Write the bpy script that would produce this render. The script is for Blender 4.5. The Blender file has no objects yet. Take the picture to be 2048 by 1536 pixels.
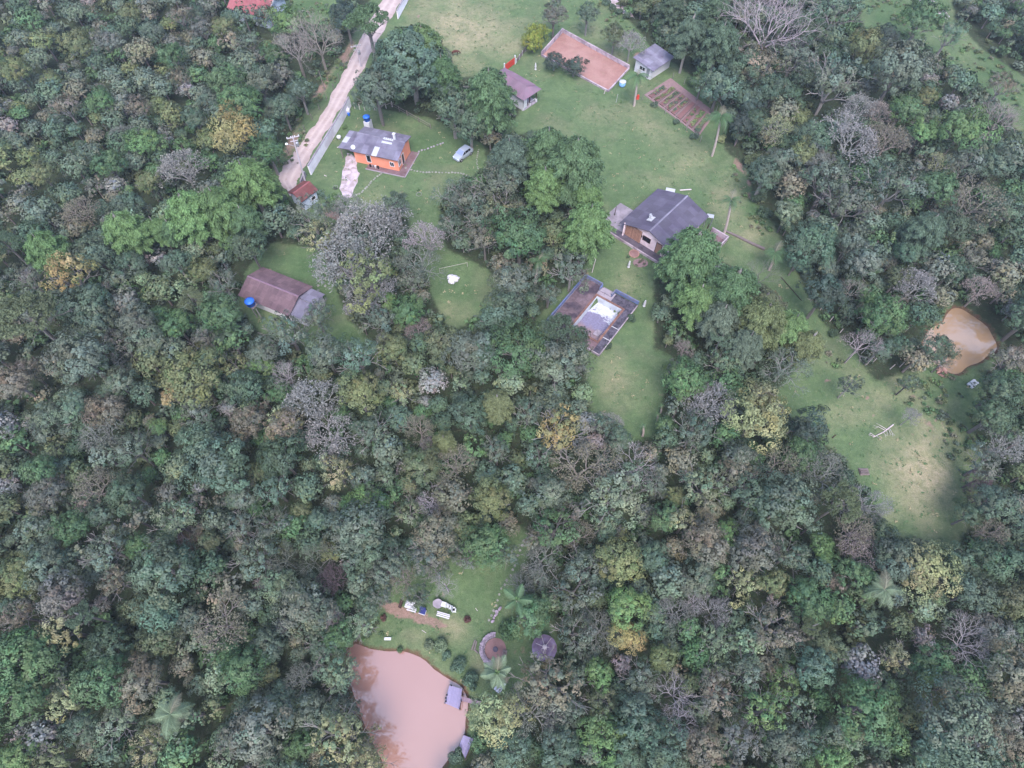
import bpy, bmesh, math, random
import numpy as np
from mathutils import Vector, Matrix
R_ = random.Random(7)
NR = np.random.RandomState(7)

# ------------------------------------------------------------------ camera, sky, sun, exposure
H = 71.0
TILT = math.radians(30.0)
F = 1183.0            # focal length in photograph pixels (2048 wide)
SC = bpy.context.scene
COL = SC.collection
cd = bpy.data.cameras.new('camera')
cam = bpy.data.objects.new('camera', cd); COL.objects.link(cam)
cam.location = (0, 0, H); cam.rotation_euler = (TILT, 0, 0)
cd.sensor_width = 36.0; cd.lens = F / 2048 * 36.0; cd.clip_start = 0.5; cd.clip_end = 9000
SC.camera = cam
w = bpy.data.worlds.new('World'); SC.world = w; w.use_nodes = True
wn = w.node_tree.nodes; wl = w.node_tree.links; wn.clear()
SUN_EL, SUN_AZ = math.radians(57), math.radians(176)
sky = wn.new('ShaderNodeTexSky'); sky.sky_type = 'NISHITA'; sky.sun_disc = False
sky.sun_elevation = SUN_EL; sky.sun_rotation = SUN_AZ; sky.air_density = 1.0; sky.dust_density = 1.7; sky.ozone_density = 1.0
bg = wn.new('ShaderNodeBackground'); bg.inputs['Strength'].default_value = 0.142
wo = wn.new('ShaderNodeOutputWorld')
wl.new(sky.outputs[0], bg.inputs[0]); wl.new(bg.outputs[0], wo.inputs[0])
sd = bpy.data.lights.new('sun', 'SUN'); sd.energy = 1.3; sd.angle = math.radians(30); sd.color = (1.0, 0.965, 0.96)
sun = bpy.data.objects.new('sun', sd); COL.objects.link(sun)
_sv = Vector((math.sin(SUN_AZ) * math.cos(SUN_EL), math.cos(SUN_AZ) * math.cos(SUN_EL), math.sin(SUN_EL)))
sun.rotation_euler = _sv.to_track_quat('Z', 'Y').to_euler(); sun.location = (0, -40, 90)
SC.view_settings.view_transform = 'Standard'; SC.view_settings.look = 'None'
SC.view_settings.exposure = 1.74; SC.view_settings.gamma = 1.0; SC.view_settings.use_curve_mapping = False
SC.render.engine = 'CYCLES'
SC.cycles.max_bounces = 5; SC.cycles.diffuse_bounces = 3; SC.cycles.glossy_bounces = 2
SC.cycles.transmission_bounces = 2; SC.cycles.volume_bounces = 0; SC.cycles.transparent_max_bounces = 4

# ------------------------------------------------------------------ the site plan: survey points were read off the photograph
def ray(px, py):
    u = 768.0 - py
    return px - 1024.0, F * math.sin(TILT) + u * math.cos(TILT), F * math.cos(TILT) - u * math.sin(TILT)
def G(px, py, z=0.0):
    dx, f, d = ray(px, py); t = (H - z) / d
    return Vector((dx * t, f * t, z))
def proj(x, y, z):
    x = np.asarray(x, float); y = np.asarray(y, float); z = np.asarray(z, float) * np.ones_like(x)
    dn = H - z
    s, c = math.sin(TILT), math.cos(TILT)
    dep = y * s + dn * c; up = y * c - dn * s
    dep = np.where(dep < 1, 1, dep)
    return 1024 + F * x / dep, 768 - F * up / dep
def stand(bx, by, tx, ty):
    """foot and head of an upright thing seen at two pixels"""
    b = G(bx, by)
    dx, f, d = ray(tx, ty); t = b.y / f
    return b, Vector((dx * t, b.y, H - d * t))

# ------------------------------------------------------------------ helpers
def s2l(c):
    c = c / 255.0
    return c / 12.92 if c <= 0.04045 else ((c + 0.055) / 1.055) ** 2.4
def RGB(r, g, b): return (s2l(r), s2l(g), s2l(b), 1)

def tag(o, label=None, cat=None, group=None, kind=None):
    if label: o['label'] = label
    if cat: o['category'] = cat
    if group: o['group'] = group
    if kind: o['kind'] = kind
    return o
def thing(name, label, cat, loc=(0, 0, 0), rot=0.0, group=None):
    o = bpy.data.objects.new(name, None); COL.objects.link(o)
    o.empty_display_size = 0.3
    o.location = loc; o.rotation_euler = (0, 0, rot)
    return tag(o, label, cat, group)
def link(name, me, parent=None, loc=(0, 0, 0), rot=(0, 0, 0), scale=(1, 1, 1), mat=None, mtx=None):
    o = bpy.data.objects.new(name, me); COL.objects.link(o)
    if parent: o.parent = parent
    if mtx is not None: o.matrix_local = mtx
    else:
        o.location = loc; o.rotation_euler = rot; o.scale = scale
    if mat and not me.materials: me.materials.append(mat)
    return o
class MB:
    def __init__(s): s.v = []; s.f = []
    def add(s, vs, fs):
        n = len(s.v); s.v += [tuple(p) for p in vs]; s.f += [tuple(i + n for i in f) for f in fs]; return s
    def box(s, c, d, rz=0.0, rx=0.0, ry=0.0, bev=0):
        hx, hy, hz = d[0] / 2, d[1] / 2, d[2] / 2
        M = Matrix.Translation(c) @ Matrix.Rotation(rz, 4, 'Z') @ Matrix.Rotation(ry, 4, 'Y') @ Matrix.Rotation(rx, 4, 'X')
        vs = [M @ Vector((x, y, z)) for z in (-hz, hz) for x, y in ((-hx, -hy), (hx, -hy), (hx, hy), (-hx, hy))]
        return s.add(vs, [(3, 2, 1, 0), (4, 5, 6, 7), (0, 1, 5, 4), (1, 2, 6, 5), (2, 3, 7, 6), (3, 0, 4, 7)])
    def prism(s, poly, z0, z1, cap=True):
        n = len(poly)
        a = sum(poly[i][0] * poly[(i + 1) % n][1] - poly[(i + 1) % n][0] * poly[i][1] for i in range(n))
        if a < 0: poly = poly[::-1]
        vs = [(p[0], p[1], z0) for p in poly] + [(p[0], p[1], z1) for p in poly]
        fs = [(i, (i + 1) % n, n + (i + 1) % n, n + i) for i in range(n)]
        if cap: fs += [tuple(range(2 * n - 1, n - 1, -1))[::-1], tuple(range(n))[::-1]]
        return s.add(vs, fs)
    def tube(s, p0, p1, r0, r1=None, n=6, cap=True):
        r1 = r0 if r1 is None else r1
        p0 = Vector(p0); p1 = Vector(p1); d = (p1 - p0)
        if d.length < 1e-6: return s
        q = d.to_track_quat('Z', 'Y'); vs = []
        for p, r in ((p0, r0), (p1, r1)):
            for i in range(n):
                a = 2 * math.pi * i / n
                vs.append(p + q @ Vector((r * math.cos(a), r * math.sin(a), 0)))
        fs = [(i, (i + 1) % n, n + (i + 1) % n, n + i) for i in range(n)]
        if cap: fs += [tuple(range(n))[::-1], tuple(range(n, 2 * n))]
        return s.add(vs, fs)
    def lathe(s, prof, n=16, c=(0, 0, 0)):
        vs = []
        for r, z in prof:
            for i in range(n):
                a = 2 * math.pi * i / n; vs.append((c[0] + r * math.cos(a), c[1] + r * math.sin(a), c[2] + z))
        fs = []
        for k in range(len(prof) - 1):
            for i in range(n):
                j = (i + 1) % n; fs.append((k * n + i, k * n + j, (k + 1) * n + j, (k + 1) * n + i))
        fs.append(tuple(range(n))[::-1]); fs.append(tuple((len(prof) - 1) * n + i for i in range(n)))
        return s.add(vs, fs)
    def mesh(s, name, mat=None, smooth=False):
        me = bpy.data.meshes.new(name); me.from_pydata(s.v, [], s.f)
        if mat: me.materials.append(mat)
        if smooth: me.polygons.foreach_set('use_smooth', [True] * len(me.polygons))
        me.update(); return me
    def build(s, name, mat, parent=None, loc=(0, 0, 0), rot=(0, 0, 0), smooth=False, bevel=0.0):
        o = link(name, s.mesh(name, mat, smooth), parent, loc, rot)
        if bevel:
            m = o.modifiers.new('bevel', 'BEVEL'); m.width = bevel; m.segments = 1; m.limit_method = 'ANGLE'
        return o
def fastmesh(name, V, Fq, mat=None, tint=None):
    """numpy quads"""
    me = bpy.data.meshes.new(name); nv, nf = len(V), len(Fq)
    me.vertices.add(nv); me.vertices.foreach_set('co', np.ascontiguousarray(V, dtype=np.float32).ravel())
    me.loops.add(nf * 4); me.loops.foreach_set('vertex_index', np.ascontiguousarray(Fq, dtype=np.int32).ravel())
    me.polygons.add(nf)
    me.polygons.foreach_set('loop_start', np.arange(0, nf * 4, 4, dtype=np.int32))
    me.polygons.foreach_set('loop_total', np.full(nf, 4, dtype=np.int32))
    if tint is not None:
        a = me.attributes.new('tint', 'FLOAT_COLOR', 'POINT')
        t = np.ones((nv, 4), dtype=np.float32); t[:, :3] = tint
        a.data.foreach_set('color', t.ravel())
    if mat: me.materials.append(mat)
    me.update(calc_edges=True)
    return me
# ------------------------------------------------------------------ materials
def nt(name):
    m = bpy.data.materials.new(name); m.use_nodes = True
    return m, m.node_tree.nodes, m.node_tree.links, m.node_tree.nodes['Principled BSDF']
def rough_mat(name, col, var=0.18, scale=3.0, rough=0.85, stain=None, stain_scale=0.7, stain_amt=0.5, bump=0.02, objvar=0.0, metal=0.0, spec=0.3, detail_scale=14.0):
    m, N, L, P = nt(name)
    tc = N.new('ShaderNodeTexCoord'); ge = N.new('ShaderNodeNewGeometry')
    n1 = N.new('ShaderNodeTexNoise'); n1.inputs['Scale'].default_value = scale; n1.inputs['Detail'].default_value = 6; n1.inputs['Roughness'].default_value = 0.65
    L.new(ge.outputs['Position'], n1.inputs['Vector'])
    mr = N.new('ShaderNodeMapRange'); mr.inputs[1].default_value = 0.25; mr.inputs[2].default_value = 0.75
    mr.inputs[3].default_value = 1 - var; mr.inputs[4].default_value = 1 + var
    L.new(n1.outputs['Fac'], mr.inputs[0])
    base = N.new('ShaderNodeRGB'); base.outputs[0].default_value = col
    cur = base.outputs[0]
    if stain:
        n2 = N.new('ShaderNodeTexNoise'); n2.inputs['Scale'].default_value = stain_scale; n2.inputs['Detail'].default_value = 5; n2.inputs['Distortion'].default_value = 0.6
        L.new(ge.outputs['Position'], n2.inputs['Vector'])
        r2 = N.new('ShaderNodeMapRange'); r2.inputs[1].default_value = 0.45; r2.inputs[2].default_value = 0.62; r2.inputs[4].default_value = stain_amt
        L.new(n2.outputs['Fac'], r2.inputs[0])
        mx = N.new('ShaderNodeMix'); mx.data_type = 'RGBA'; L.new(r2.outputs[0], mx.inputs[0]); L.new(cur, mx.inputs[6]); mx.inputs[7].default_value = stain
        cur = mx.outputs[2]
    if objvar:
        oi = N.new('ShaderNodeObjectInfo'); ro = N.new('ShaderNodeMapRange'); ro.inputs[3].default_value = 1 - objvar; ro.inputs[4].default_value = 1 + objvar
        L.new(oi.outputs['Random'], ro.inputs[0])
        mm = N.new('ShaderNodeMath'); mm.operation = 'MULTIPLY'; L.new(mr.outputs[0], mm.inputs[0]); L.new(ro.outputs[0], mm.inputs[1]); fac = mm.outputs[0]
    else: fac = mr.outputs[0]
    vm = N.new('ShaderNodeVectorMath'); vm.operation = 'SCALE'; L.new(cur, vm.inputs[0]); L.new(fac, vm.inputs['Scale'])
    L.new(vm.outputs[0], P.inputs['Base Color'])
    P.inputs['Roughness'].default_value = rough; P.inputs['Metallic'].default_value = metal; P.inputs['Specular IOR Level'].default_value = spec
    if bump:
        n3 = N.new('ShaderNodeTexNoise'); n3.inputs['Scale'].default_value = detail_scale; n3.inputs['Detail'].default_value = 4
        L.new(ge.outputs['Position'], n3.inputs['Vector'])
        b = N.new('ShaderNodeBump'); b.inputs['Distance'].default_value = bump; b.inputs['Strength'].default_value = 0.8
        L.new(n3.outputs['Fac'], b.inputs['Height']); L.new(b.outputs[0], P.inputs['Normal'])
    return m
M = {}
M['orange'] = rough_mat('orange_wall_paint', RGB(222, 142, 116), 0.06, 1.5, stain=RGB(200, 120, 100), stain_amt=0.35)
M['pink'] = rough_mat('pink_wall_paint', RGB(236, 212, 220), 0.06, 1.5, stain=RGB(180, 150, 150), stain_amt=0.4)
M['white'] = rough_mat('white_wall_paint', RGB(190, 188, 192), 0.06, 1.2, stain=RGB(178, 172, 182), stain_amt=0.45)
M['whitewall'] = rough_mat('boundary_wall_paint', RGB(232, 224, 232), 0.08, 0.8, stain=RGB(190, 176, 186), stain_scale=0.35, stain_amt=0.6)
M['palewall'] = rough_mat('pale_blue_boards', RGB(182, 190, 205), 0.1, 2.0)
M['sheet'] = rough_mat('fibre_cement_sheet', RGB(114, 110, 126), 0.2, 0.9, stain=RGB(88, 80, 100), stain_scale=0.5, stain_amt=0.6, objvar=0.18, bump=0.01)
M['sheetdark'] = rough_mat('weathered_fibre_cement', RGB(82, 78, 94), 0.2, 0.7, stain=RGB(72, 66, 86), stain_scale=0.35, stain_amt=0.6, objvar=0.18, bump=0.01)
M['maroon'] = rough_mat('mauve_roof_tile', RGB(100, 80, 86), 0.2, 1.0, stain=RGB(80, 62, 70), stain_scale=0.6, stain_amt=0.6, objvar=0.2, bump=0.01)
M['mauve'] = rough_mat('faded_mauve_roof', RGB(112, 92, 106), 0.14, 0.8, stain=RGB(122, 90, 108), stain_amt=0.5, objvar=0.08, bump=0.01)
M['rust'] = rough_mat('rusted_red_sheet', RGB(100, 64, 64), 0.2, 1.2, stain=RGB(100, 52, 52), stain_amt=0.7, stain_scale=1.2, objvar=0.14, bump=0.01)
M['redtile'] = rough_mat('red_clay_tile', RGB(138, 84, 88), 0.16, 1.3, stain=RGB(130, 66, 72), stain_amt=0.5, objvar=0.12)
M['clearsheet'] = rough_mat('white_skylight_sheet', RGB(168, 168, 174), 0.05, 2.0, rough=0.5, objvar=0.05)
M['trim'] = rough_mat('white_painted_wood', RGB(214, 208, 212), 0.05, 3)
M['dark'] = rough_mat('dark_brown_wood', RGB(58, 40, 38), 0.2, 4, rough=0.7)
M['timber'] = rough_mat('grey_timber', RGB(112, 100, 100), 0.2, 3, objvar=0.16)
M['louvre'] = rough_mat('varnished_wood_slats', RGB(156, 118, 104), 0.18, 3, objvar=0.16)
M['concrete'] = rough_mat('old_concrete', RGB(142, 132, 142), 0.14, 1.2, stain=RGB(104, 96, 104), stain_amt=0.6, objvar=0.06)
M['gravel'] = rough_mat('lilac_gravel', RGB(178, 162, 172), 0.22, 1.3, stain=RGB(138, 122, 118), stain_scale=0.8, stain_amt=0.75, bump=0.04)
M['darkslab'] = rough_mat('dark_paved_slab', RGB(86, 78, 90), 0.2, 1.4, stain=RGB(58, 54, 64), stain_amt=0.6)
M['brownslab'] = rough_mat('brown_tiled_slab', RGB(112, 90, 96), 0.2, 1.8, stain=RGB(88, 66, 66), stain_amt=0.6, objvar=0.1)
M['deck'] = rough_mat('mould_stained_pool_deck', RGB(98, 82, 88), 0.34, 2.2, stain=RGB(58, 50, 62), stain_scale=0.55, stain_amt=0.85, objvar=0.12, bump=0.02)
M['deckdark'] = rough_mat('speckled_dark_deck', RGB(80, 74, 86), 0.6, 6.0, stain=RGB(44, 40, 52), stain_scale=1.6, stain_amt=0.85, objvar=0.1, bump=0.02)
M['brick'] = rough_mat('brown_rim_brick', RGB(118, 88, 80), 0.25, 3, stain=RGB(96, 66, 62), stain_amt=0.6, objvar=0.2)
M['poolwhite'] = rough_mat('white_pool_render', RGB(186, 190, 198), 0.08, 1.5, stain=RGB(150, 150, 165), stain_scale=1.4, stain_amt=0.55)
M['bluerender'] = rough_mat('faded_blue_render', RGB(92, 104, 142), 0.25, 2.0, stain=RGB(108, 104, 118), stain_scale=1.1, stain_amt=0.8)
M['tank'] = rough_mat('blue_plastic_tank', RGB(42, 98, 190), 0.05, 2, rough=0.45, bump=0)
M['palebluetank'] = rough_mat('pale_blue_tank', RGB(128, 168, 214), 0.05, 2, rough=0.45, bump=0)
M['redpaint'] = rough_mat('red_paint', RGB(180, 60, 50), 0.1, 3, rough=0.6)
M['bluecloth'] = rough_mat('navy_cloth', RGB(44, 50, 104), 0.15, 4)
M['whitecloth'] = rough_mat('white_cloth', RGB(192, 188, 196), 0.08, 3)
M['whiteplastic'] = rough_mat('white_plastic', RGB(186, 186, 190), 0.03, 3, rough=0.4, bump=0)
M['wood'] = rough_mat('weathered_board', RGB(136, 114, 128), 0.16, 4, stain=RGB(110, 92, 106), stain_amt=0.5, objvar=0.12)
M['purpleboard'] = rough_mat('bluish_grey_dock_board', RGB(134, 126, 156), 0.1, 4, objvar=0.08)
M['pole'] = rough_mat('concrete_pole', RGB(170, 160, 168), 0.12, 2)
M['wire'] = rough_mat('black_wire', RGB(60, 58, 62), 0.05, 3, bump=0)
M['stone'] = rough_mat('pale_stone', RGB(128, 126, 120), 0.2, 4, objvar=0.18)
M['pitstone'] = rough_mat('mauve_stone', RGB(140, 126, 138), 0.3, 5, objvar=0.28)
M['pitfloor'] = rough_mat('red_earth_floor', RGB(134, 102, 100), 0.16, 1.6, stain=RGB(110, 82, 80), stain_amt=0.6)
M['courtwall'] = rough_mat('court_kerb_concrete', RGB(172, 156, 166), 0.16, 2, stain=RGB(112, 96, 108), stain_amt=0.7)
M['soilbed'] = rough_mat('dark_red_garden_soil', RGB(128, 104, 106), 0.24, 3, bump=0.04)
M['soilbed2'] = rough_mat('raised_bed_soil', RGB(112, 80, 80), 0.28, 5, bump=0.05, objvar=0.12)
M['carpaint'] = rough_mat('silver_blue_car_paint', RGB(178, 184, 200), 0.02, 1, rough=0.25, bump=0, metal=0.35, spec=0.6)
M['glass'] = rough_mat('dark_glass', RGB(26, 30, 40), 0.02, 1, rough=0.08, bump=0, spec=0.6)
M['tyre'] = rough_mat('tyre_rubber', RGB(34, 34, 38), 0.1, 5)
M['metal'] = rough_mat('grey_metal', RGB(150, 150, 158), 0.06, 3, rough=0.4, metal=0.5)
M['lamp'] = rough_mat('clear_lamp_glass', RGB(230, 232, 238), 0.02, 3, rough=0.2, bump=0)
M['thatch'] = rough_mat('purplish_hut_roof', RGB(104, 86, 106), 0.24, 2.5, stain=RGB(132, 118, 146), stain_scale=0.6, stain_amt=0.7, objvar=0.12)
M['fur'] = rough_mat('brown_hide', RGB(84, 50, 42), 0.2, 3)
M['claybrick'] = rough_mat('loose_clay_brick', RGB(154, 120, 110), 0.12, 5, objvar=0.2)
M['bleached'] = rough_mat('bleached_wood', RGB(184, 170, 172), 0.14, 5)

# leaves: the object's own colour times a clump tint stored on the leaves
def leaf_mat(name, trans=0.22, rough=0.6):
    m, N, L, P = nt(name)
    oi = N.new('ShaderNodeObjectInfo'); at = N.new('ShaderNodeAttribute'); at.attribute_name = 'tint'
    vm = N.new('ShaderNodeVectorMath'); vm.operation = 'MULTIPLY'
    L.new(oi.outputs['Color'], vm.inputs[0]); L.new(at.outputs['Vector'], vm.inputs[1])
    L.new(vm.outputs[0], P.inputs['Base Color']); P.inputs['Roughness'].default_value = rough; P.inputs['Specular IOR Level'].default_value = 0.25
    tr = N.new('ShaderNodeBsdfTranslucent'); L.new(vm.outputs[0], tr.inputs[0])
    mx = N.new('ShaderNodeMixShader'); mx.inputs[0].default_value = trans
    out = [n for n in N if n.type == 'OUTPUT_MATERIAL'][0]
    L.new(P.outputs[0], mx.inputs[1]); L.new(tr.outputs[0], mx.inputs[2]); L.new(mx.outputs[0], out.inputs[0])
    return m
M['leaf'] = leaf_mat('leaf')
def attr_mat(name):
    m, N, L, P = nt(name)
    at = N.new('ShaderNodeAttribute'); at.attribute_name = 'tint'
    L.new(at.outputs['Color'], P.inputs['Base Color']); P.inputs['Roughness'].default_value = 0.8; P.inputs['Specular IOR Level'].default_value = 0.2
    return m
M['leafmix'] = attr_mat('mixed_leaf')
m, N, L, P = nt('bark')
oi = N.new('ShaderNodeObjectInfo'); ns = N.new('ShaderNodeTexNoise'); ns.inputs['Scale'].default_value = 6
mr = N.new('ShaderNodeMapRange'); mr.inputs[3].default_value = 0.65; mr.inputs[4].default_value = 1.3
ge = N.new('ShaderNodeNewGeometry'); L.new(ge.outputs['Position'], ns.inputs['Vector']); L.new(ns.outputs['Fac'], mr.inputs[0])
vm = N.new('ShaderNodeVectorMath'); vm.operation = 'SCALE'; L.new(oi.outputs['Color'], vm.inputs[0]); L.new(mr.outputs[0], vm.inputs['Scale'])
L.new(vm.outputs[0], P.inputs['Base Color']); P.inputs['Roughness'].default_value = 0.9
M['bark'] = m

# muddy water: silty body under a mirror-smooth skin
m, N, L, P = nt('muddy_water')
ge = N.new('ShaderNodeNewGeometry'); n1 = N.new('ShaderNodeTexNoise'); n1.inputs['Scale'].default_value = 0.12; n1.inputs['Detail'].default_value = 3
L.new(ge.outputs['Position'], n1.inputs['Vector'])
cr = N.new('ShaderNodeValToRGB'); cr.color_ramp.elements[0].color = RGB(142, 104, 90); cr.color_ramp.elements[1].color = RGB(156, 118, 108)
L.new(n1.outputs['Fac'], cr.inputs[0]); L.new(cr.outputs[0], P.inputs['Base Color'])
P.inputs['Roughness'].default_value = 0.03; P.inputs['IOR'].default_value = 2.3
n2 = N.new('ShaderNodeTexNoise'); n2.inputs['Scale'].default_value = 1.8; n2.inputs['Detail'].default_value = 2; L.new(ge.outputs['Position'], n2.inputs['Vector'])
b = N.new('ShaderNodeBump'); b.inputs['Distance'].default_value = 0.012; b.inputs['Strength'].default_value = 0.25; L.new(n2.outputs['Fac'], b.inputs['Height']); L.new(b.outputs[0], P.inputs['Normal'])
M['water'] = m
m2 = m.copy(); m2.name = 'tan_water'; M['water_tan'] = m2
for n_ in m2.node_tree.nodes:
    if n_.type == 'VALTORGB': n_.color_ramp.elements[0].color = RGB(144, 118, 92); n_.color_ramp.elements[1].color = RGB(156, 128, 102)

# ------------------------------------------------------------------ site polygons (photograph pixels -> ground plan)
PF = [(815,-60),(1200,-60),(1215,0),(1270,60),(1300,100),(1345,130),(1400,170),(1440,215),(1442,300),(1490,340),(1500,400),(1540,450),(1575,520),(1600,575),(1640,650),(1700,700),(1745,770),(1860,745),(1872,655),(1905,612),(2000,680),(1950,790),(1935,860),(1955,900),(1940,1000),(1915,1090),(1860,1085),(1790,1060),(1735,980),(1700,920),(1640,870),(1570,815),(1560,790),(1600,740),(1610,690),(1590,620),(1530,560),(1450,520),(1380,480),(1300,560),(1300,700),(1340,720),(1315,800),(1310,860),(1240,885),(1190,830),(1180,740),(1180,700),(1080,640),(1190,520),(1230,480),(1200,360),(1150,280),(1080,255),(1010,270),(1050,220),(1000,150),(910,150),(905,100),(860,60),(800,50)]
PR = [(545,350),(590,270),(640,180),(690,110),(735,30),(765,-60),(835,-60),(800,45),(720,150),(700,210),(625,340),(612,400),(590,400)]
PL = [(612,355),(690,225),(720,215),(860,240),(960,290),(970,340),(885,370),(870,440),(885,500),(1000,560),(1005,605),(905,655),(870,590),(835,470),(820,430),(740,425),(650,445),(600,420)]
PS = [(548,490),(640,505),(655,560),(690,640),(750,705),(690,700),(640,690),(520,655),(485,610),(500,540)]
PP = [(770,1140),(830,1125),(1000,1125),(1035,1060),(1055,1080),(1025,1170),(1080,1230),(1110,1290),(1020,1390),(950,1440),(935,1485),(905,1560),(780,1600),(745,1450),(715,1370),(685,1300),(740,1220)]
PN = [(1735,-60),(1890,-60),(1905,40),(1960,100),(2060,165),(2060,290),(1990,190),(1890,110),(1770,75),(1725,45)]
PW = [(555,-60),(660,-60),(690,25),(640,50),(575,25)]
PSM = [(900,830),(950,850),(930,870)]
CLEAR = [PF, PR, PL, PS, PP, PN, PW]
POND1 = [(700,1283),(738,1300),(790,1297),(830,1309),(870,1334),(905,1362),(926,1380),(934,1410),(925,1440),(929,1480),(905,1512),(880,1545),(850,1590),(790,1600),(768,1540),(738,1465),(712,1400),(696,1335)]
POND2 = [(1850,662),(1893,645),(1903,612),(1925,612),(1975,645),(2003,690),(1988,706),(1950,727),(1918,745),(1893,737),(1868,715),(1850,690)]
def inpoly(x, y, poly):
    x = np.asarray(x, float); y = np.asarray(y, float); r = np.zeros(x.shape, bool); n = len(poly)
    for i in range(n):
        x1, y1 = poly[i]; x2, y2 = poly[(i + 1) % n]
        c = ((y1 > y) != (y2 > y))
        with np.errstate(divide='ignore', invalid='ignore'):
            xi = (x2 - x1) * (y - y1) / ((y2 - y1) if y2 != y1 else 1e-9) + x1
        r ^= c & (x < xi)
    return r
def pdist(x, y, poly, closed=True):
    x = np.asarray(x, float); y = np.asarray(y, float); d = np.full(x.shape, 1e9); n = len(poly)
    for i in range(n if closed else n - 1):
        ax, ay = poly[i]; bx, by = poly[(i + 1) % n]; vx, vy = bx - ax, by - ay
        t = np.clip(((x - ax) * vx + (y - ay) * vy) / (vx * vx + vy * vy + 1e-9), 0, 1)
        d = np.minimum(d, np.hypot(x - ax - t * vx, y - ay - t * vy))
    return d
def sdist(x, y, poly):
    d = pdist(x, y, poly); return np.where(inpoly(x, y, poly), -d, d)
def world_poly(p): return [tuple(G(a, b)[:2]) for a, b in p]
def chaikin(p, n=2):
    for _ in range(n): p = [q for i in range(len(p)) for q in ((p[i][0] * .75 + p[(i + 1) % len(p)][0] * .25, p[i][1] * .75 + p[(i + 1) % len(p)][1] * .25), (p[i][0] * .25 + p[(i + 1) % len(p)][0] * .75, p[i][1] * .25 + p[(i + 1) % len(p)][1] * .75))]
    return p
POND1 = chaikin(POND1, 1); POND2 = chaikin(POND2)
W1, W2 = world_poly(POND1), world_poly(POND2)
CW = [world_poly(p) for p in CLEAR]
def vnoise(x, y, s, seed=0):
    """cheap smooth value noise"""
    rs = np.random.RandomState(seed); T = rs.rand(64, 64)
    u = x / s; v = y / s; i = np.floor(u).astype(int); j = np.floor(v).astype(int); fu = u - i; fv = v - j
    fu = fu * fu * (3 - 2 * fu); fv = fv * fv * (3 - 2 * fv)
    g = lambda a, b: T[a % 64, b % 64]
    return (g(i, j) * (1 - fu) + g(i + 1, j) * fu) * (1 - fv) + (g(i, j + 1) * (1 - fu) + g(i + 1, j + 1) * fu) * fv

# ground: one sheet, fine where it is seen and coarse out to the horizon
def axis(a, b, st, far):
    mid = np.arange(a, b + st / 2, st); out = []; d = st
    q = b
    while q < far: d *= 1.35; q += d; out.append(q)
    lo = []; d = st; q = a
    while q > -far: d *= 1.35; q -= d; lo.append(q)
    return np.array(lo[::-1] + list(mid) + out)
gx = axis(-112, 112, 0.55, 3500); gy = axis(-14, 146, 0.55, 3500)
X, Y = np.meshgrid(gx, gy)
sh = X.shape; x = X.ravel(); y = Y.ravel()
near = (np.abs(x) < 130) & (y < 170) & (y > -30)
px, py = proj(x, y, np.zeros_like(x))
sd1 = np.full(x.shape, 99.0); sd2 = sd1.copy(); clr = sd1.copy()
xi, yi = x[near], y[near]
wob = (vnoise(xi, yi, 1.7, 3) - 0.5) * 1.1
sd1[near] = sdist(xi, yi, W1) + wob * 0.5; sd2[near] = sdist(xi, yi, W2) + wob * 0.5
c = np.full(xi.shape, 99.0)
for pw in CW: c = np.minimum(c, sdist(xi, yi, pw))
clr[near] = c
sp = np.minimum(sd1, sd2)
z = np.where(sp < 0.6, -0.9 * np.clip((0.6 - sp) / 1.2, 0, 1), 0.0)
z += np.where(near & (sp > 0.6), (vnoise(x, y, 9, 5) - 0.5) * 0.03, 0) * np.clip(sp - 0.6, 0, 1)
POOLW = [tuple(G(a, b, 0.5)[:2]) for a, b in ((1202.4,591),(1246.3,626),(1184,684.7),(1144.4,643.7))]
sdp = np.full(x.shape, 99.0); sdp[near] = sdist(xi, yi, POOLW)
z = np.where(sdp < 0.25, -1.5, z)
# the eroded bank that drops towards the east meadow
bank = G(1790, 745), G(1925, 915)
cover = np.zeros((len(x), 4), np.float32)
def blob(cx, cy, rx, ry, rot=0, soft=0.6):
    a = math.radians(rot); u = (px - cx) * math.cos(a) + (py - cy) * math.sin(a); v = -(px - cx) * math.sin(a) + (py - cy) * math.cos(a)
    d = np.sqrt((u / rx) ** 2 + (v / ry) ** 2) + (vnoise(x, y, 2.2, int(cx) % 17) - 0.5) * 0.5
    return np.clip((1 - d) / soft, 0, 1)
dry = np.zeros(len(x)); soil = np.zeros(len(x)); lush_shade = np.zeros(len(x))
for a in [(930,60,120,90,0,.9,.9),(1010,90,60,40,0,.8,.6),(860,20,60,60,0,1,.6),(1300,250,70,45,20,1,.45),(1200,230,60,30,0,1,.3),(1370,330,60,50,0,1,.45),(1330,360,80,20,0,1,.35),(1460,400,50,70,0,1,.6),(1500,470,60,40,0,1,.6),
          (1250,570,45,60,0,1,.4),(1225,760,50,90,0,1,.5),(1840,940,100,125,15,.8,.95),(1790,880,60,50,0,1,.5),(1700,830,70,40,0,1,.5),(1760,790,60,40,0,1,.5),(1870,1010,50,60,0,1,.6),(1800,770,90,30,40,1,.5),(1890,860,60,40,50,1,.6),
          (900,1255,70,35,20,1,.7),(830,1270,50,20,0,1,.45),(960,1330,25,45,-30,1,.5),(900,620,50,30,0,1,.35),(740,400,50,30,0,1,.3),(1180,60,50,30,30,1,.4),(1230,110,50,20,30,1,.5)]:
    dry = np.maximum(dry, blob(*a[:6]) * a[6])
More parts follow.
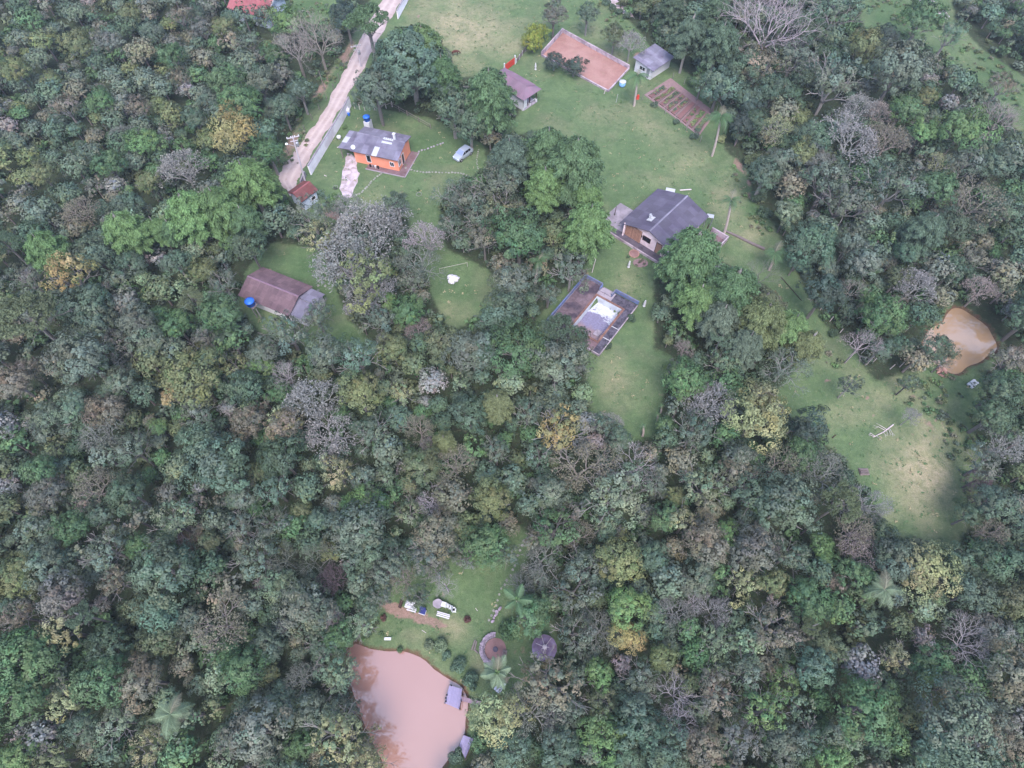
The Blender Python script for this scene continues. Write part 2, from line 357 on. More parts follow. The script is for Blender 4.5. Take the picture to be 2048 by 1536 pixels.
for a in [(1480,330,14,40,-25,.8,.8),(1500,365,12,16,0,.8,.7),(800,1222,55,13,18,.6,.98),(862,1244,62,13,18,.6,.98),(1278,112,18,12,0,.6,.9),(1735,797,9,5,0,.6,.8),(1757,785,6,4,0,.6,.6),(1778,812,7,6,0,.6,.5),(1825,795,13,6,20,.6,.8),(1745,833,5,5,0,.6,.7),
          (1705,835,5,4,0,.6,.5),(1655,762,9,6,0,.6,.7),(1880,845,50,5,40,.6,.6),(1850,815,60,5,48,.6,.4),(1860,850,40,10,45,.8,.5),(1945,835,12,22,-30,.8,.6),(1825,868,10,7,0,.7,.5),(1903,915,7,8,0,.7,.4),(1785,930,22,14,30,1,.35),(1500,390,10,12,0,.6,.6),
          (680,435,50,12,12,.5,.9),(725,437,14,12,0,.5,.95),(608,395,14,40,0,.6,.9),(800,205,55,16,15,.6,.9),(640,170,26,70,30,.9,.75),(580,285,34,60,32,.9,.8),(690,110,20,40,25,.9,.7),(700,95,14,40,25,.8,.6),(837,33,6,4,0,.5,.9),(1430,470,8,20,0,.8,.3),
          (1040,1300,50,30,0,.8,.35),(1430,820,30,25,0,1,.3),(1330,790,60,20,10,1,.35),(1170,545,20,12,0,.8,.5),(1950,1090,20,30,0,1,.5),(1930,560,30,12,0,1,.5),(1880,620,20,20,0,1,.5),(1945,750,12,6,30,.6,.6),(1882,742,10,10,0,.6,.8),(1950,1510,70,30,0,.8,.8)]:
    soil = np.maximum(soil, blob(*a[:6]) * a[6])
for a in [(1350,800,60,50,0,1,.6),(620,540,80,60,0,1,.8),(940,590,50,40,0,1,.5),(700,670,50,40,0,1,.8),(1000,1180,60,60,0,1,.5),(1800,30,90,60,0,1,1),(1990,150,70,60,0,1,1),(610,20,60,40,0,1,1),(850,290,90,40,0,1,.6),(1490,760,60,40,0,1,.7),(1270,640,40,40,0,1,.4),(1560,600,20,80,-30,1,.4),(1370,190,12,10,0,1,.8),(1380,180,50,8,35,1,.8),(1510,420,12,40,-30,1,.8)]:
    lush_shade = np.maximum(lush_shade, blob(*a[:6]) * a[6])  # lusher turf, with tree shade painted in as darker green
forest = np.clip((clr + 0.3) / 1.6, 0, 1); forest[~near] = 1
cover[:, 0] = dry; cover[:, 1] = soil; cover[:, 2] = forest; cover[:, 3] = lush_shade
nx_, ny_ = len(gx), len(gy)
I = np.arange(nx_ * ny_).reshape(ny_, nx_)
Q = np.stack([I[:-1, :-1], I[:-1, 1:], I[1:, 1:], I[1:, :-1]], -1).reshape(-1, 4)
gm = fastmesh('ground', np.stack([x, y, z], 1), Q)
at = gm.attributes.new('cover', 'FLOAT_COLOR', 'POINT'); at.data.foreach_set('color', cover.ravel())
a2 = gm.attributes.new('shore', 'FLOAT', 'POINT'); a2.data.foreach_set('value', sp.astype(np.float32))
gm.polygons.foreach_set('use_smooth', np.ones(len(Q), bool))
m, N, L, P = nt('ground_cover')
ca = N.new('ShaderNodeAttribute'); ca.attribute_name = 'cover'
sa = N.new('ShaderNodeAttribute'); sa.attribute_name = 'shore'
ge = N.new('ShaderNodeNewGeometry')
def noise(s, d=5, r=0.6, dist=0.0):
    n = N.new('ShaderNodeTexNoise'); n.inputs['Scale'].default_value = s; n.inputs['Detail'].default_value = d; n.inputs['Roughness'].default_value = r; n.inputs['Distortion'].default_value = dist
    L.new(ge.outputs['Position'], n.inputs['Vector']); return n.outputs['Fac']
def rng(inp, a, b, c_=0.0, d_=1.0):
    r = N.new('ShaderNodeMapRange'); r.inputs[1].default_value = a; r.inputs[2].default_value = b; r.inputs[3].default_value = c_; r.inputs[4].default_value = d_
    L.new(inp, r.inputs[0]); return r.outputs[0]
def mixc(f, a, b):
    n = N.new('ShaderNodeMix'); n.data_type = 'RGBA'
    if isinstance(f, float): n.inputs[0].default_value = f
    else: L.new(f, n.inputs[0])
    for k, v in ((6, a), (7, b)):
        if isinstance(v, tuple): n.inputs[k].default_value = v
        else: L.new(v, n.inputs[k])
    return n.outputs[2]
def mth(op, a, b):
    n = N.new('ShaderNodeMath'); n.operation = op
    for k, v in ((0, a), (1, b)):
        if isinstance(v, (int, float)): n.inputs[k].default_value = v
        else: L.new(v, n.inputs[k])
    return n.outputs[0]
sep = N.new('ShaderNodeSeparateColor'); L.new(ca.outputs['Color'], sep.inputs[0])
A_DRY, A_SOIL, A_FOR, A_LUSH_SHADE = sep.outputs[0], sep.outputs[1], sep.outputs[2], ca.outputs['Alpha']
g = mixc(rng(noise(0.25, 5, 0.6, 0.5), 0.35, 0.65), RGB(80, 98, 68), RGB(96, 113, 78))
g = mixc(rng(noise(1.3, 6, 0.7), 0.4, 0.7, 0, 0.6), g, RGB(72, 90, 64))
g = mixc(rng(noise(0.12, 4, 0.6, 0.4), 0.48, 0.66, 0, 0.45), g, RGB(112, 110, 88))
g = mixc(mth('MULTIPLY', A_LUSH_SHADE, 0.85), g, mixc(rng(noise(0.9, 5), 0.35, 0.65), RGB(54, 78, 50), RGB(66, 92, 58)))  # dark green for lush grass and for shade painted under nearby trees
dr = mixc(rng(noise(1.1, 6, 0.7), 0.35, 0.65), RGB(156, 142, 120), RGB(136, 130, 100))
g = mixc(mth('MULTIPLY', mth('MULTIPLY', A_DRY, 1.0), rng(noise(0.35, 5, 0.65), 0.30, 0.50, 0.3, 1.0)), g, dr)
so = mixc(rng(noise(1.4, 6, 0.7), 0.35, 0.65), RGB(144, 116, 108), RGB(128, 106, 96))
g = mixc(rng(mth('ADD', A_SOIL, mth('MULTIPLY', mth('SUBTRACT', noise(2.0, 5), 0.5), 0.7)), 0.3, 0.6), g, so)
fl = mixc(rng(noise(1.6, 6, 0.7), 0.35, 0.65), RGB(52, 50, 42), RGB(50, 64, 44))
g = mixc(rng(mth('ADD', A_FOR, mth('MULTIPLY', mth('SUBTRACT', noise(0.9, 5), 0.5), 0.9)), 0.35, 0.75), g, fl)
# damp clay at the water's edge
g = mixc(rng(mth('ADD', sa.outputs['Fac'], mth('MULTIPLY', mth('SUBTRACT', noise(1.5, 4), 0.5), 1.2)), 0.55, 0.15), g, RGB(92, 66, 54))
g = mixc(rng(noise(0.75, 6, 0.75, 0.3), 0.48, 0.66, 0, 0.4), g, RGB(66, 82, 58))
g = mixc(rng(noise(2.3, 5, 0.75), 0.50, 0.72, 0, 0.45), g, RGB(58, 74, 50))
g = mixc(rng(noise(1.7, 5, 0.75), 0.55, 0.75, 0, 0.45), g, RGB(138, 138, 112))
fine = rng(noise(7.0, 6, 0.75), 0.3, 0.7, 0.72, 1.28)
vm = N.new('ShaderNodeVectorMath'); vm.operation = 'SCALE'; L.new(g, vm.inputs[0]); L.new(fine, vm.inputs['Scale'])
L.new(vm.outputs[0], P.inputs['Base Color']); P.inputs['Roughness'].default_value = 0.95; P.inputs['Specular IOR Level'].default_value = 0.1
b = N.new('ShaderNodeBump'); b.inputs['Distance'].default_value = 0.12; b.inputs['Strength'].default_value = 0.9
L.new(noise(4.0, 6, 0.75), b.inputs['Height']); L.new(b.outputs[0], P.inputs['Normal'])
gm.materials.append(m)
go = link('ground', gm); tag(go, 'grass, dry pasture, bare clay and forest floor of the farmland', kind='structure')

# water
for wp, lab in ((POND1, 'muddy pink brown pond with a dock at the bottom of the photo'), (POND2, 'small muddy brown pond at the right edge')):
    pts = [G(a, b, -0.42) for a, b in wp]
    c0 = sum(pts, Vector()) / len(pts)
    poly = [c0 + (p - c0) * 1.12 for p in pts]
    mb = MB(); mb.add([(p.x, p.y, -0.42) for p in poly], [tuple(range(len(poly)))[::-1]])
    o = mb.build('pond_water', M['water'] if wp is POND1 else M['water_tan']); o['kind'] = 'structure'; o['label'] = lab
    if o.data.polygons[0].normal.z < 0: o.data.flip_normals()
# ------------------------------------------------------------------ foliage shapes (unit crowns, radius 1)
def quads(P, Nrm, ln, wd, rs, droop=0.0, radial=None):
    """leaf sprays: pointed quads at P, facing roughly Nrm"""
    n = len(P)
    r = rs.normal(size=(n, 3)); 
    if radial is not None: r = radial + r * 0.35
    T = r - (r * Nrm).sum(1, keepdims=True) * Nrm; T /= np.linalg.norm(T, axis=1, keepdims=True) + 1e-9
    B = np.cross(Nrm, T)
    L_ = ln * rs.uniform(0.65, 1.35, (n, 1)); W_ = wd * rs.uniform(0.65, 1.35, (n, 1))
    fold = Nrm * (L_ * rs.uniform(-0.1, 0.25, (n, 1)))
    a = P - T * L_ * 0.5; b_ = P + B * W_ * 0.5 - T * L_ * 0.05 + fold; c_ = P + T * L_ * 0.5 - np.array([0, 0, 1.0]) * droop * L_; d_ = P - B * W_ * 0.5 - T * L_ * 0.05 + fold
    V = np.stack([a, b_, c_, d_], 1).reshape(-1, 3)
    return V, np.arange(n * 4).reshape(n, 4)
def unit(v): return v / (np.linalg.norm(v, axis=-1, keepdims=True) + 1e-9)
def sphere_pts(n, rs, zmin=-1.0):
    z = rs.uniform(zmin, 1, n); a = rs.uniform(0, 2 * math.pi, n); r = np.sqrt(1 - z * z)
    return np.stack([r * np.cos(a), r * np.sin(a), z], 1)
def fib(n, zmin, rs, jit=0.25):
    i = np.arange(n) + 0.5; z = 1 - i / n * (1 - zmin); a = i * 2.39996 + rs.uniform(0, 6.28); r = np.sqrt(np.clip(1 - z * z, 0, 1))
    return unit(np.stack([r * np.cos(a), r * np.sin(a), z], 1) + rs.normal(size=(n, 3)) * jit)
def crown(kind, seed, dens=1.0):
    rs = np.random.RandomState(seed)
    ph = rs.uniform(0, 6.28, 4); am = rs.uniform(0.06, 0.2, 4)
    def outline(d):
        a = np.arctan2(d[:, 1], d[:, 0]); return 1 + sum(am[k] * np.sin((k + 1) * a + ph[k]) for k in range(4)) - 0.08
    Ps, Ns, Ts, Rs = [], [], [], []
    if kind in ('round', 'lump', 'loose', 'fine', 'grand'):
        nl = {'round': 26, 'lump': 13, 'loose': 17, 'fine': 34, 'grand': 70}[kind]
        lr = {'round': 0.30, 'lump': 0.40, 'loose': 0.27, 'fine': 0.25, 'grand': 0.19}[kind]
        d = fib(nl, -0.5, rs, 0.22); rad = rs.uniform(0.55, 0.80, nl) * outline(d)
        C = d * rad[:, None] * np.array([1, 1, 0.72]); C[:, 2] += 0.05
        if kind == 'loose': C *= rs.uniform(0.75, 1.15, (nl, 1))
        r1 = lr * rs.uniform(0.7, 1.3, nl)
        lt = rs.normal(1.0, 0.13, nl)
        ltc = np.stack([rs.normal(1, 0.09, nl), np.ones(nl), rs.normal(1, 0.08, nl)], 1)
        for k in range(nl):
            SR = 0.056 if kind == 'grand' else 0.086
            ns = max(5, int((r1[k] / (SR * 0.81)) ** 2 * (0.62 if kind != 'loose' else 0.4)))
            sd_ = sphere_pts(ns, rs, -0.45); sc = C[k] + sd_ * r1[k] * np.array([1, 1, 0.8])
            sr = SR * rs.uniform(0.7, 1.35, ns) * (1.2 if kind == 'lump' else 1.0); st = rs.normal(1, 0.12, ns)
            m_ = int(23 * dens)
            pd = sphere_pts(ns * m_, rs, -0.5); idx = np.repeat(np.arange(ns), m_)
            P_ = sc[idx] + pd * sr[idx, None]
            out = unit(P_ - C[k] * 0.6)
            N_ = unit(pd * 0.7 + out * 0.7 + unit(P_ + np.array([0, 0, 0.25])) * 0.7 + rs.normal(size=P_.shape) * 0.26)
            t = (lt[k] * st[idx] * rs.normal(1, 0.08, len(idx)))[:, None] * ltc[k]
            Ps.append(P_); Ns.append(N_); Ts.append(t)
        ln, wd, droop, rad_ = (0.060, 0.050, 0.15, None) if kind != 'grand' else (0.044, 0.038, 0.15, None)
    elif kind == 'feather':
        # tall conifer-like crown of drooping feathery sprays
        nb = 150; hs = rs.uniform(0, 1, nb) ** 0.85; ang = rs.uniform(0, 6.28, nb)
        for k in range(nb):
            h = hs[k]; R0 = math.sqrt(max(0.0, 1.0 - h ** 2.4)) * 0.92 + 0.08; R0 *= rs.uniform(0.72, 1.1)
            zb = -0.8 + 1.45 * h
            dirv = np.array([math.cos(ang[k]), math.sin(ang[k]), 0.0])
            m_ = int((120 + 150 * (1 - h)) * dens); u = rs.uniform(0.12, 1, m_) ** 0.7
            side = np.array([-dirv[1], dirv[0], 0]); wv = rs.normal(0, 0.075, m_) * (1.55 - u)
            lift = 0.34 * u - 0.30 * u * u
            P_ = dirv * (R0 * u)[:, None] + side * wv[:, None] + np.array([0, 0, 1.0]) * (zb + lift + rs.normal(0, 0.035, m_))[:, None]
            N_ = unit(np.array([0, 0, 1.0]) * 0.9 + dirv * 0.3 + rs.normal(size=P_.shape) * 0.45)
            t0 = rs.normal(1, 0.13)
            t = np.repeat((t0 * rs.normal(1, 0.15, m_) * (0.82 + 0.3 * u))[:, None], 3, 1)
            Ps.append(P_); Ns.append(N_); Ts.append(t); Rs.append(np.repeat((dirv * 1.0 + np.array([0, 0, -0.1]))[None], m_, 0) + side * np.sign(wv)[:, None] * 0.6)
        ln, wd, droop, rad_ = 0.085, 0.032, 0.25, 1
    elif kind == 'umbrella':
        nl = 16; d = fib(nl, 0.05, rs, 0.15); C = d * rs.uniform(0.6, 0.9, (nl, 1)) * np.array([1, 1, 0.45])
        for k in range(nl):
            ns = 14; sd_ = sphere_pts(ns, rs, 0.0) * np.array([1, 1, 0.4]); sc = C[k] + sd_ * 0.2
            m_ = int(22 * dens); idx = np.repeat(np.arange(ns), m_); pd = sphere_pts(ns * m_, rs, -0.2)
            P_ = sc[idx] + pd * 0.085; N_ = unit(pd + rs.normal(size=P_.shape) * 0.6)
            t = np.repeat((rs.normal(1, 0.12) * rs.normal(1, 0.18, len(idx)))[:, None], 3, 1)
            Ps.append(P_); Ns.append(N_); Ts.append(t)
        ln, wd, droop, rad_ = 0.12, 0.035, 0.0, None
    elif kind == 'bush':
        nl = 9; d = fib(nl, 0.0, rs, 0.3); C = d * rs.uniform(0.35, 0.75, (nl, 1)) * np.array([1, 1, 0.6])
        for k in range(nl):
            m_ = int(170 * dens); pd = sphere_pts(m_, rs, -0.4); P_ = C[k] + pd * rs.uniform(0.22, 0.4); N_ = unit(pd + rs.normal(size=P_.shape) * 0.5)
            t = np.repeat((rs.normal(1, 0.15) * rs.normal(1, 0.16, m_))[:, None], 3, 1)
            Ps.append(P_); Ns.append(N_); Ts.append(t)
        ln, wd, droop, rad_ = 0.15, 0.09, 0.2, None
    P_ = np.concatenate(Ps); N_ = np.concatenate(Ns); T_ = np.clip(np.concatenate(Ts), 0.45, 1.7)
    radial = np.concatenate(Rs) if rad_ else None
    V, Fq = quads(P_, N_, ln, wd, rs, droop, radial)
    return V, Fq, np.repeat(T_, 4, 0)
def branches(seed, depth=5, leafy=False, spread=0.62, r0=0.05, lean=0.25, nmain=4):
    """bare branching crown, radius about 1, its foot at z = -0.9"""
    rs = random.Random(seed); mb = MB(); tips = []
    def grow(p, d, ln, r, k):
        q = p + d * ln; mid = p + d * ln * 0.5 + Vector((rs.uniform(-1, 1), rs.uniform(-1, 1), rs.uniform(-.5, .5))) * ln * 0.10
        n = 5 if k > 3 else (4 if k > 1 else 3)
        mb.tube(p, mid, r, r * 0.85, n, False); mb.tube(mid, q, r * 0.85, r * 0.68, n, False)
        if k == 0: tips.append(q); return
        c = 3 if (k == depth or rs.random() < 0.45) else 2
        a0 = rs.uniform(0, 6.28)
        for i in range(c):
            ax = d.orthogonal().normalized(); ax.rotate(Matrix.Rotation(a0 + i * 6.28 / c + rs.uniform(-.5, .5), 3, d))
            nd = (d + ax * rs.uniform(0.45, 0.95) * spread * 1.25 + Vector((0, 0, 0.12))).normalized()
            grow(q, nd, ln * rs.uniform(0.66, 0.86), r * 0.64, k - 1)
    for i in range(nmain):
        a = i * 6.28 / nmain + rs.uniform(-.4, .4)
        grow(Vector((0, 0, -0.9)), Vector((math.cos(a) * spread, math.sin(a) * spread, rs.uniform(0.7, 1.1))).normalized(), 0.55 * rs.uniform(0.8, 1.1), r0, depth)
    return mb, tips
PROTO = {}
for k, n in (('round', 5), ('lump', 3), ('loose', 5), ('fine', 4), ('feather', 4), ('umbrella', 2), ('bush', 4), ('grand', 1)):
    PROTO[k] = []
    for i in range(n):
        V, Fq, T = crown(k, 100 + i * 7 + len(k))
        PROTO[k].append(fastmesh(k + '_foliage', V, Fq, M['leaf'], T))
LIMBS = [branches(50 + i, 2, r0=0.045)[0].mesh('limbs', M['bark']) for i in range(3)]
LOOSE_LIMBS = [branches(70 + i, 3, r0=0.04, nmain=4)[0].mesh('limbs', M['bark']) for i in range(3)]
BARE = [branches(90 + i, 6, spread=0.72, r0=0.034, nmain=4)[0].mesh('bare_branches', M['bark']) for i in range(5)]
def twig_leaves(seed, n=1500):
    rs = np.random.RandomState(seed); mb, tips = branches(seed, 4, spread=0.72, nmain=4)
    T = np.array([list(t) for t in tips]); idx = rs.randint(0, len(T), n)
    P_ = T[idx] + rs.normal(size=(n, 3)) * 0.085; N_ = unit(np.array([0, 0, 1.0]) + rs.normal(size=(n, 3)) * 0.8)
    V, Fq = quads(P_, N_, 0.085, 0.045, rs, 0.1)
    return mb.mesh('branches', M['bark']), fastmesh('thin_foliage', V, Fq, M['leaf'], np.repeat(np.clip(rs.normal(1, 0.2, (n, 1)), .5, 1.6), 4, 0).repeat(3, 1))
TWIG = [twig_leaves(40 + i, 1900) for i in range(5)]
def trunk_mesh(seed):
    rs = random.Random(seed); mb = MB(); p = Vector((0, 0, 0)); r = 1.35
    for i in range(5):
        q = Vector((rs.uniform(-.9, .9) * (i < 4), rs.uniform(-.9, .9) * (i < 4), (i + 1) / 5)); nr = 1.35 - 0.16 * (i + 1) if i else 1.05
        mb.tube(p, q, r, nr, 7, i in (0, 4)); p = q; r = nr
    return mb.mesh('trunk', M['bark'])
TRUNKS = [trunk_mesh(i) for i in range(4)]

# leaf colours as they look under this sky in the photograph; KL turns them into albedo
KL = 0.95
COLS = {
 'dg': ((68, 86, 66), 'dark green'), 'gg': ((98, 108, 94), 'grey-green'), 'bg': ((82, 101, 84), 'bluish green'),
 'mg': ((80, 110, 70), 'mid green'), 'br': ((104, 138, 76), 'bright green'), 'yg': ((118, 122, 76), 'olive yellow-green'),
 'og': ((158, 138, 92), 'ochre yellow'), 'tn': ((126, 114, 98), 'tan brown'), 'mv': ((110, 106, 102), 'mauve-grey'),
 'pg': ((124, 140, 108), 'pale green'), 'ly': ((154, 154, 110), 'pale yellowish'), 'te': ((92, 118, 98), 'pale teal'),
 'ol': ((92, 98, 66), 'dark olive'), 'rd': ((108, 66, 66), 'reddish brown'), 'db': ((62, 76, 70), 'blackish green'), 'mr': ((96, 70, 84), 'maroon'),
 'wh': ((150, 140, 143), 'whitish'), 'pk': ((138, 124, 122), 'pinkish grey'), 'gr': ((134, 130, 130), 'grey'), 'by': ((126, 136, 64), 'bright yellow-green')}
MIXF = {'by': 0.0, 'og': 0.22, 'wh': 0.0, 'pk': 0.15, 'db': 0.1, 'dg': 0.35, 'te': .35, 'rd': 0.25, 'mr': 0.3, 'gr': 0.12, 'ly': 0.25, 'mg': .3}
def leafcol(k, jit=0.06, rr=R_):
    c = COLS[k][0]; f_ = MIXF.get(k, 0.38); c = tuple(c[i] * (1 - f_) + (90, 103, 86)[i] * f_ for i in range(3)); j = 1 + rr.uniform(-jit, jit) * 1.6
    return tuple(min(1, s2l(c[i]) * KL * j * (1 + rr.uniform(-jit, jit) * 0.6)) for i in range(3)) + (1,)

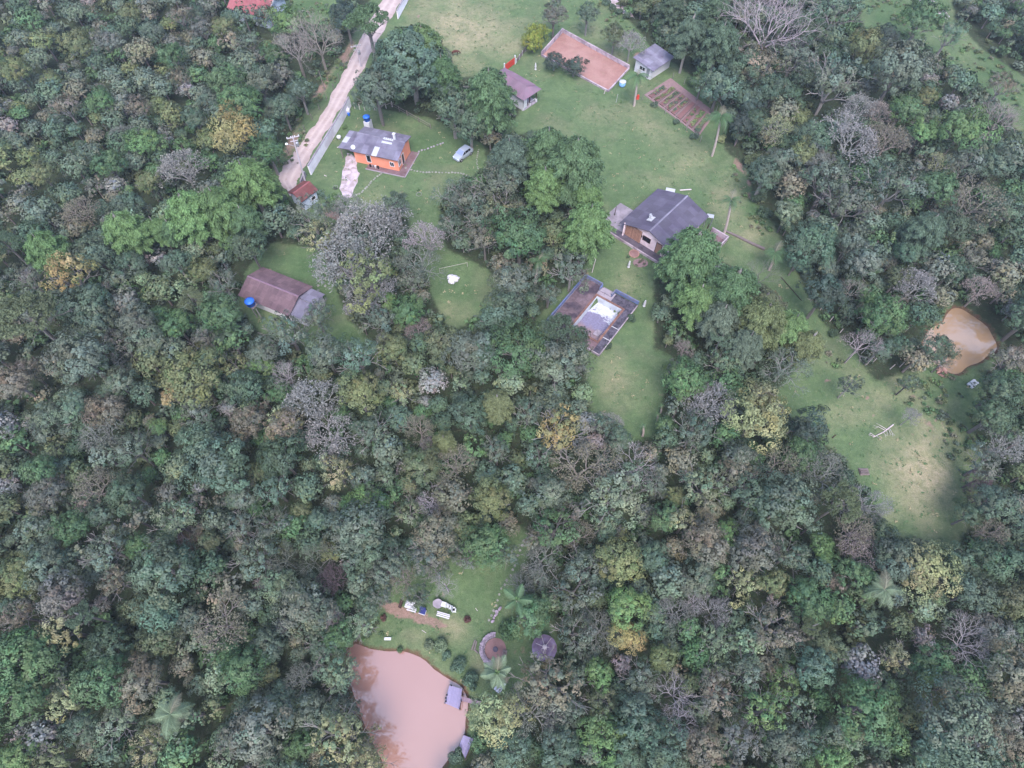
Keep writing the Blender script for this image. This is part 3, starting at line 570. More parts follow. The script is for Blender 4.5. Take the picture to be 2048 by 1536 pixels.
# x y r shape colour ; shape b round, l lumpy, o loose, n fine, f feathery, t twiggy, d bare, u umbrella, s bush (low)
TREES = """
469 267 45 l og|442 56 22 b yg|344 111 28 b mg|454 164 33 b mg|518 164 35 n gg|483 208 40 b mg|158 88 30 n yg|32 140 28 n yg|105 164 22 b yg|305 67 25 n bg|222 85 27 n mv|129 211 28 o tn|205 205 25 b mg|278 214 25 o tn|337 220 18 b yg|293 284 28 l br
252 270 22 t mv|366 337 40 t gr|217 328 30 b mg|82 345 28 n yg|293 366 26 b yg|164 422 30 t tn|258 410 28 b bg|565 214 30 n bg|536 302 32 b mg|360 155 22 o tn|498 82 25 o gg|404 56 25 o mv|360 29 25 o tn|264 29 22 n yg|395 29 20 n bg|590 95 34 d pk|634 75 42 d pk|575 45 34 b br|690 30 30 b db|600 180 26 b bg|545 110 24 n mg|420 200 20 b gg|390 240 26 n bg
498 363 52 f br|440 415 48 f br|380 425 50 f br|250 460 42 f br|95 500 44 f br|345 460 26 f mg|316 459 28 f br|490 440 34 f mg|141 546 46 o og|190 511 42 n bg|264 526 30 b bg|352 526 28 b bg|407 543 28 b yg|445 564 32 o gg|498 494 36 n dg|460 485 20 b br|422 461 24 n mv|59 634 66 u ol|182 605 42 b bg|190 640 42 n gg|272 643 38 n gg|384 599 28 u ol|440 628 42 b mg|352 649 32 b mg|410 678 26 o mv|164 716 58 n gg|243 687 35 o mv
299 684 38 n gg|234 766 32 b gg|387 751 60 n yg|469 731 35 o yg|524 731 25 b br|343 790 24 o og|571 746 24 d wh|486 775 38 b bg|29 766 38 n tn|53 740 26 o tn|147 822 36 b te|217 822 38 n tn|88 830 30 b gg|316 853 18 l br|372 873 20 b te|396 822 38 o gg|498 844 38 n tn|575 662 46 o gg|524 705 35 n gg|56 555 36 o gg|12 488 32 u dg|205 867 38 t mv|264 897 38 o gg|440 926 62 n bg|185 976 36 t tn|82 940 32 b mg|97 988 36 n mv
255 982 42 n dg|346 1043 46 o pg|419 1084 25 n ol|478 1052 30 o gg|548 976 38 o te|480 990 30 b gg|199 1031 28 b bg|146 1055 34 b mg|211 1096 42 o gg|331 1137 66 n bg|97 1125 42 n gg|35 1160 40 b yg|126 1192 48 n mv|164 1230 28 u dg|316 1226 40 l te|560 1172 34 l pg|378 1087 22 d rd|228 1163 32 o tn|278 1093 26 b mg|510 1107 46 o gg|571 856 38 o ly|457 879 20 o yg|561 788 22 b mg|717 785 44 n yg|802 782 27 o ly|626 806 46 t gr
573 852 38 n tn|655 867 42 t gr|743 861 38 o gg|840 858 26 t tn|889 885 28 f yg|995 808 34 f yg|939 826 38 b bg|1057 826 30 o gg|1115 860 52 o og|561 914 44 b dg|676 943 36 o ly|772 955 26 o pg|846 932 44 n ol|910 926 36 t tn|992 902 28 o gg|1080 908 30 o te|980 996 42 n yg|734 1005 36 l br|714 1055 60 n gg|860 1002 24 t wh|872 1066 44 n tn|975 1093 46 b mg|658 1102 26 o yg|623 1119 26 d mv|567 1116 24 d mv|544 1046 34 o gg|635 1043 24 b te|603 1020 22 b ol|863 1110 40 o mv|808 1157 26 t tn|872 1140 30 o gg|890 1168 20 d wh
667 1160 26 t mr|729 1102 42 n bg|772 1140 34 o gg|819 1022 30 o pg|1161 938 46 t tn|1270 932 34 d wh|1240 985 62 o pg|1210 1040 34 o pg|1308 967 26 o gg|1410 970 48 o pg|1390 861 42 o gg|1369 760 46 n mg|1516 832 54 l ly|1615 855 40 n db|1607 908 36 b mg|1548 932 34 t tn|1475 914 34 b gg|1469 940 34 o tn|1501 984 44 o bg|1572 1005 58 n gg|1352 993 19 b yg|1331 1040 28 b mg|1372 1043 34 o ly|1416 1022 28 n tn|1448 1063 27 b br|1416 1087 44 n tn|1305 1113 30 b bg|1240 1122 48 n yg
1109 1055 46 o mg|1161 1069 25 t tn|1214 1066 20 b te|1073 1075 26 o tn|1082 1119 32 t mv|1173 1131 42 o gg|1489 1165 34 o ly|1507 1101 44 n mv|1396 1160 38 b gg|1580 1110 36 o gg|1548 1166 26 b yg|1642 1087 24 b br|1100 984 36 b gg|1428 811 44 t gr|1500 908 28 b mg|1649 946 42 t mv|1684 1005 42 u ol|1737 1008 28 t gr|1652 1118 20 b br|1708 1061 36 t tn|1722 1096 30 t pk|1766 1072 32 b dg|1790 1122 44 n bg|1851 1140 50 l ly|1670 1169 24 o tn|1720 1160 38 b mg
1254 1208 42 b br|1254 1274 30 l og|1324 1315 27 b yg|1283 1361 38 o gg|1351 1390 30 d wh|1353 1440 27 d wh|1270 1440 46 b bg|1254 1510 30 l te|1324 1493 44 l te|1208 1464 38 l br|1618 1199 42 b mg|1436 1286 36 o pg|1544 1253 46 o tn|1601 1282 28 o tn|1655 1294 34 n ol|1432 1381 46 o tn|1564 1369 34 o br|1531 1423 44 o br|1490 1344 38 o gg|1630 1336 40 n te|1738 1415 62 n mg|1792 1315 32 o ly|1693 1472 32 l pg|1630 1480 32 o te|1912 1443 72 l gg|1937 1286 36 d wh|1945 1187 42 n bg
2028 1365 60 n tn|1999 1468 42 l tn|1862 1332 42 n mg|1390 1208 17 d wh|1428 1224 28 t gr|1353 1224 30 t mv|1862 1515 34 b te|1568 1485 44 n gg|1668 1520 32 b br|1407 1497 42 n tn|1481 1472 40 o mv|1622 1253 20 u ol|1149 1178 46 o gg|1149 1264 40 o gg|1202 1258 32 t mv|1199 1347 27 b br|1199 1400 32 o ol|1095 1362 64 o tn|1060 1421 42 t mv|994 1430 50 l ly|1018 1502 36 l te|1066 1228 44 n mg|1120 1490 38 b bg|1140 1420 34 o gg|940 1290 2 s te
123 1261 46 o ly|34 1233 32 o tn|321 1278 42 n ol|219 1285 40 b dg|438 1247 46 t tn|376 1240 30 n gg|615 1216 54 b gg|485 1342 40 b mg|51 1312 62 b mg|27 1390 60 b mg|205 1360 48 b mg|284 1360 46 n tn|130 1404 38 o ly|232 1445 38 o pg|171 1452 32 b bg|506 1462 64 n mv|692 1345 42 o pg|680 1475 56 o ly|300 1493 38 o ly|598 1493 28 l mg|103 1524 38 o yg|34 1515 34 b br|602 1360 28 t mv|455 1305 26 b mg|540 1290 34 n bg|640 1290 32 o bg|735 1520 50 o ly|560 1400 34 n bg|620 1420 34 b gg
722 1245 30 o pg|837 1193 26 o bg|754 1145 26 o gg|693 514 58 t gr|728 452 54 t gr|781 432 40 t gr|720 490 40 o gg|623 432 40 o gg|640 476 38 o ly|737 556 54 o yg|737 590 40 t gr|775 602 22 b br|763 637 32 o gg|816 622 36 b mg|839 526 36 t gg|854 476 32 t wh|834 660 22 t pk|649 701 40 n gg|716 713 46 o te|784 696 32 b yg|892 687 40 n ol|945 701 46 n gg|670 403 17 b br|793 403 26 u bg|825 560 30 o gg|690 410 24 t gr
1038 470 54 b mg|1178 452 54 f br|1173 394 36 f br|1150 330 62 f mg|1095 300 50 f mg|1020 318 46 f bg|1090 372 42 f br|994 366 44 o gg|1009 423 44 o ol|968 476 32 o tn|1029 561 40 n gg|1143 537 38 o gg|1097 585 24 o gg|1005 628 46 n bg|1118 652 34 u dg|1044 696 54 l mg|1114 725 56 n gg|965 700 40 n bg|1150 681 34 n dg|935 395 40 o gg|905 390 30 t bg|905 450 30 o bg|960 430 36 o gg|1385 510 62 f mg|1395 600 44 f br|1460 580 58 f mg|1521 614 44 f ol|1580 655 40 f br
1523 640 52 f yg|1440 640 44 f gg|1614 690 36 f yg|1575 728 40 t gg|1520 550 28 d mv|1369 696 16 t pk|1448 722 36 o pg|1445 765 19 s mr|1442 678 22 u bg|1490 690 40 f gg
822 128 82 g te|848 100 50 f br|885 150 40 f mg|752 182 46 n bg|785 100 28 n bg|980 190 56 f mg|905 215 46 n bg|940 250 38 n bg|735 42 46 u mg|1076 66 23 c by|1066 84 25 c by|1108 28 28 n mv|1175 28 24 n bg|1230 70 22 n ol|1262 82 24 t gr|1109 124 22 c db|1148 134 24 c db
1540 45 62 d wh|1520 132 44 o tn|1667 158 58 o gg|1845 38 40 b mg|1901 67 30 o te|1678 18 46 o te|1731 97 36 n yg|1769 72 24 n db|1796 141 54 n gg|1851 196 22 b yg|2007 170 26 o tn|2001 234 34 d pk|1722 214 28 t gr|1755 226 25 t pk|1807 217 32 b mg|1629 272 30 l te|1705 278 46 t gr|1778 278 36 t tn|1555 255 28 t ly|1596 234 20 b yg|1605 308 28 b yg|1629 322 32 n mv|1846 264 28 b br|1925 258 42 l br|1793 366 52 o bg|1655 366 46 o gg
1690 396 54 o gg|1576 425 26 b pg|1942 404 46 t tn|2007 419 36 n bg|1872 375 38 b mg|1884 331 26 t ly|1440 170 42 b te|1405 160 24 o mg|1490 195 28 b bg|1378 72 38 f bg|1440 85 40 f bg|1430 30 36 f dg|1345 15 26 f dg|1480 140 36 n dg|1505 213 24 b db|1510 240 26 b dg|1617 488 40 l te|1594 523 18 l te|1652 522 17 l te|1649 588 42 n db|1708 579 22 d pk|1728 523 40 b gg|1702 485 34 n gg|1822 509 26 l te|1796 558 27 n ol|1828 573 36 t gr|1766 632 44 n mg|1725 687 27 d wh|1760 699 26 n bg
1799 693 21 l te|1875 699 34 n dg|1890 722 17 o tn|1948 517 28 o tn|1907 538 28 n bg|1963 591 26 t pk|2010 628 50 n dg|2024 720 36 o tn|1699 772 21 o db|1819 766 21 o dg|1667 667 12 s dg|1825 831 15 t gr|1987 833 42 n dg|2007 890 34 t gr|2004 779 44 n dg|1971 926 36 o gg|1957 958 20 t mr|1962 996 22 t mr|1992 1008 38 n bg|1942 1031 28 n dg|1977 1060 28 t tn|1010 1108 26 o gg|930 1112 28 o gg|800 1122 30 o gg|1045 1170 22 t mv|762 1192 26 o gg|835 1095 30 b bg|695 1292 30 b mg|735 1212 24 b bg|1205 850 26 o gg|1240 880 26 b bg|1330 850 20 b mg|632 630 32 o gg|700 1362 34 o pg|722 1422 32 o gg|748 1492 36 o ly|1985 1120 46 n dg|1927 1130 34 n bg|2020 1200 44 n ol|1850 460 40 f bg|1900 450 36 n dg|1930 330 34 o gg|1990 330 36 n bg|1960 690 2 s dg
1517 393 20 s dg|1530 425 18 s dg|1506 322 22 s ol|1485 250 24 b db|1227 847 18 t gr|1980 1260 40 n mv|1530 350 34 n bg|1560 320 30 n gg|1550 180 36 n dg|1590 110 40 o gg|1620 60 38 n dg|1460 210 18 s bg|1385 165 16 s mg
"""
PALMS = [  # crown pixel, foot pixel, frond pixels, label
 (1442, 232, 1424, 312, 34, 'tall palm leaning over the lower right corner of the vegetable garden'),
 (1275, 152, 1268, 212, 26, 'palm with a red thing hung on its trunk beside the white shed'),
 (1462, 400, 1446, 472, 24, 'wind-blown palm on the lawn right of the large grey roofed house'),
 (1550, 505, 1538, 540, 25, 'drooping palm on the grass strip at the end of the fallen log'),
 (1078, 520, 1070, 572, 24, 'dark palm among trees above the left corner of the pool deck'),
 (1034, 1200, 1036, 1235, 33, 'star-shaped palm with five broad fronds right of the picnic lawn'),
 (994, 1345, 1002, 1362, 36, 'pale green palm over the white table by the dock'),
 (342, 1428, 356, 1440, 42, 'large feathery palm rising out of the forest at the lower left'),
 (1768, 1180, 1763, 1215, 36, 'pale drooping palm in the forest below the right meadow'),
 (795, 400, 797, 425, 24, 'dark stubby palm on the lawn left of the clearing with the white bundle'),
 (1286, 852, 1285, 872, 8, 'small young palm nearest the forest edge below the pool lawn'),
 (1315, 829, 1313, 848, 7, 'small young palm in the middle of the three below the pool lawn'),
 (1323, 812, 1321, 826, 6, 'small young palm farthest up of the three below the pool lawn'),
]
LANDS = [(469,267,'the ochre tree by the road'),(504,363,'the bright green tree at the road end'),(95,500,'the leftmost feathery green tree'),(59,634,'the big dark umbrella pine'),(560,610,'the long maroon-roofed house'),(762,300,'the orange house'),
 (925,311,'the silver car'),(810,120,'the huge dark tree above the orange house'),(1160,130,'the clay court'),(1355,215,'the vegetable garden'),(1540,45,'the big bare white tree at the top'),(1345,430,'the large grey-roofed house'),
 (1190,630,'the drained pool'),(906,559,'the white bundle'),(728,470,'the grey misty tree clump'),(1930,690,'the right-hand pond'),(1617,488,'the pale teal clumped tree'),(1516,832,'the pale yellow billowing tree'),(1115,860,'the central ochre tree'),
 (1766,863,'the fallen white tree'),(1840,960,'the right meadow'),(1083,1290,'the round purple hut'),(830,1400,'the pink pond'),(890,1215,'the picnic tables'),(342,1428,'the big lower-left palm'),(560,1172,'the bright round tree of the lower left'),(440,926,'the broad bluish tree of the left forest'),
 (234,766,'the ochre sprig of the left forest'),(1254,1274,'the orange-brown tree'),(1351,1390,'the two bare white trees at the bottom'),(1738,1415,'the large domed tree at lower right'),(1937,1286,'the bare white tree at lower right'),(1572,1005,'the wide grey-green tree of the right forest'),
 (1240,985,'the sprawling pale green tree'),(980,996,'the yellow-green tree of the middle forest'),(714,1055,'the largest crown of the middle forest'),(387,751,'the broad yellow-green tree'),(158,88,'the upper left corner forest'),(330,110,'the bright tree of the upper left forest'),(1790,141,'the upper right forest'),(1793,366,'the tall blue-grey tree of the right forest'),
 (1668,210,'the forest right of the garden'),(1380,1040,'the yellow trees of the lower forest'),(120,1000,'the mauve trees at the left edge'),(200,1360,'the mid green trees at lower left'),(1500,1320,'the lower right forest'),(1045,470,'the glossy round tree beside the feathery group')]
DIRS = ['right of', 'lower right of', 'below', 'lower left of', 'left of', 'upper left of', 'above', 'upper right of']
ORD = ['nearest', 'second', 'third', 'fourth', 'fifth', 'sixth', 'seventh', 'eighth', 'ninth', 'tenth', 'eleventh', 'twelfth']
SHAPE = {'b': ('round', 'tree', 'round-crowned'), 'l': ('lump', 'tree', 'billowing'), 'o': ('loose', 'tree', 'open-crowned'), 'n': ('fine', 'tree', 'dense'),
         'f': ('feather', 'tree', 'feathery'), 't': ('twig', 'tree', 'twiggy'), 'd': ('bare', 'tree', 'leafless'), 'u': ('umbrella', 'tree', 'flat-topped'), 's': ('bush', 'shrub', 'low'), 'c': ('fine', 'tree', 'low dense'), 'g': ('grand', 'tree', 'huge')}
NAMES = {'b': 'broadleaf_tree', 'l': 'broadleaf_tree', 'o': 'open_crowned_tree', 'n': 'dense_tree', 'f': 'feathery_tree', 't': 'twiggy_tree', 'd': 'bare_tree', 'u': 'umbrella_pine', 's': 'shrub', 'c': 'broadleaf_tree', 'g': 'broadleaf_tree'}
GROUPS = {'b': 'round-crowned forest trees', 'l': 'billowing trees', 'o': 'open-crowned forest trees', 'n': 'dense forest trees', 'f': 'feathery bright trees', 't': 'twiggy thin-leaved trees', 'd': 'leafless trees', 'u': 'umbrella pines', 's': 'shrubs', 'c': 'round-crowned forest trees', 'g': 'round-crowned forest trees'}
trees = []
for row in TREES.replace('\n', '|').split('|'):
    t = row.split()
    if len(t) == 5 and int(t[2]) > 5: trees.append([float(t[0]), float(t[1]), float(t[2]), t[3], t[4], True])
print('hand trees', len(trees))
# fill the forest between them
HT = {'b': 7.0, 'l': 7.5, 'o': 7.0, 'n': 7.0, 'f': 9.0, 't': 6.5, 'd': 7.0, 'u': 9.5, 's': 0.6, 'c': 2.0, 'g': 8.0}
def place(t):
    """crown centre height and radius in metres"""
    px_, py_, r, s = t[:4]
    _, _, dn = ray(px_, py_)
    h = HT[s]
    for _ in range(3):
        Rw = r * (H - h) / dn
        h = {'f': 1.5 * Rw + 2.0, 's': 0.45 * Rw, 'c': 0.85 * Rw, 'g': 1.6 + 0.85 * Rw, 'u': 5.0 + 0.9 * Rw, 'd': 3.6 + 0.75 * Rw}.get(s, 1.9 + 1.0 * Rw)
    return Rw, h
TG = []
for t in trees:
    Rw, h = place(t); c = G(t[0], t[1], h); TG.append((c.x, c.y, Rw))
fill = []
cand = 0
rr = random.Random(11)
HX = np.array([a[0] for a in TG]); HY = np.array([a[1] for a in TG]); HR = np.array([a[2] for a in TG])
FX, FY, FRr = list(HX), list(HY), list(HR)
def region_cols(px_, py_):
    if py_ < 420 and px_ < 600: return ['gg', 'bg', 'gg', 'mv', 'mg', 'tn', 'bg', 'yg', 'dg', 'gg']
    if px_ > 1400 and py_ < 760: return ['gg', 'bg', 'dg', 'gg', 'mg', 'te', 'dg', 'tn', 'mv']
    if py_ > 1150: return ['gg', 'mg', 'bg', 'gg', 'mg', 'tn', 'pg', 'dg', 'bg', 'ol']
    return ['gg', 'bg', 'gg', 'mv', 'mg', 'tn', 'dg', 'pg', 'bg', 'ol']
FXa = np.zeros(4000); FYa = np.zeros(4000); FRa = np.zeros(4000); nF = len(FX); FXa[:nF] = FX; FYa[:nF] = FY; FRa[:nF] = FRr
def clearance(ax, ay):
    d = np.full(len(ax), 1e9)
    for poly in CLEAR + [POND1, POND2]: d = np.minimum(d, sdist(ax, ay, poly))
    return d
for size in (1.0, 0.72, 0.55):
    NC = 5200
    cpx = np.array([rr.uniform(-190, 2230) for _ in range(NC)]); cpy = np.array([rr.uniform(-120, 1690) for _ in range(NC)])
    cs_ = []
    for k in range(NC):
        px_, py_ = cpx[k], cpy[k]
        base = 24 + 16 * max(0, min(1, py_ / 1536)); r = base * rr.uniform(0.75, 1.35) * size
        s = rr.choice('bbnnnooloonnbt' if size > 0.6 else 'bnnot'); col = rr.choice(region_cols(px_, py_))
        if s == 't': col = rr.choice(['mv', 'gr', 'gg', 'gr', 'pk'])
        t = [px_, py_, r, s, col, False]; Rw, h = place(t); c = G(px_, py_, h); cs_.append((t, Rw, c.x, c.y))
    wx = np.array([q[2] for q in cs_]); wy = np.array([q[3] for q in cs_]); fx_, fy_ = proj(wx, wy, np.zeros(NC))
    d1_ = clearance(cpx, cpy); d2_ = clearance(fx_, fy_)
    for k in range(NC):
        t, Rw, X_, Y_ = cs_[k]
        if Y_ > 172 or d1_[k] < 0.75 * t[2] or d2_[k] < 2: continue
        if (np.hypot(FXa[:nF] - X_, FYa[:nF] - Y_) - 0.64 * (FRa[:nF] + Rw)).min() < 0: continue
        FXa[nF] = X_; FYa[nF] = Y_; FRa[nF] = Rw; nF += 1; fill.append(t)
print('fill trees', len(fill))
infr = [t for t in fill if -5 < t[0] < 2053 and -5 < t[1] < 1541]
infr.sort(key=lambda t: -t[2])
NEXTRA = max(0, 395 - len(trees))
solo = trees + infr[:NEXTRA]
rest = [t for t in fill if t not in infr[:NEXTRA]]
print('solo', len(solo), 'rest', len(rest))

# labels that single each tree out, measured from landmarks
lab = {}
from collections import defaultdict
buck = defaultdict(list)
for i, t in enumerate(solo):
    best = sorted(range(len(LANDS)), key=lambda k: math.hypot(LANDS[k][0] - t[0], LANDS[k][1] - t[1]))
    k = best[0]
    if math.hypot(LANDS[k][0] - t[0], LANDS[k][1] - t[1]) < 12: k = best[1]
    L0 = LANDS[k]; a = math.degrees(math.atan2(t[1] - L0[1], t[0] - L0[0])) % 360
    D = DIRS[int(((a + 22.5) % 360) // 45)]
    buck[(t[4], t[3], D, k)].append((math.hypot(L0[0] - t[0], L0[1] - t[1]), i))
for (c_, s_, D, k), L_ in buck.items():
    L_.sort()
    for n_, (_, i) in enumerate(L_):
        noun = 'pine' if s_ == 'u' else ('shrub' if s_ == 's' else 'tree')
        w_ = SHAPE[s_][2]
        if len(L_) == 1: lab[i] = f"{COLS[c_][1]} {w_} {noun} {D} {LANDS[k][2]}"
        else: lab[i] = f"{ORD[n_]} {COLS[c_][1]} {w_} {noun} {D} {LANDS[k][2]}"
special = {(469,267): 'ochre-crowned tree standing out of the dark forest left of the road', (822,128): 'huge blue-green tree between the road and the pasture', (1115,860): 'ochre-leaved tree with pale bare limbs in the middle of the forest',
 (1516,832): 'pale yellow tree with billowing clumps at the meadow edge', (1540,45): 'big bare white-branched tree at the top of the forest', (1617,488): 'pale teal tree of rounded clumps beside the grass strip',
 (1615,855): 'solid dark round tree next to the pale yellow billowing tree', (59,634): 'big dark umbrella pine near the left edge', (1109,124): 'left of the two round dark trees on the clay court edge', (1148,134): 'right of the two round dark trees on the clay court edge',
 (1076,66): 'taller top of the yellow-green dense tree above the clay court corner', (1066,84): 'lower yellow-green tree touching the clay court corner', (994,1430): 'pale yellowish tree at the pond edge below the dock', (735,42): 'flat-topped dark tree standing over the road at the top',
 (1351,1390): 'upper of the two bare white trees near the bottom', (1353,1440): 'lower of the two bare white trees near the bottom', (1937,1286): 'bare white tree near the lower right corner', (1038,470): 'glossy mid green round tree beside the feathery group'}
BAREC = {'wh', 'pk', 'gr', 'mv', 'rd', 'mr', 'tn'}
def bark_col(s, c):
    if s in 'd': k = c
    elif s == 't': k = {'wh': 'wh', 'gr': 'gr', 'pk': 'pk', 'tn': 'pk', 'mv': 'gr', 'mr': 'mr'}.get(c, 'gr')
    else: k = None
    if k: return leafcol(k, 0.04)
    v = rr.uniform(0.12, 0.24); return (v, v * 0.9, v * 0.87, 1)
def smooth_leaf(o, c): o.color = c
for i, t in enumerate(solo):
    px_, py_, r, s, ck, hand = t
    Rw, h = place(t); c = G(px_, py_, h); Rw *= 1.18 if s in 'bnol' else 1.06; h *= rr.uniform(0.98, 1.22) if (s in 'bnol' and r > 24) else 1.0; c = G(px_, py_, h)
    for _k in range(12):
        if min(sdist([c.x], [c.y], W1)[0], sdist([c.x], [c.y], W2)[0]) > 0.1: break
        cc_ = (sum(q[0] for q in (W1 if c.y < 30 else W2)) / len(W1 if c.y < 30 else W2), sum(q[1] for q in (W1 if c.y < 30 else W2)) / len(W1 if c.y < 30 else W2)); dv_ = Vector((c.x - cc_[0], c.y - cc_[1], 0)).normalized(); c = c + dv_ * 0.6
    pk = (int(px_), int(py_)); label = special.get(pk, lab[i]) if hand else lab[i]
    e = thing(NAMES[s], label, SHAPE[s][1], (c.x, c.y, 0), rr.uniform(0, 6.28), GROUPS[s])
    kind = SHAPE[s][0]; col = leafcol(ck)
    bk = bark_col(s, ck)
    sz = {'f': 1.12, 's': 0.8, 'u': 0.9}.get(s, rr.uniform(0.85, 1.1))
    sc_ = (Rw * rr.uniform(0.93, 1.07), Rw * rr.uniform(0.93, 1.07), Rw * sz)
    if s == 'd':
        o = link('branches', rr.choice(BARE), e, (0, 0, h), (0, 0, 0), (Rw * 0.95, Rw * 0.95, Rw * 0.95)); o.color = bk
        top = h - 0.9 * Rw * 0.95; tr = 0.05 * Rw
    elif s == 't':
        bm_, lm_ = rr.choice(TWIG)
        o = link('branches', bm_, e, (0, 0, h), (0, 0, 0), (Rw * .95, Rw * .95, Rw * .9)); o.color = bk
        o = link('crown', lm_, e, (0, 0, h), (0, 0, 0), (Rw * .95, Rw * .95, Rw * .9)); o.color = col
        # a thin inner canopy gives the misty look
        top = h - 0.9 * Rw * 0.9; tr = 0.05 * Rw
    else:
        o = link('crown', rr.choice(PROTO[kind]), e, (0, 0, h), (0, 0, 0), sc_); o.color = col
        if s == 's': top = None
        else:
            lm_ = rr.choice(LOOSE_LIMBS if s in 'ou' else LIMBS)
            k_ = 0.92 if s in 'o' else 0.8
            if s != 'f':
                o = link('limbs', lm_, e, (0, 0, h - (0.1 * Rw)), (0, 0, 0), (Rw * k_, Rw * k_, Rw * k_ * 0.8)); o.color = bk
                top = h - 0.1 * Rw - 0.9 * Rw * k_ * 0.8
            else: top = h + 0.05 * Rw
            tr = 0.055 * Rw
    if s != 's':
        top = max(top, 0.4)
        o = link('trunk', rr.choice(TRUNKS), e, (0, 0, 0), (0, 0, 0), (tr, tr, top)); o.color = bk

# palms: trunk, and each frond a part
def frond_mesh(seed, droop=0.9, leaf=0.33, n=26):
    rs = random.Random(seed); V = []; Fq = []; T = []
    def pos(u): return Vector((u * (1 - 0.12 * u * u), 0, 0.42 * u - droop * u * u * 0.95))
    prev = None
    for i in range(n):
        u = 0.08 + 0.92 * i / (n - 1); p = pos(u); tdir = (pos(min(1, u + 0.02)) - pos(u - 0.02)).normalized()
        L0 = leaf * math.sin(math.pi * min(1, 0.14 + 0.86 * u) ** 0.8) * rs.uniform(0.85, 1.1) + 0.05
        for sgn in (-1, 1):
            d = (Vector((0, sgn, 0)) * 0.9 + tdir * 0.55 + Vector((0, 0, -0.28 - rs.uniform(0, .2)))).normalized()
            wv = tdir * 0.013; b0 = len(V)
            q = p + d * L0
            V += [p - wv, p + wv, q + wv * 0.4 + Vector((0, 0, -0.04)), q - wv * 0.3 + Vector((0, 0, -0.04))]
            Fq.append((b0, b0 + 1, b0 + 2, b0 + 3)); t = rs.uniform(0.8, 1.25); T += [t] * 4
    for i in range(8):
        a = pos(i / 8); b_ = pos((i + 1) / 8); ww = 0.014 * (1.2 - i / 8); b0 = len(V)
        V += [a + Vector((0, ww, .008)), a - Vector((0, ww, -.008)), b_ - Vector((0, ww * .8, -.008)), b_ + Vector((0, ww * .8, .008))]; Fq.append((b0, b0 + 1, b0 + 2, b0 + 3)); T += [1.35] * 4
    return fastmesh('frond', np.array([list(v) for v in V]), np.array(Fq), M['leaf'], np.repeat(np.array(T)[:, None], 3, 1))
FR = [frond_mesh(i, d) for i, d in enumerate((0.75, 0.95, 1.1))]
FRW = [frond_mesh(9 + i, d, 0.26, 34) for i, d in enumerate((0.35, 0.5))]
rp = random.Random(3)
for i, (tx, ty, bx, by, fr, label) in enumerate(PALMS):
    b_, top = stand(bx, by, tx, ty)
    if ty > 1100: top = G(tx, ty, 6.0); b_ = G(tx, ty, 6.0); b_.x += 0.4; b_.z = 0
    hh = max(top.z, 1.0); _, _, dn = ray(tx, ty); Rw = fr * (H - hh) / dn
    lean = top.x - b_.x
    e = thing('palm_tree', label, 'palm', (b_.x, b_.y, 0), 0, 'palms of the farm')
    col = leafcol('pg' if i in (6, 7, 8) else ('mg' if i in (0, 3) else ('dg' if i in (9,) else 'mg')))
    star = i == 5
    mb = MB(); n = 7; r = min(0.17, 0.03 * hh + 0.04)
    pts = [Vector((lean * (k / n) ** 1.6, 0, hh * k / n)) for k in range(n + 1)]
    for k in range(n): mb.tube(pts[k], pts[k + 1], r * (1.3 - 0.4 * k / n), r * (1.26 - 0.4 * k / n), 8, True)
    o = mb.build('trunk', M['bark'], e); o.color = RGB(168, 152, 148)
    nf = 5 if star else (14 if fr > 12 else 9)
    for k in range(nf):
        a = k * (6.283 / 5 if star else 2.4) + (1.57 - 0.35 if star else rp.uniform(-.2, .2)); tilt = (rp.uniform(-0.45, 0.2) if k % 6 != 5 else 0.6) if not star else -0.1
        if k >= nf - 3 and not star: tilt = -0.8
        o = link('frond', rp.choice(FRW if (star or i in (6,)) else FR), e, (lean, 0, hh), (rp.uniform(-.3, .3), tilt, a), (Rw * rp.uniform(.95, 1.15) if star else Rw * rp.uniform(.72, 1.18),) * 3); o.color = col if (star or k % 6 != 5) else leafcol('tn')
    if star or i == 6:
        for k in range(4):
            o = link('frond', FRW[0], e, (lean, 0, hh), (0, -1.1, k * 1.6 + 0.4), (Rw * 0.4,) * 3); o.color = leafcol('br'); 
    if i == 1:
        rb = MB(); rb.box((0.22, -0.18, 1.9), (0.5, 0.25, 0.7), 0.3); rb.box((0.22, -0.18, 2.35), (0.36, 0.2, 0.2), 0.3)
        q = rb.build('hanging_basket', M['redpaint'], None, (b_.x + 0.12, b_.y - .05, 0)); tag(q, 'red hanging bag tied to the palm trunk beside the white shed', 'bag')

# banana plant
b0 = G(466, 690)
e = thing('banana_plant', 'dark banana plant with long paddle leaves below the water tower', 'plant', (b0.x, b0.y, 0))
mb = MB(); mb.tube((0, 0, 0), (0, 0, 3.2), 0.2, 0.13, 8); mb.build('stem', M['bark'], e).color = RGB(96, 110, 80)
V = []; Fq = []
for k in range(9):
    u0, u1 = k / 9, (k + 1) / 9
    wf = lambda u: 0.19 * math.sin(math.pi * min(1, 0.06 + u * 0.97)) ** 0.6
    zf = lambda u: 0.7 * u - 0.75 * u * u
    b_ = len(V); V += [(u0, -wf(u0), zf(u0) - 0.03), (u1, -wf(u1), zf(u1) - 0.03), (u1, 0, zf(u1)), (u0, 0, zf(u0))]; Fq.append((b_, b_ + 1, b_ + 2, b_ + 3))
    b_ = len(V); V += [(u0, 0, zf(u0)), (u1, 0, zf(u1)), (u1, wf(u1), zf(u1) - 0.03), (u0, wf(u0), zf(u0) - 0.03)]; Fq.append((b_, b_ + 1, b_ + 2, b_ + 3))
bl = fastmesh('banana_leaf', np.array(V), np.array(Fq), M['leaf'], np.ones((len(V), 3)))
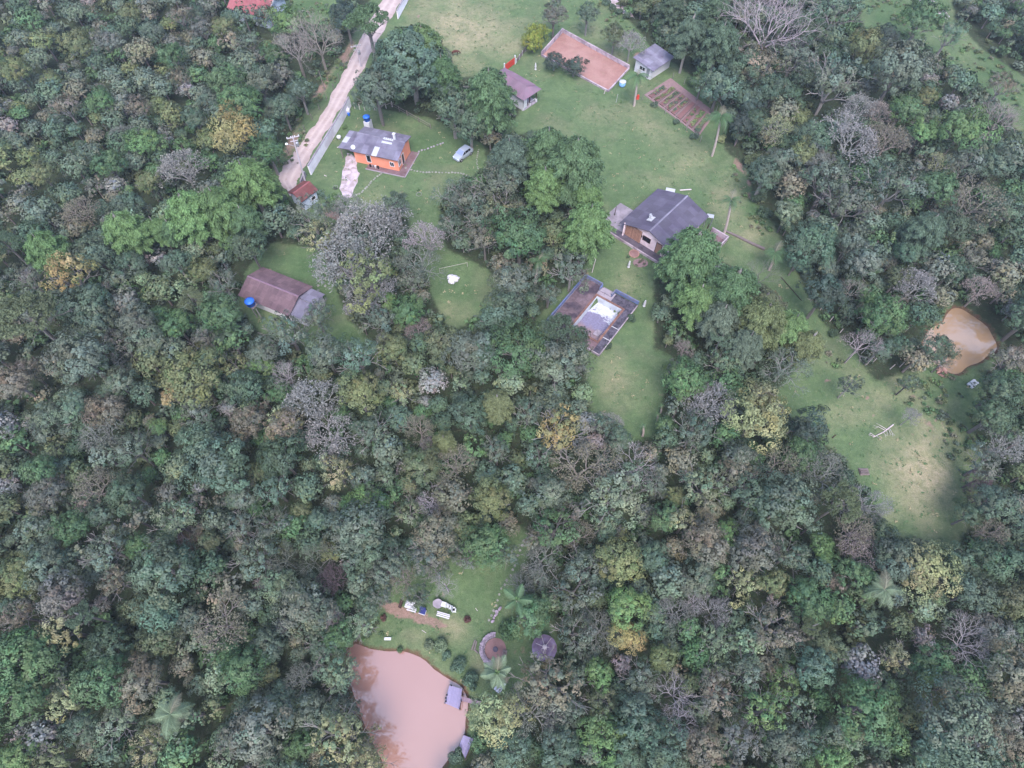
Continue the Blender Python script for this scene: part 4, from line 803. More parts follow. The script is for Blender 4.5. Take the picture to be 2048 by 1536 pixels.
for k in range(9):
    o = link('leaf', bl, e, (0, 0, 3.2), (rp.uniform(-.2, .2), rp.uniform(-.5, .1), k * 2.4), (2.6,) * 3); o.color = leafcol(rp.choice(['bg', 'mg', 'te']))

# the smaller forest trees between the big crowns, and those outside the picture: one mass
V_, F_, T_ = [], [], []; nv = 0
lowp = []
for k, dn_ in (('round', .24), ('fine', .22), ('loose', .34), ('round', .24), ('fine', .22)):
    V, Fq, T = crown(k, 900 + len(lowp) * 3, dn_)
    c4 = V.reshape(-1, 4, 3); cc = c4.mean(1, keepdims=True); V = (cc + (c4 - cc) * 2.0).reshape(-1, 3); lowp.append((V, Fq, T))
tb = MB()
for t in rest:
    Rw, h = place(t); 
    h *= 0.62 if t[2] < 30 else 0.8
    c = G(t[0], t[1], h); far = not (-60 < t[0] < 2110 and -60 < t[1] < 1600)
    V, Fq, T = rr.choice(lowp); 
    if far: sel = np.zeros(len(Fq), bool); sel[rr.randrange(3)::3] = True; V = V.reshape(-1, 4, 3)[sel]; V = (V.mean(1, keepdims=True) + (V - V.mean(1, keepdims=True)) * 1.6).reshape(-1, 3); T = T.reshape(-1, 4, 3)[sel].reshape(-1, 3); Fq = np.arange(len(V)).reshape(-1, 4)
    a = rr.uniform(0, 6.28); ca_, sa_ = math.cos(a), math.sin(a)
    W = np.stack([(V[:, 0] * ca_ - V[:, 1] * sa_) * Rw + c.x, (V[:, 0] * sa_ + V[:, 1] * ca_) * Rw + c.y, V[:, 2] * Rw * 0.95 + h], 1)
    V_.append(W); F_.append(Fq + nv); T_.append(T * np.array(leafcol(t[4])[:3])); nv += len(W)
    tb.tube((c.x, c.y, 0), (c.x, c.y, h), 0.055 * Rw + .03, 0.03 * Rw + .02, 5, False)
ob = link('small_forest_trees', fastmesh('small_forest_trees', np.concatenate(V_), np.concatenate(F_), M['leafmix'], np.concatenate(T_)))
tag(ob, 'mass of small forest crowns packed between the larger trees', 'forest', kind='stuff')
o = tb.build('small_forest_trunks', M['timber']); tag(o, 'thin trunks of the small forest trees under the canopy', 'forest', kind='stuff')
print('stuff quads', sum(len(f) for f in F_))

# undergrowth on the forest floor
V_, F_, T_ = [], [], []; nv = 0
bl_ = []
for k in range(4):
    V, Fq, T = crown('bush', 300 + k, 0.05); c4 = V.reshape(-1, 4, 3); cc = c4.mean(1, keepdims=True); bl_.append(((cc + (c4 - cc) * 3.2).reshape(-1, 3), Fq, T))
rs = np.random.RandomState(5)
cx_ = rs.uniform(-118, 118, 5600); cy_ = rs.uniform(-14, 150, 5600)
ppx, ppy = proj(cx_, cy_, 0.0)
dmin = np.full(len(cx_), 99.0)
for pw in CW + [W1, W2]: dmin = np.minimum(dmin, sdist(cx_, cy_, pw))
ok = (dmin > 1.0) & (ppx > -150) & (ppx < 2200)
cx_, cy_ = cx_[ok], cy_[ok]; dm = dmin[ok]
for a_, b_, d_ in zip(cx_, cy_, dm):
    V, Fq, T = bl_[rs.randint(4)]; Rw = min(rs.uniform(0.7, 1.9), d_); a = rs.uniform(0, 6.28); ca_, sa_ = math.cos(a), math.sin(a)
    W = np.stack([(V[:, 0] * ca_ - V[:, 1] * sa_) * Rw + a_, (V[:, 0] * sa_ + V[:, 1] * ca_) * Rw + b_, V[:, 2] * Rw * 0.9 + Rw * 0.35], 1)
    V_.append(W); F_.append(Fq + nv); k = ['gg', 'ol', 'mg', 'bg', 'dg', 'mg', 'gg'][rs.randint(7)]; T_.append(T * np.array(leafcol(k)[:3]) * 0.9); nv += len(W)
ob = link('forest_undergrowth', fastmesh('forest_undergrowth', np.concatenate(V_), np.concatenate(F_), M['leafmix'], np.concatenate(T_)))
tag(ob, 'dark shrubs and ferns growing on the forest floor', 'undergrowth', kind='stuff')
print('undergrowth quads', sum(len(f) for f in F_))

# rough herbs and weeds on banks, verges and meadow
areas = [((640,60),(700,120),(640,230),(600,330),(560,340),(540,300),(600,200)), ((1790,760),(1900,750),(1960,860),(1940,1000),(1900,930),(1860,850),(1800,800)), ((1500,560),(1590,640),(1690,730),(1660,740),(1600,660),(1520,580)),
         ((1450,300),(1500,400),(1560,480),(1530,500),(1480,420)), ((745,1230),(700,1280),(800,1300),(870,1330),(930,1390),(940,1370),(880,1310),(800,1280)), ((1890,640),(1925,600),(1850,560),(1830,640),(1860,680)), ((1950,730),(2000,700),(2048,760),(1980,820)),
         ((1930,80),(2048,170),(2048,290),(1900,120)), ((1740,0),(1890,0),(1900,80),(1760,70)), ((1940,1060),(1900,1110),(1960,1160),(1990,1100)), ((1200,0),(1290,80),(1270,100),(1190,20)), ((560,0),(650,0),(690,40),(620,50))]
V_, F_, T_ = [], [], []; nv = 0
for ar in areas:
    wp = [tuple(G(a, b)[:2]) for a, b in ar]; xs = [p[0] for p in wp]; ys = [p[1] for p in wp]
    A = (max(xs) - min(xs)) * (max(ys) - min(ys)); n = int(min(900, A * 1.1))
    qx = rs.uniform(min(xs), max(xs), n); qy = rs.uniform(min(ys), max(ys), n); ins = inpoly(qx, qy, wp) & (vnoise(qx, qy, 2.5, 8) > 0.42)
    for a_, b_ in zip(qx[ins], qy[ins]):
        V, Fq, T = bl_[rs.randint(4)]; Rw = rs.uniform(0.18, 0.65); a = rs.uniform(0, 6.28); ca_, sa_ = math.cos(a), math.sin(a)
        if sdist([a_], [b_], W1)[0] < 0.6 or sdist([a_], [b_], W2)[0] < 0.6: continue
        W = np.stack([(V[:, 0] * ca_ - V[:, 1] * sa_) * Rw + a_, (V[:, 0] * sa_ + V[:, 1] * ca_) * Rw + b_, V[:, 2] * Rw * 0.8 + Rw * 0.3], 1)
        V_.append(W); F_.append(Fq + nv); k = ['gg', 'mg', 'br', 'tn', 'yg', 'mg', 'ol'][rs.randint(7)]; T_.append(T * np.array(leafcol(k)[:3])); nv += len(W)
ob = link('rough_herbs', fastmesh('rough_herbs', np.concatenate(V_), np.concatenate(F_), M['leafmix'], np.concatenate(T_)))
tag(ob, 'tufts of rough herbs along the verges, banks and pond shores', 'weeds', kind='stuff')

# short grass tufts so the lawns are not a flat sheet
V_, F_, T_ = [], [], []; nv = 0
n = 15000; qx = rs.uniform(-100, 110, n); qy = rs.uniform(4, 142, n); m0 = np.full(n, 9.0)
for pw in (CW[0], CW[2], CW[3], CW[4], CW[5]): m0 = np.minimum(m0, sdist(qx, qy, pw))
water_ok = (sdist(qx, qy, W1) > 0.5) & (sdist(qx, qy, W2) > 0.5) & (sdist(qx, qy, POOLW) > 3.5)
blocked = np.zeros(n, bool)
for poly in ([(1083,112),(1125,65),(1258,138),(1216,184)], [(1288,190),(1341,156),(1432,226),(1398,272)], [(1230,440),(1320,365),(1440,470),(1330,530)], [(690,300),(740,260),(825,300),(800,352),(740,340)], [(500,560),(650,600),(600,650),(490,620)]):
    blocked |= inpoly(qx, qy, world_poly(poly))
ins = (m0 < -0.3) & water_ok & ~blocked & (vnoise(qx, qy, 3.0, 21) > 0.3)
for a_, b_ in zip(qx[ins], qy[ins]):
    k = rs.randint(3, 6); p = rs.normal(0, 0.16, (k, 3)) * np.array([1, 1, 0]) + np.array([a_, b_, 0.05]); nr = unit(rs.normal(size=(k, 3)) * 0.35 + np.array([0, 0, 1.0]))
    V, Fq = quads(p, nr, rs.uniform(0.2, 0.38), 0.16, rs); V_.append(V); F_.append(Fq + nv); nv += len(V)
    c_ = np.array([s2l(76), s2l(98), s2l(66)]) * rs.uniform(0.85, 1.3) if rs.rand() < 0.8 else np.array([s2l(140), s2l(132), s2l(104)]) * rs.uniform(0.8, 1.1); T_.append(np.repeat(c_[None], len(V), 0))
ob = link('grass_tufts', fastmesh('grass_tufts', np.concatenate(V_), np.concatenate(F_), M['leafmix'], np.concatenate(T_)))
tag(ob, 'short uneven grass tufts over the lawns and pasture', 'grass', kind='stuff')
print('tufts', int(ins.sum()))
# ------------------------------------------------------------------ built things
_sheets = {}
def sheet_mesh(w_, l_, mat, waves=5, amp=0.055):
    key = (round(w_, 2), round(l_, 2), mat.name, waves)
    if key not in _sheets:
        mb = MB(); n = waves * 2; vs = []
        for zz in (0.0, -0.018):
            for v in (0, l_):
                for i in range(n + 1): vs.append((w_ * i / n, v, (amp if i % 2 else 0) + zz))
        m_ = n + 1; fs = [(i, i + 1, m_ + i + 1, m_ + i) for i in range(n)] + [(2 * m_ + i + 1, 2 * m_ + i, 3 * m_ + i, 3 * m_ + i + 1) for i in range(n)]
        fs += [(i + 1, i, 2 * m_ + i, 2 * m_ + i + 1) for i in range(n)] + [(m_ + i, m_ + i + 1, 3 * m_ + i + 1, 3 * m_ + i) for i in range(n)]
        mb.add(vs, fs); _sheets[key] = mb.mesh('roof_sheet', mat)
    return _sheets[key]
def roof_plane(parent, o, u, v, W_, L_, mat, name='roof_sheet', sw=1.05, sl=1.9, waves=5, amp=0.055, special=None, rs=random.Random(1)):
    """sheets laid from the eave (o) up the slope (v), across u"""
    u = Vector(u).normalized(); v = Vector(v).normalized(); n = u.cross(v).normalized()
    if n.z < 0: n = -n
    cx, cy = max(1, round(W_ / sw)), max(1, round(L_ / sl)); dw, dl = W_ / cx, L_ / cy
    for j in range(cy):
        for i in range(cx):
            mt = mat
            if special and (i, j) in special: mt = special[(i, j)]
            me = sheet_mesh(dw * 1.03, dl + 0.1, mt, waves, amp)
            p = Vector(o) + u * (i * dw) + v * (j * dl) + n * (0.012 * j + rs.uniform(0, 0.012) + 0.004 * (i % 2))
            vv = (v - n * 0.012).normalized(); nn = u.cross(vv).normalized()
            if nn.z < 0: nn = -nn; uu = -u
            Mx = Matrix(((u.x, vv.x, nn.x, p.x), (u.y, vv.y, nn.y, p.y), (u.z, vv.z, nn.z, p.z), (0, 0, 0, 1)))
            link(name, me, parent, mtx=Mx @ Matrix.Rotation(rs.uniform(-.004, .004), 4, 'Z'))
def frame_of(p, q):
    """origin, rotation of a local frame with x from p to q"""
    d = q - p; return math.atan2(d.y, d.x), d.length
def gable(e, L_, D, hw, pitch, ox, oy, mat_wall, mat_roof, ridge_at=0.5, special_f=None, special_b=None, sw=1.05, sl=1.9, ridge=True, ridge_mat=None, waves=6, base=0.0):
    """walls 0..L x 0..D, ridge along x"""
    rd = D * ridge_at; hr = hw + rd * math.tan(pitch); hb = hr - (D - rd) * math.tan(pitch)
    mb = MB(); vs = []
    for xx in (0, L_): vs += [(xx, 0, base), (xx, D, base), (xx, D, hb), (xx, rd, hr), (xx, 0, hw)]
    mb.add(vs, [(0, 1, 2, 3, 4)[::-1], (5, 6, 7, 8, 9), (0, 4, 9, 5), (1, 6, 7, 2), (4, 3, 8, 9), (3, 2, 7, 8), (0, 5, 6, 1)])
    wl_ = mb.build('wall', mat_wall, e)
    rf = MB()  # rafters / boarding under the sheets
    t = math.tan(pitch); z0 = 0.05
    a = (-ox, -oy, hw - oy * t + z0); b_ = (L_ + ox, -oy, hw - oy * t + z0); c_ = (L_ + ox, rd, hr + z0); d_ = (-ox, rd, hr + z0); f_ = (L_ + ox, D + oy, hb - oy * t + z0); g_ = (-ox, D + oy, hb - oy * t + z0)
    T = 0.09; up = lambda p: (p[0], p[1], p[2] + T)
    rf.add([a, b_, c_, d_, f_, g_, up(a), up(b_), up(c_), up(d_), up(f_), up(g_)], [(0, 3, 2, 1), (3, 5, 4, 2), (6, 7, 8, 9), (9, 8, 10, 11), (0, 1, 7, 6), (4, 5, 11, 10), (1, 2, 8, 7), (2, 4, 10, 8), (3, 0, 6, 9), (5, 3, 9, 11)])
    ro = rf.build('roof', M['dark'], e)
    zt = T + z0 + 0.02
    sec = 1 / math.cos(pitch)
    roof_plane(ro, (-ox - .03, -oy - .05, hw - (oy + .05) * t + zt), (1, 0, 0), (0, 1, t), L_ + 2 * ox + .06, (rd + oy + .05) * sec, mat_roof, special=special_f, sw=sw, sl=sl, waves=waves)
    roof_plane(ro, (L_ + ox + .03, D + oy + .05, hb - (oy + .05) * t + zt), (-1, 0, 0), (0, -1, t), L_ + 2 * ox + .06, (D - rd + oy + .05) * sec, mat_roof, special=special_b, sw=sw, sl=sl, waves=waves)
    if ridge:
        n = max(2, int((L_ + 2 * ox) / 1.0)); st = (L_ + 2 * ox) / n
        rm = MB(); rm.add([(0, -.16, -0.05), (st * 1.02, -.16, -0.05), (st * 1.02, 0, .05), (0, 0, .05), (0, .16, -0.05), (st * 1.02, .16, -0.05)], [(0, 1, 2, 3), (3, 2, 5, 4), (0, 3, 4), (1, 5, 2)])
        me = rm.mesh('ridge_cap', ridge_mat or mat_roof)
        for k in range(n): link('ridge_cap', me, ro, (-ox + k * st, rd, hr + zt + 0.07 + 0.004 * (k % 2)))
    return wl_, ro, hr
def window(e, x_, y_, z_, w_, h_, face, name='window', frame=None, glass=None, depth=0.1, bars=1):
    """face: 'f' on y=const wall looking to -y ; 'l' on x=const looking to -x ; 'r' looking to +x"""
    fr = frame or M['trim']; gl = glass or M['glass']
    mb = MB(); t = 0.07
    def bx(a, b_, w2, h2, dep, off):
        if face == 'f': mb_.box((x_ + a, y_ - off, z_ + b_), (w2, dep, h2))
        elif face == 'l': mb_.box((x_ - off, y_ + a, z_ + b_), (dep, w2, h2))
        else: mb_.box((x_ + off, y_ + a, z_ + b_), (dep, w2, h2))
    mb_ = mb
    for s in (-1, 1):
        bx(s * (w_ / 2 + t / 2), 0, t, h_ + 2 * t, depth, 0.03); bx(0, s * (h_ / 2 + t / 2), w_, t, depth - 0.004, 0.03)
    for k in range(bars): bx(-w_ / 2 + w_ * (k + 1) / (bars + 1), 0, 0.04, h_, 0.07, 0.03)
    o = mb.build(name, fr, e); mb_ = MB(); bx(0, 0, w_, h_, 0.03, 0.012); mb_.build('pane' if name == 'window' else 'door_leaf', gl, o); return o

# --- orange house
A = G(712.7, 323.8); B = G(798.7, 342.3); C = G(818, 303)
rot, L_ = frame_of(A, B)
D = abs((C - B).dot(Vector((-math.sin(rot), math.cos(rot), 0)))); D = max(5.0, min(7.5, D))
print('orange house', L_, D)
e = thing('orange_house', 'small orange house with a low grey corrugated roof and white skylight sheets', 'house', A, rot)
hw, pitch = 2.6, math.radians(13)
cs = M['clearsheet']; nF = round((L_ + .76) / 1.05); 
_, ro, hr = gable(e, L_, D, hw, pitch, 0.35, 0.5, M['orange'], M['sheet'], ridge_at=0.62, special_f={(4, 0): cs}, sl=1.6)
sk = sheet_mesh(1.9, 0.42, cs)
t_ = math.tan(pitch)
for k in range(2): link('skylight_strip', sk, ro, (L_ * 0.55, D * 0.42 + k * 0.75, hw + (D * 0.42 + k * 0.75) * t_ + 0.24), (math.atan(t_), 0, 0))
window(e, L_ * 0.33, 0, 1.35, 0.75, 1.35, 'f', bars=0); window(e, L_ * 0.86, 0, 1.2, 0.7, 0.8, 'f', bars=1)
window(e, L_, D * 0.12, 1.35, 0.9, 1.0, 'r', bars=1); window(e, L_, D * 0.2 + 1.0, 1.0, 0.8, 1.95, 'r', name='door', glass=M['dark'], bars=0)
mb = MB(); mb.box((0, 0, 0.7), (0.35, 0.35, 1.4)); mb.box((0, 0, 1.46), (0.5, 0.5, 0.14)); mb.build('chimney', M['white'], ro, (L_ * 0.8, D * 0.66, hr - 0.15))
# carport on the left
cp = MB(); 
for a, b_ in ((-2.6, 0.2), (-2.6, D - 1.2)): cp.box((a, b_, 1.15), (0.12, 0.12, 2.3))
cp.build('carport_post', M['timber'], e)
cr_ = MB(); cr_.box((-1.35, D * 0.42, 2.32), (2.9, D * 0.86, 0.06), 0, 0, -0.045); cb = cr_.build('carport_roof', M['timber'], e)
roof_plane(cb, (-2.9, -0.1, 2.36), (1, 0, 0.045), (0, 1, 0), 2.95, D * 0.9, M['sheet'], sl=1.7, special={(0, 1): cs})
mb = MB(); mb.lathe([(0.02, 0), (0.2, 0.06), (0.38, 0.2), (0.40, 0.21), (0.22, 0.02)], 14); mb.tube((0, 0, -0.4), (0, 0, 0.02), 0.03, 0.03, 6); mb.tube((0, 0, 0.05), (0.1, 0.1, 0.4), 0.015, 0.015, 4)
q = mb.build('satellite_dish', M['whiteplastic'], None, A + Vector((math.cos(rot) * 0.1, math.sin(rot) * 0.1, 3.05)), (0.7, 0.2, 0.3)); tag(q, 'white satellite dish at the front left roof corner of the orange house', 'satellite dish')
# paved apron in slabs
ap = thing('house_apron', 'dark brown paved apron with pale edging around the orange house', 'paving', A, rot)
def slabs(parent, x0, y0, x1, y1, sz, mat, z_=0.05, name='paving_slab', th=0.08, gap=0.03, jit=0.012, rs=random.Random(4), cull=None, local=None):
    nx, ny = max(1, round((x1 - x0) / sz)), max(1, round((y1 - y0) / sz)); dx, dy = (x1 - x0) / nx, (y1 - y0) / ny
    mb = MB(); mb.box((0, 0, 0), (dx - gap, dy - gap, th)); me = mb.mesh(name, mat)
    for i in range(nx):
        for j in range(ny):
            cxx, cyy = x0 + (i + .5) * dx, y0 + (j + .5) * dy
            if cull and cull(cxx, cyy): continue
            link(name, me, parent, (cxx, cyy, z_ - th / 2 + rs.uniform(-jit, jit)), (rs.uniform(-.006, .006), rs.uniform(-.006, .006), rs.uniform(-.01, .01)))
slabs(ap, L_ * 0.28, -1.15, L_ + 1.5, -0.05, 1.0, M['brownslab']); slabs(ap, L_ + 0.05, 0, L_ + 1.5, D + 0.2, 1.0, M['brownslab'])
mb = MB(); mb.box((L_ * 0.64 + .8, -1.23, 0.06), (L_ * 0.72 + 1.5, 0.14, 0.12)); mb.box((L_ + 1.58, D / 2 - .55, 0.06), (0.14, D + 1.4, 0.12)); mb.build('edging', M['concrete'], ap)
# bench and bins on the apron
mb = MB()
for k in range(4): mb.box((k * 0.45, 0, 0.3), (0.3, 0.3, 0.6), k * 0.3)
q = mb.build('bins', M['tyre'], None, A + Matrix.Rotation(rot, 3, 'Z') @ Vector((L_ * 0.36, -0.6, 0.05)), (0, 0, rot)); 
bpy.data.objects.remove(q)
for k, mt in enumerate(('tyre', 'metal', 'whiteplastic', 'tyre')):
    mb = MB(); mb.lathe([(0.13, 0), (0.17, 0.42), (0.19, 0.43), (0.18, 0.5)], 10)
    q = mb.build('plant_pot', M[mt], None, A + Matrix.Rotation(rot, 3, 'Z') @ Vector((L_ * 0.36 + k * 0.5, -0.5, 0.055)))
    tag(q, ['dark pot nearest the door on the apron of the orange house', 'grey metal pot on the apron of the orange house', 'white pot on the apron of the orange house', 'dark pot furthest right on the apron of the orange house'][k], 'pot')
# tank tower behind
p = G(741, 268)
e = thing('tank_tower', 'blue water tank on a white block tower behind the orange house', 'water tank', (p.x, p.y, 0), rot)
mb = MB(); mb.box((0, 0, 1.4), (1.1, 1.1, 2.8)); mb.build('tower', M['white'], e)
mb = MB(); mb.lathe([(0.45, 0), (0.56, 0.1), (0.6, 0.75), (0.64, 0.76), (0.64, 0.84), (0.3, 1.0), (0.1, 1.03)], 18, (0, 0, 2.8)); mb.build('tank', M['tank'], e, smooth=True)
# barbecue chimney by the tank and a dish arm are omitted: not readable in the photograph

# --- gravel drive and other flat grounds
def sheet_ground(name, pts, mat, z_, label=None, kind='structure'):
    mb = MB(); w_ = [G(a, b) for a, b in pts]; poly = [(p.x, p.y) for p in w_]
    mb.prism(poly, z_ - 0.05, z_); o = mb.build(name, mat)
    if kind: o['kind'] = kind
    if label: o['label'] = label
    return o
def jag(pts, n=3, amp=1.2, seed=1):
    rs = random.Random(seed); out = []
    for i in range(len(pts)):
        a = pts[i]; b_ = pts[(i + 1) % len(pts)]
        for k in range(n): out.append((a[0] + (b_[0] - a[0]) * k / n + rs.uniform(-amp, amp), a[1] + (b_[1] - a[1]) * k / n + rs.uniform(-amp, amp)))
    return out
sheet_ground('gravel_drive', jag([(695,305),(716,318),(712,332),(719,348),(712,372),(702,396),(686,396),(680,378),(683,350),(691,322)], 3, 1.6), M['gravel'], 0.025, 'patch of lilac-grey gravel drive beside the orange house')
# dirt road: crowned strip with two wheel tracks
RC = [(580,392,606,400),(556,358,592,368),(562,340,598,354),(585,310,618,318),(614,270,645,275),(643,232,672,232),(668,180,704,178),(690,140,726,140),(710,100,746,100),(730,60,768,60),(752,20,792,20),(768,-5,806,-5),(800,-60,838,-60)]
rows = []
for i in range(len(RC) - 1):
    for k in range(8):
        f_ = k / 8; a = [RC[i][j] + (RC[i + 1][j] - RC[i][j]) * f_ for j in range(4)]; rows.append(a)
V = []; Fq = []; T = []
NCR = 13
for i, a in enumerate(rows):
    p = G(a[0], a[1]); q = G(a[2], a[3]); 
    for k in range(NCR):
        f_ = k / (NCR - 1); r_ = p.lerp(q, f_)
        wig = (0.15 * math.sin(i * 0.9) + R_.uniform(-.15, .15)) if k in (0, NCR - 1) else 0
        rut = 0.05 * (math.exp(-((f_ - 0.3) / 0.07) ** 2) + math.exp(-((f_ - 0.68) / 0.07) ** 2))
        V.append((r_.x + wig, r_.y, 0.03 + 0.06 * math.sin(math.pi * f_) - rut)); tt = math.exp(-((f_ - 0.3) / 0.09) ** 2) + math.exp(-((f_ - 0.68) / 0.09) ** 2); T.append([tt] * 3)
for i in range(len(rows) - 1):
    for k in range(NCR - 1): Fq.append((i * NCR + k, i * NCR + k + 1, (i + 1) * NCR + k + 1, (i + 1) * NCR + k))
m, N, L, P = nt('dirt_road')
ge = N.new('ShaderNodeNewGeometry'); at = N.new('ShaderNodeAttribute'); at.attribute_name = 'tint'
g = mixc(rng(noise(0.5, 5), 0.35, 0.65), RGB(152, 134, 132), RGB(170, 152, 152)); g = mixc(mth('MULTIPLY', at.outputs['Fac'], 0.6), g, RGB(190, 172, 168))
g = mixc(rng(noise(1.4, 6, 0.7), 0.55, 0.7, 0, 0.6), g, RGB(146, 120, 108))
L.new(g, P.inputs['Base Color']); P.inputs['Roughness'].default_value = 0.95
b = N.new('ShaderNodeBump'); b.inputs['Distance'].default_value = 0.06; L.new(noise(5.0, 6, 0.75), b.inputs['Height']); L.new(b.outputs[0], P.inputs['Normal'])
o = link('dirt_road', fastmesh('dirt_road', np.array(V), np.array(Fq), m, np.array(T))); tag(o, 'pale pink dirt road with wheel tracks along the white wall', kind='structure')
if o.data.polygons[0].normal.z < 0: o.data.flip_normals()
# roads in the upper right
for pts, l2, nm in (([(1205,-8),(1225,-8),(1262,25),(1270,36),(1258,34),(1228,12)], 'narrow earth track at the top edge above the garden', 'earth_track'), ([(1822,-12),(1850,-12),(1885,15),(1900,32),(1895,40),(1870,25),(1845,6)], 'pale track crossing the upper right grass', 'pale_track')):
    sheet_ground(nm, jag(pts, 3, 1.5, 5), M['gravel'], 0.02, l2)

# --- white boundary wall along the road
def wall_run(name, label, pts, h, th, mat, cap=None, panel=2.6, cat='wall', pname='wall_panel', capmat=None):
    w_ = [G(a, b) for a, b in pts]; e = thing(name, label, cat, (w_[0].x, w_[0].y, 0))
    for a, b_ in zip(w_[:-1], w_[1:]):
        d = b_ - a; n = max(1, round(d.length / panel)); rz = math.atan2(d.y, d.x); st = d.length / n
        mb = MB(); mb.box((0, 0, h / 2), (st - 0.02, th, h)); me = mb.mesh(pname, mat)
        cm = MB(); cm.box((0, 0, h + 0.04), (st, th + 0.08, 0.08)); ce = cm.mesh('coping', capmat or M['concrete'])
        for k in range(n):
            c_ = a + d * ((k + .5) / n) - w_[0]; hh = R_.uniform(-.03, .03)
            link(pname, me, e, (c_.x, c_.y, hh if False else 0), (0, 0, rz))
            if cap: link('coping', ce, e, (c_.x, c_.y, 0), (0, 0, rz))
    return e
wall_run('boundary_wall', 'long white rendered wall between the dirt road and the orange house', [(622,350),(650,303),(685,245),(702,212)], 1.9, 0.2, M['whitewall'], cap=True)
wall_run('boundary_wall', 'white rendered wall along the pasture at the top of the road', [(796,38),(812,8),(838,-45)], 1.6, 0.2, M['whitewall'], cap=True)
wall_run('boundary_wall', 'short stained wall end beside the utility pole by the kiosk', [(604,372),(612,352)], 1.1, 0.2, M['concrete'])

# --- utility poles and wires
tops = []
for (bx, by, tx, ty, label) in ((612,368,585,272,'concrete utility pole with crossarm and street lamp near the kiosk'), (723,134,711,90,'concrete utility pole beside the road near the bare pink trees'), (650,180,637,141,'thin grey wooden post on the verge left of the road')):
    b_, t_ = stand(bx, by, tx, ty); hh = t_.z; e = thing('utility_pole', label, 'pole', (b_.x, b_.y, 0), 0, None)
    lean = t_.x - b_.x; thin = 'thin' in label
    mb = MB(); mb.tube((0, 0, 0), (lean, 0, hh), 0.17 if not thin else 0.1, 0.1 if not thin else 0.06, 8); mb.build('post', M['pole'] if not thin else M['timber'], e)
    if not thin:
        mb = MB(); mb.box((lean, 0, hh - 0.25), (2.0, 0.12, 0.12), 0.35); mb.box((lean, 0, hh - 0.9), (1.2, 0.1, 0.1), 0.35); mb.build('crossarm', M['pole'], e)
        im = MB().lathe([(0.06, 0), (0.09, 0.05), (0.05, 0.1), (0.08, 0.16), (0.03, 0.24)], 8).mesh('insulator', M['whiteplastic'])
        for k in (-0.9, -0.3, 0.3, 0.9): link('insulator', im, e, (lean + k * math.cos(.35), k * math.sin(.35), hh - 0.19))
        mb = MB(); mb.lathe([(0.22, 0), (0.26, 0.1), (0.26, 0.7), (0.15, 0.8)], 10, (lean * 0.93 + 0.35, 0, hh - 1.9)); mb.build('transformer', M['metal'], e)
        tops.append(Vector((b_.x + lean, b_.y, hh)))
        if 'lamp' in label:
            mb = MB(); mb.tube((lean * 0.8, 0, hh * 0.8), (lean * 0.8 - 1.1, -0.2, hh * 0.86), 0.04, 0.03, 6); ar = mb.build('lamp_arm', M['metal'], e)
            mb = MB(); mb.lathe([(0.05, 0), (0.2, 0.06), (0.22, 0.16), (0.1, 0.26)], 10, (lean * 0.8 - 1.2, -0.2, hh * 0.86 - .1)); mb.build('lamp_head', M['lamp'], ar, smooth=True)
ends = [tops[0], tops[1], Vector(G(770, -120)) + Vector((0, 0, 9))]
back = tops[0] + (tops[0] - tops[1]).normalized() * 60; back.z = tops[0].z
wn_ = 0
for (a, b_, lb) in ((tops[0], tops[1], 'between the two utility poles along the road'), (tops[1], ends[2], 'from the second utility pole up the road')):
    d = (b_ - a); sd_ = Vector((math.cos(.35), math.sin(.35), 0))
    for k in (-0.9, -0.3, 0.3, 0.9):
        mb = MB(); pr = None
        for i in range(13):
            f_ = i / 12; p = a + d * f_ + sd_ * k + Vector((0, 0, 0.06 - 4 * 0.9 * f_ * (1 - f_)))
            if pr is not None: mb.tube(pr, p, 0.012, 0.012, 3, False)
            pr = p
        q = mb.build('power_line', M['wire']); tag(q, f"{['outer left', 'inner left', 'inner right', 'outer right'][wn_ % 4]} thin black cable {lb}", 'cable', 'overhead cables'); wn_ += 1

# --- kiosk with the rusted roof
A = G(612, 420.5); B = G(638, 401); rot, L_ = frame_of(A, B)
D = 2.9; print('kiosk', L_)
e = thing('kiosk', 'small pale boarded kiosk with a rusty red gable roof at the road end', 'kiosk', A, rot)
_, ro, hr = gable(e, L_, D, 2.2, math.radians(24), 0.35, 0.3, M['palewall'], M['rust'], sw=0.62, sl=0.7, waves=3, ridge_mat=M['redtile'])
for k in range(4):
    mb = MB(); mb.box((L_ / 2, -0.02, 0.3 + k * 0.5), (L_ - 0.05, 0.06, 0.44)); mb.build('wall_board', M['palewall'], e)
window(e, L_ * 0.7, -0.05, 1.2, 0.8, 0.6, 'f', bars=0)

# --- long maroon roofed house, grey annex, water tower
A = G(509, 612); B = G(572, 638); rot, L0 = frame_of(A, B)
L_ = 8.3; D = 5.0
e = thing('long_house', 'long white house under a mauve-brown tiled gable roof with pale ridge tiles', 'house', A - Vector((math.cos(rot), math.sin(rot), 0)) * 1.2, rot); print('long house', L0)
_, ro, hr = gable(e, L_, D, 2.3, math.radians(21), 0.35, 0.45, M['white'], M['maroon'], sw=0.8, sl=1.1, waves=4, ridge_mat=M['mauve'])
window(e, L_ * 0.72, 0, 1.35, 1.1, 0.8, 'f'); window(e, L_ * 0.92, 0, 1.05, 0.8, 1.9, 'f', name='door', glass=M['dark'], bars=0)
ann = MB(); ann.box((L_ + 1.3, D * 0.5, 1.05), (2.3, D - 0.5, 2.1)); ao = ann.build('annex', M['white'], e)
roof_plane(ao, (L_ + 0.05, -0.1, 2.16), (1, 0, -0.05), (0, 1, 0.22), 2.7, D * 0.52, M['sheet'], sl=1.6, rs=random.Random(8))
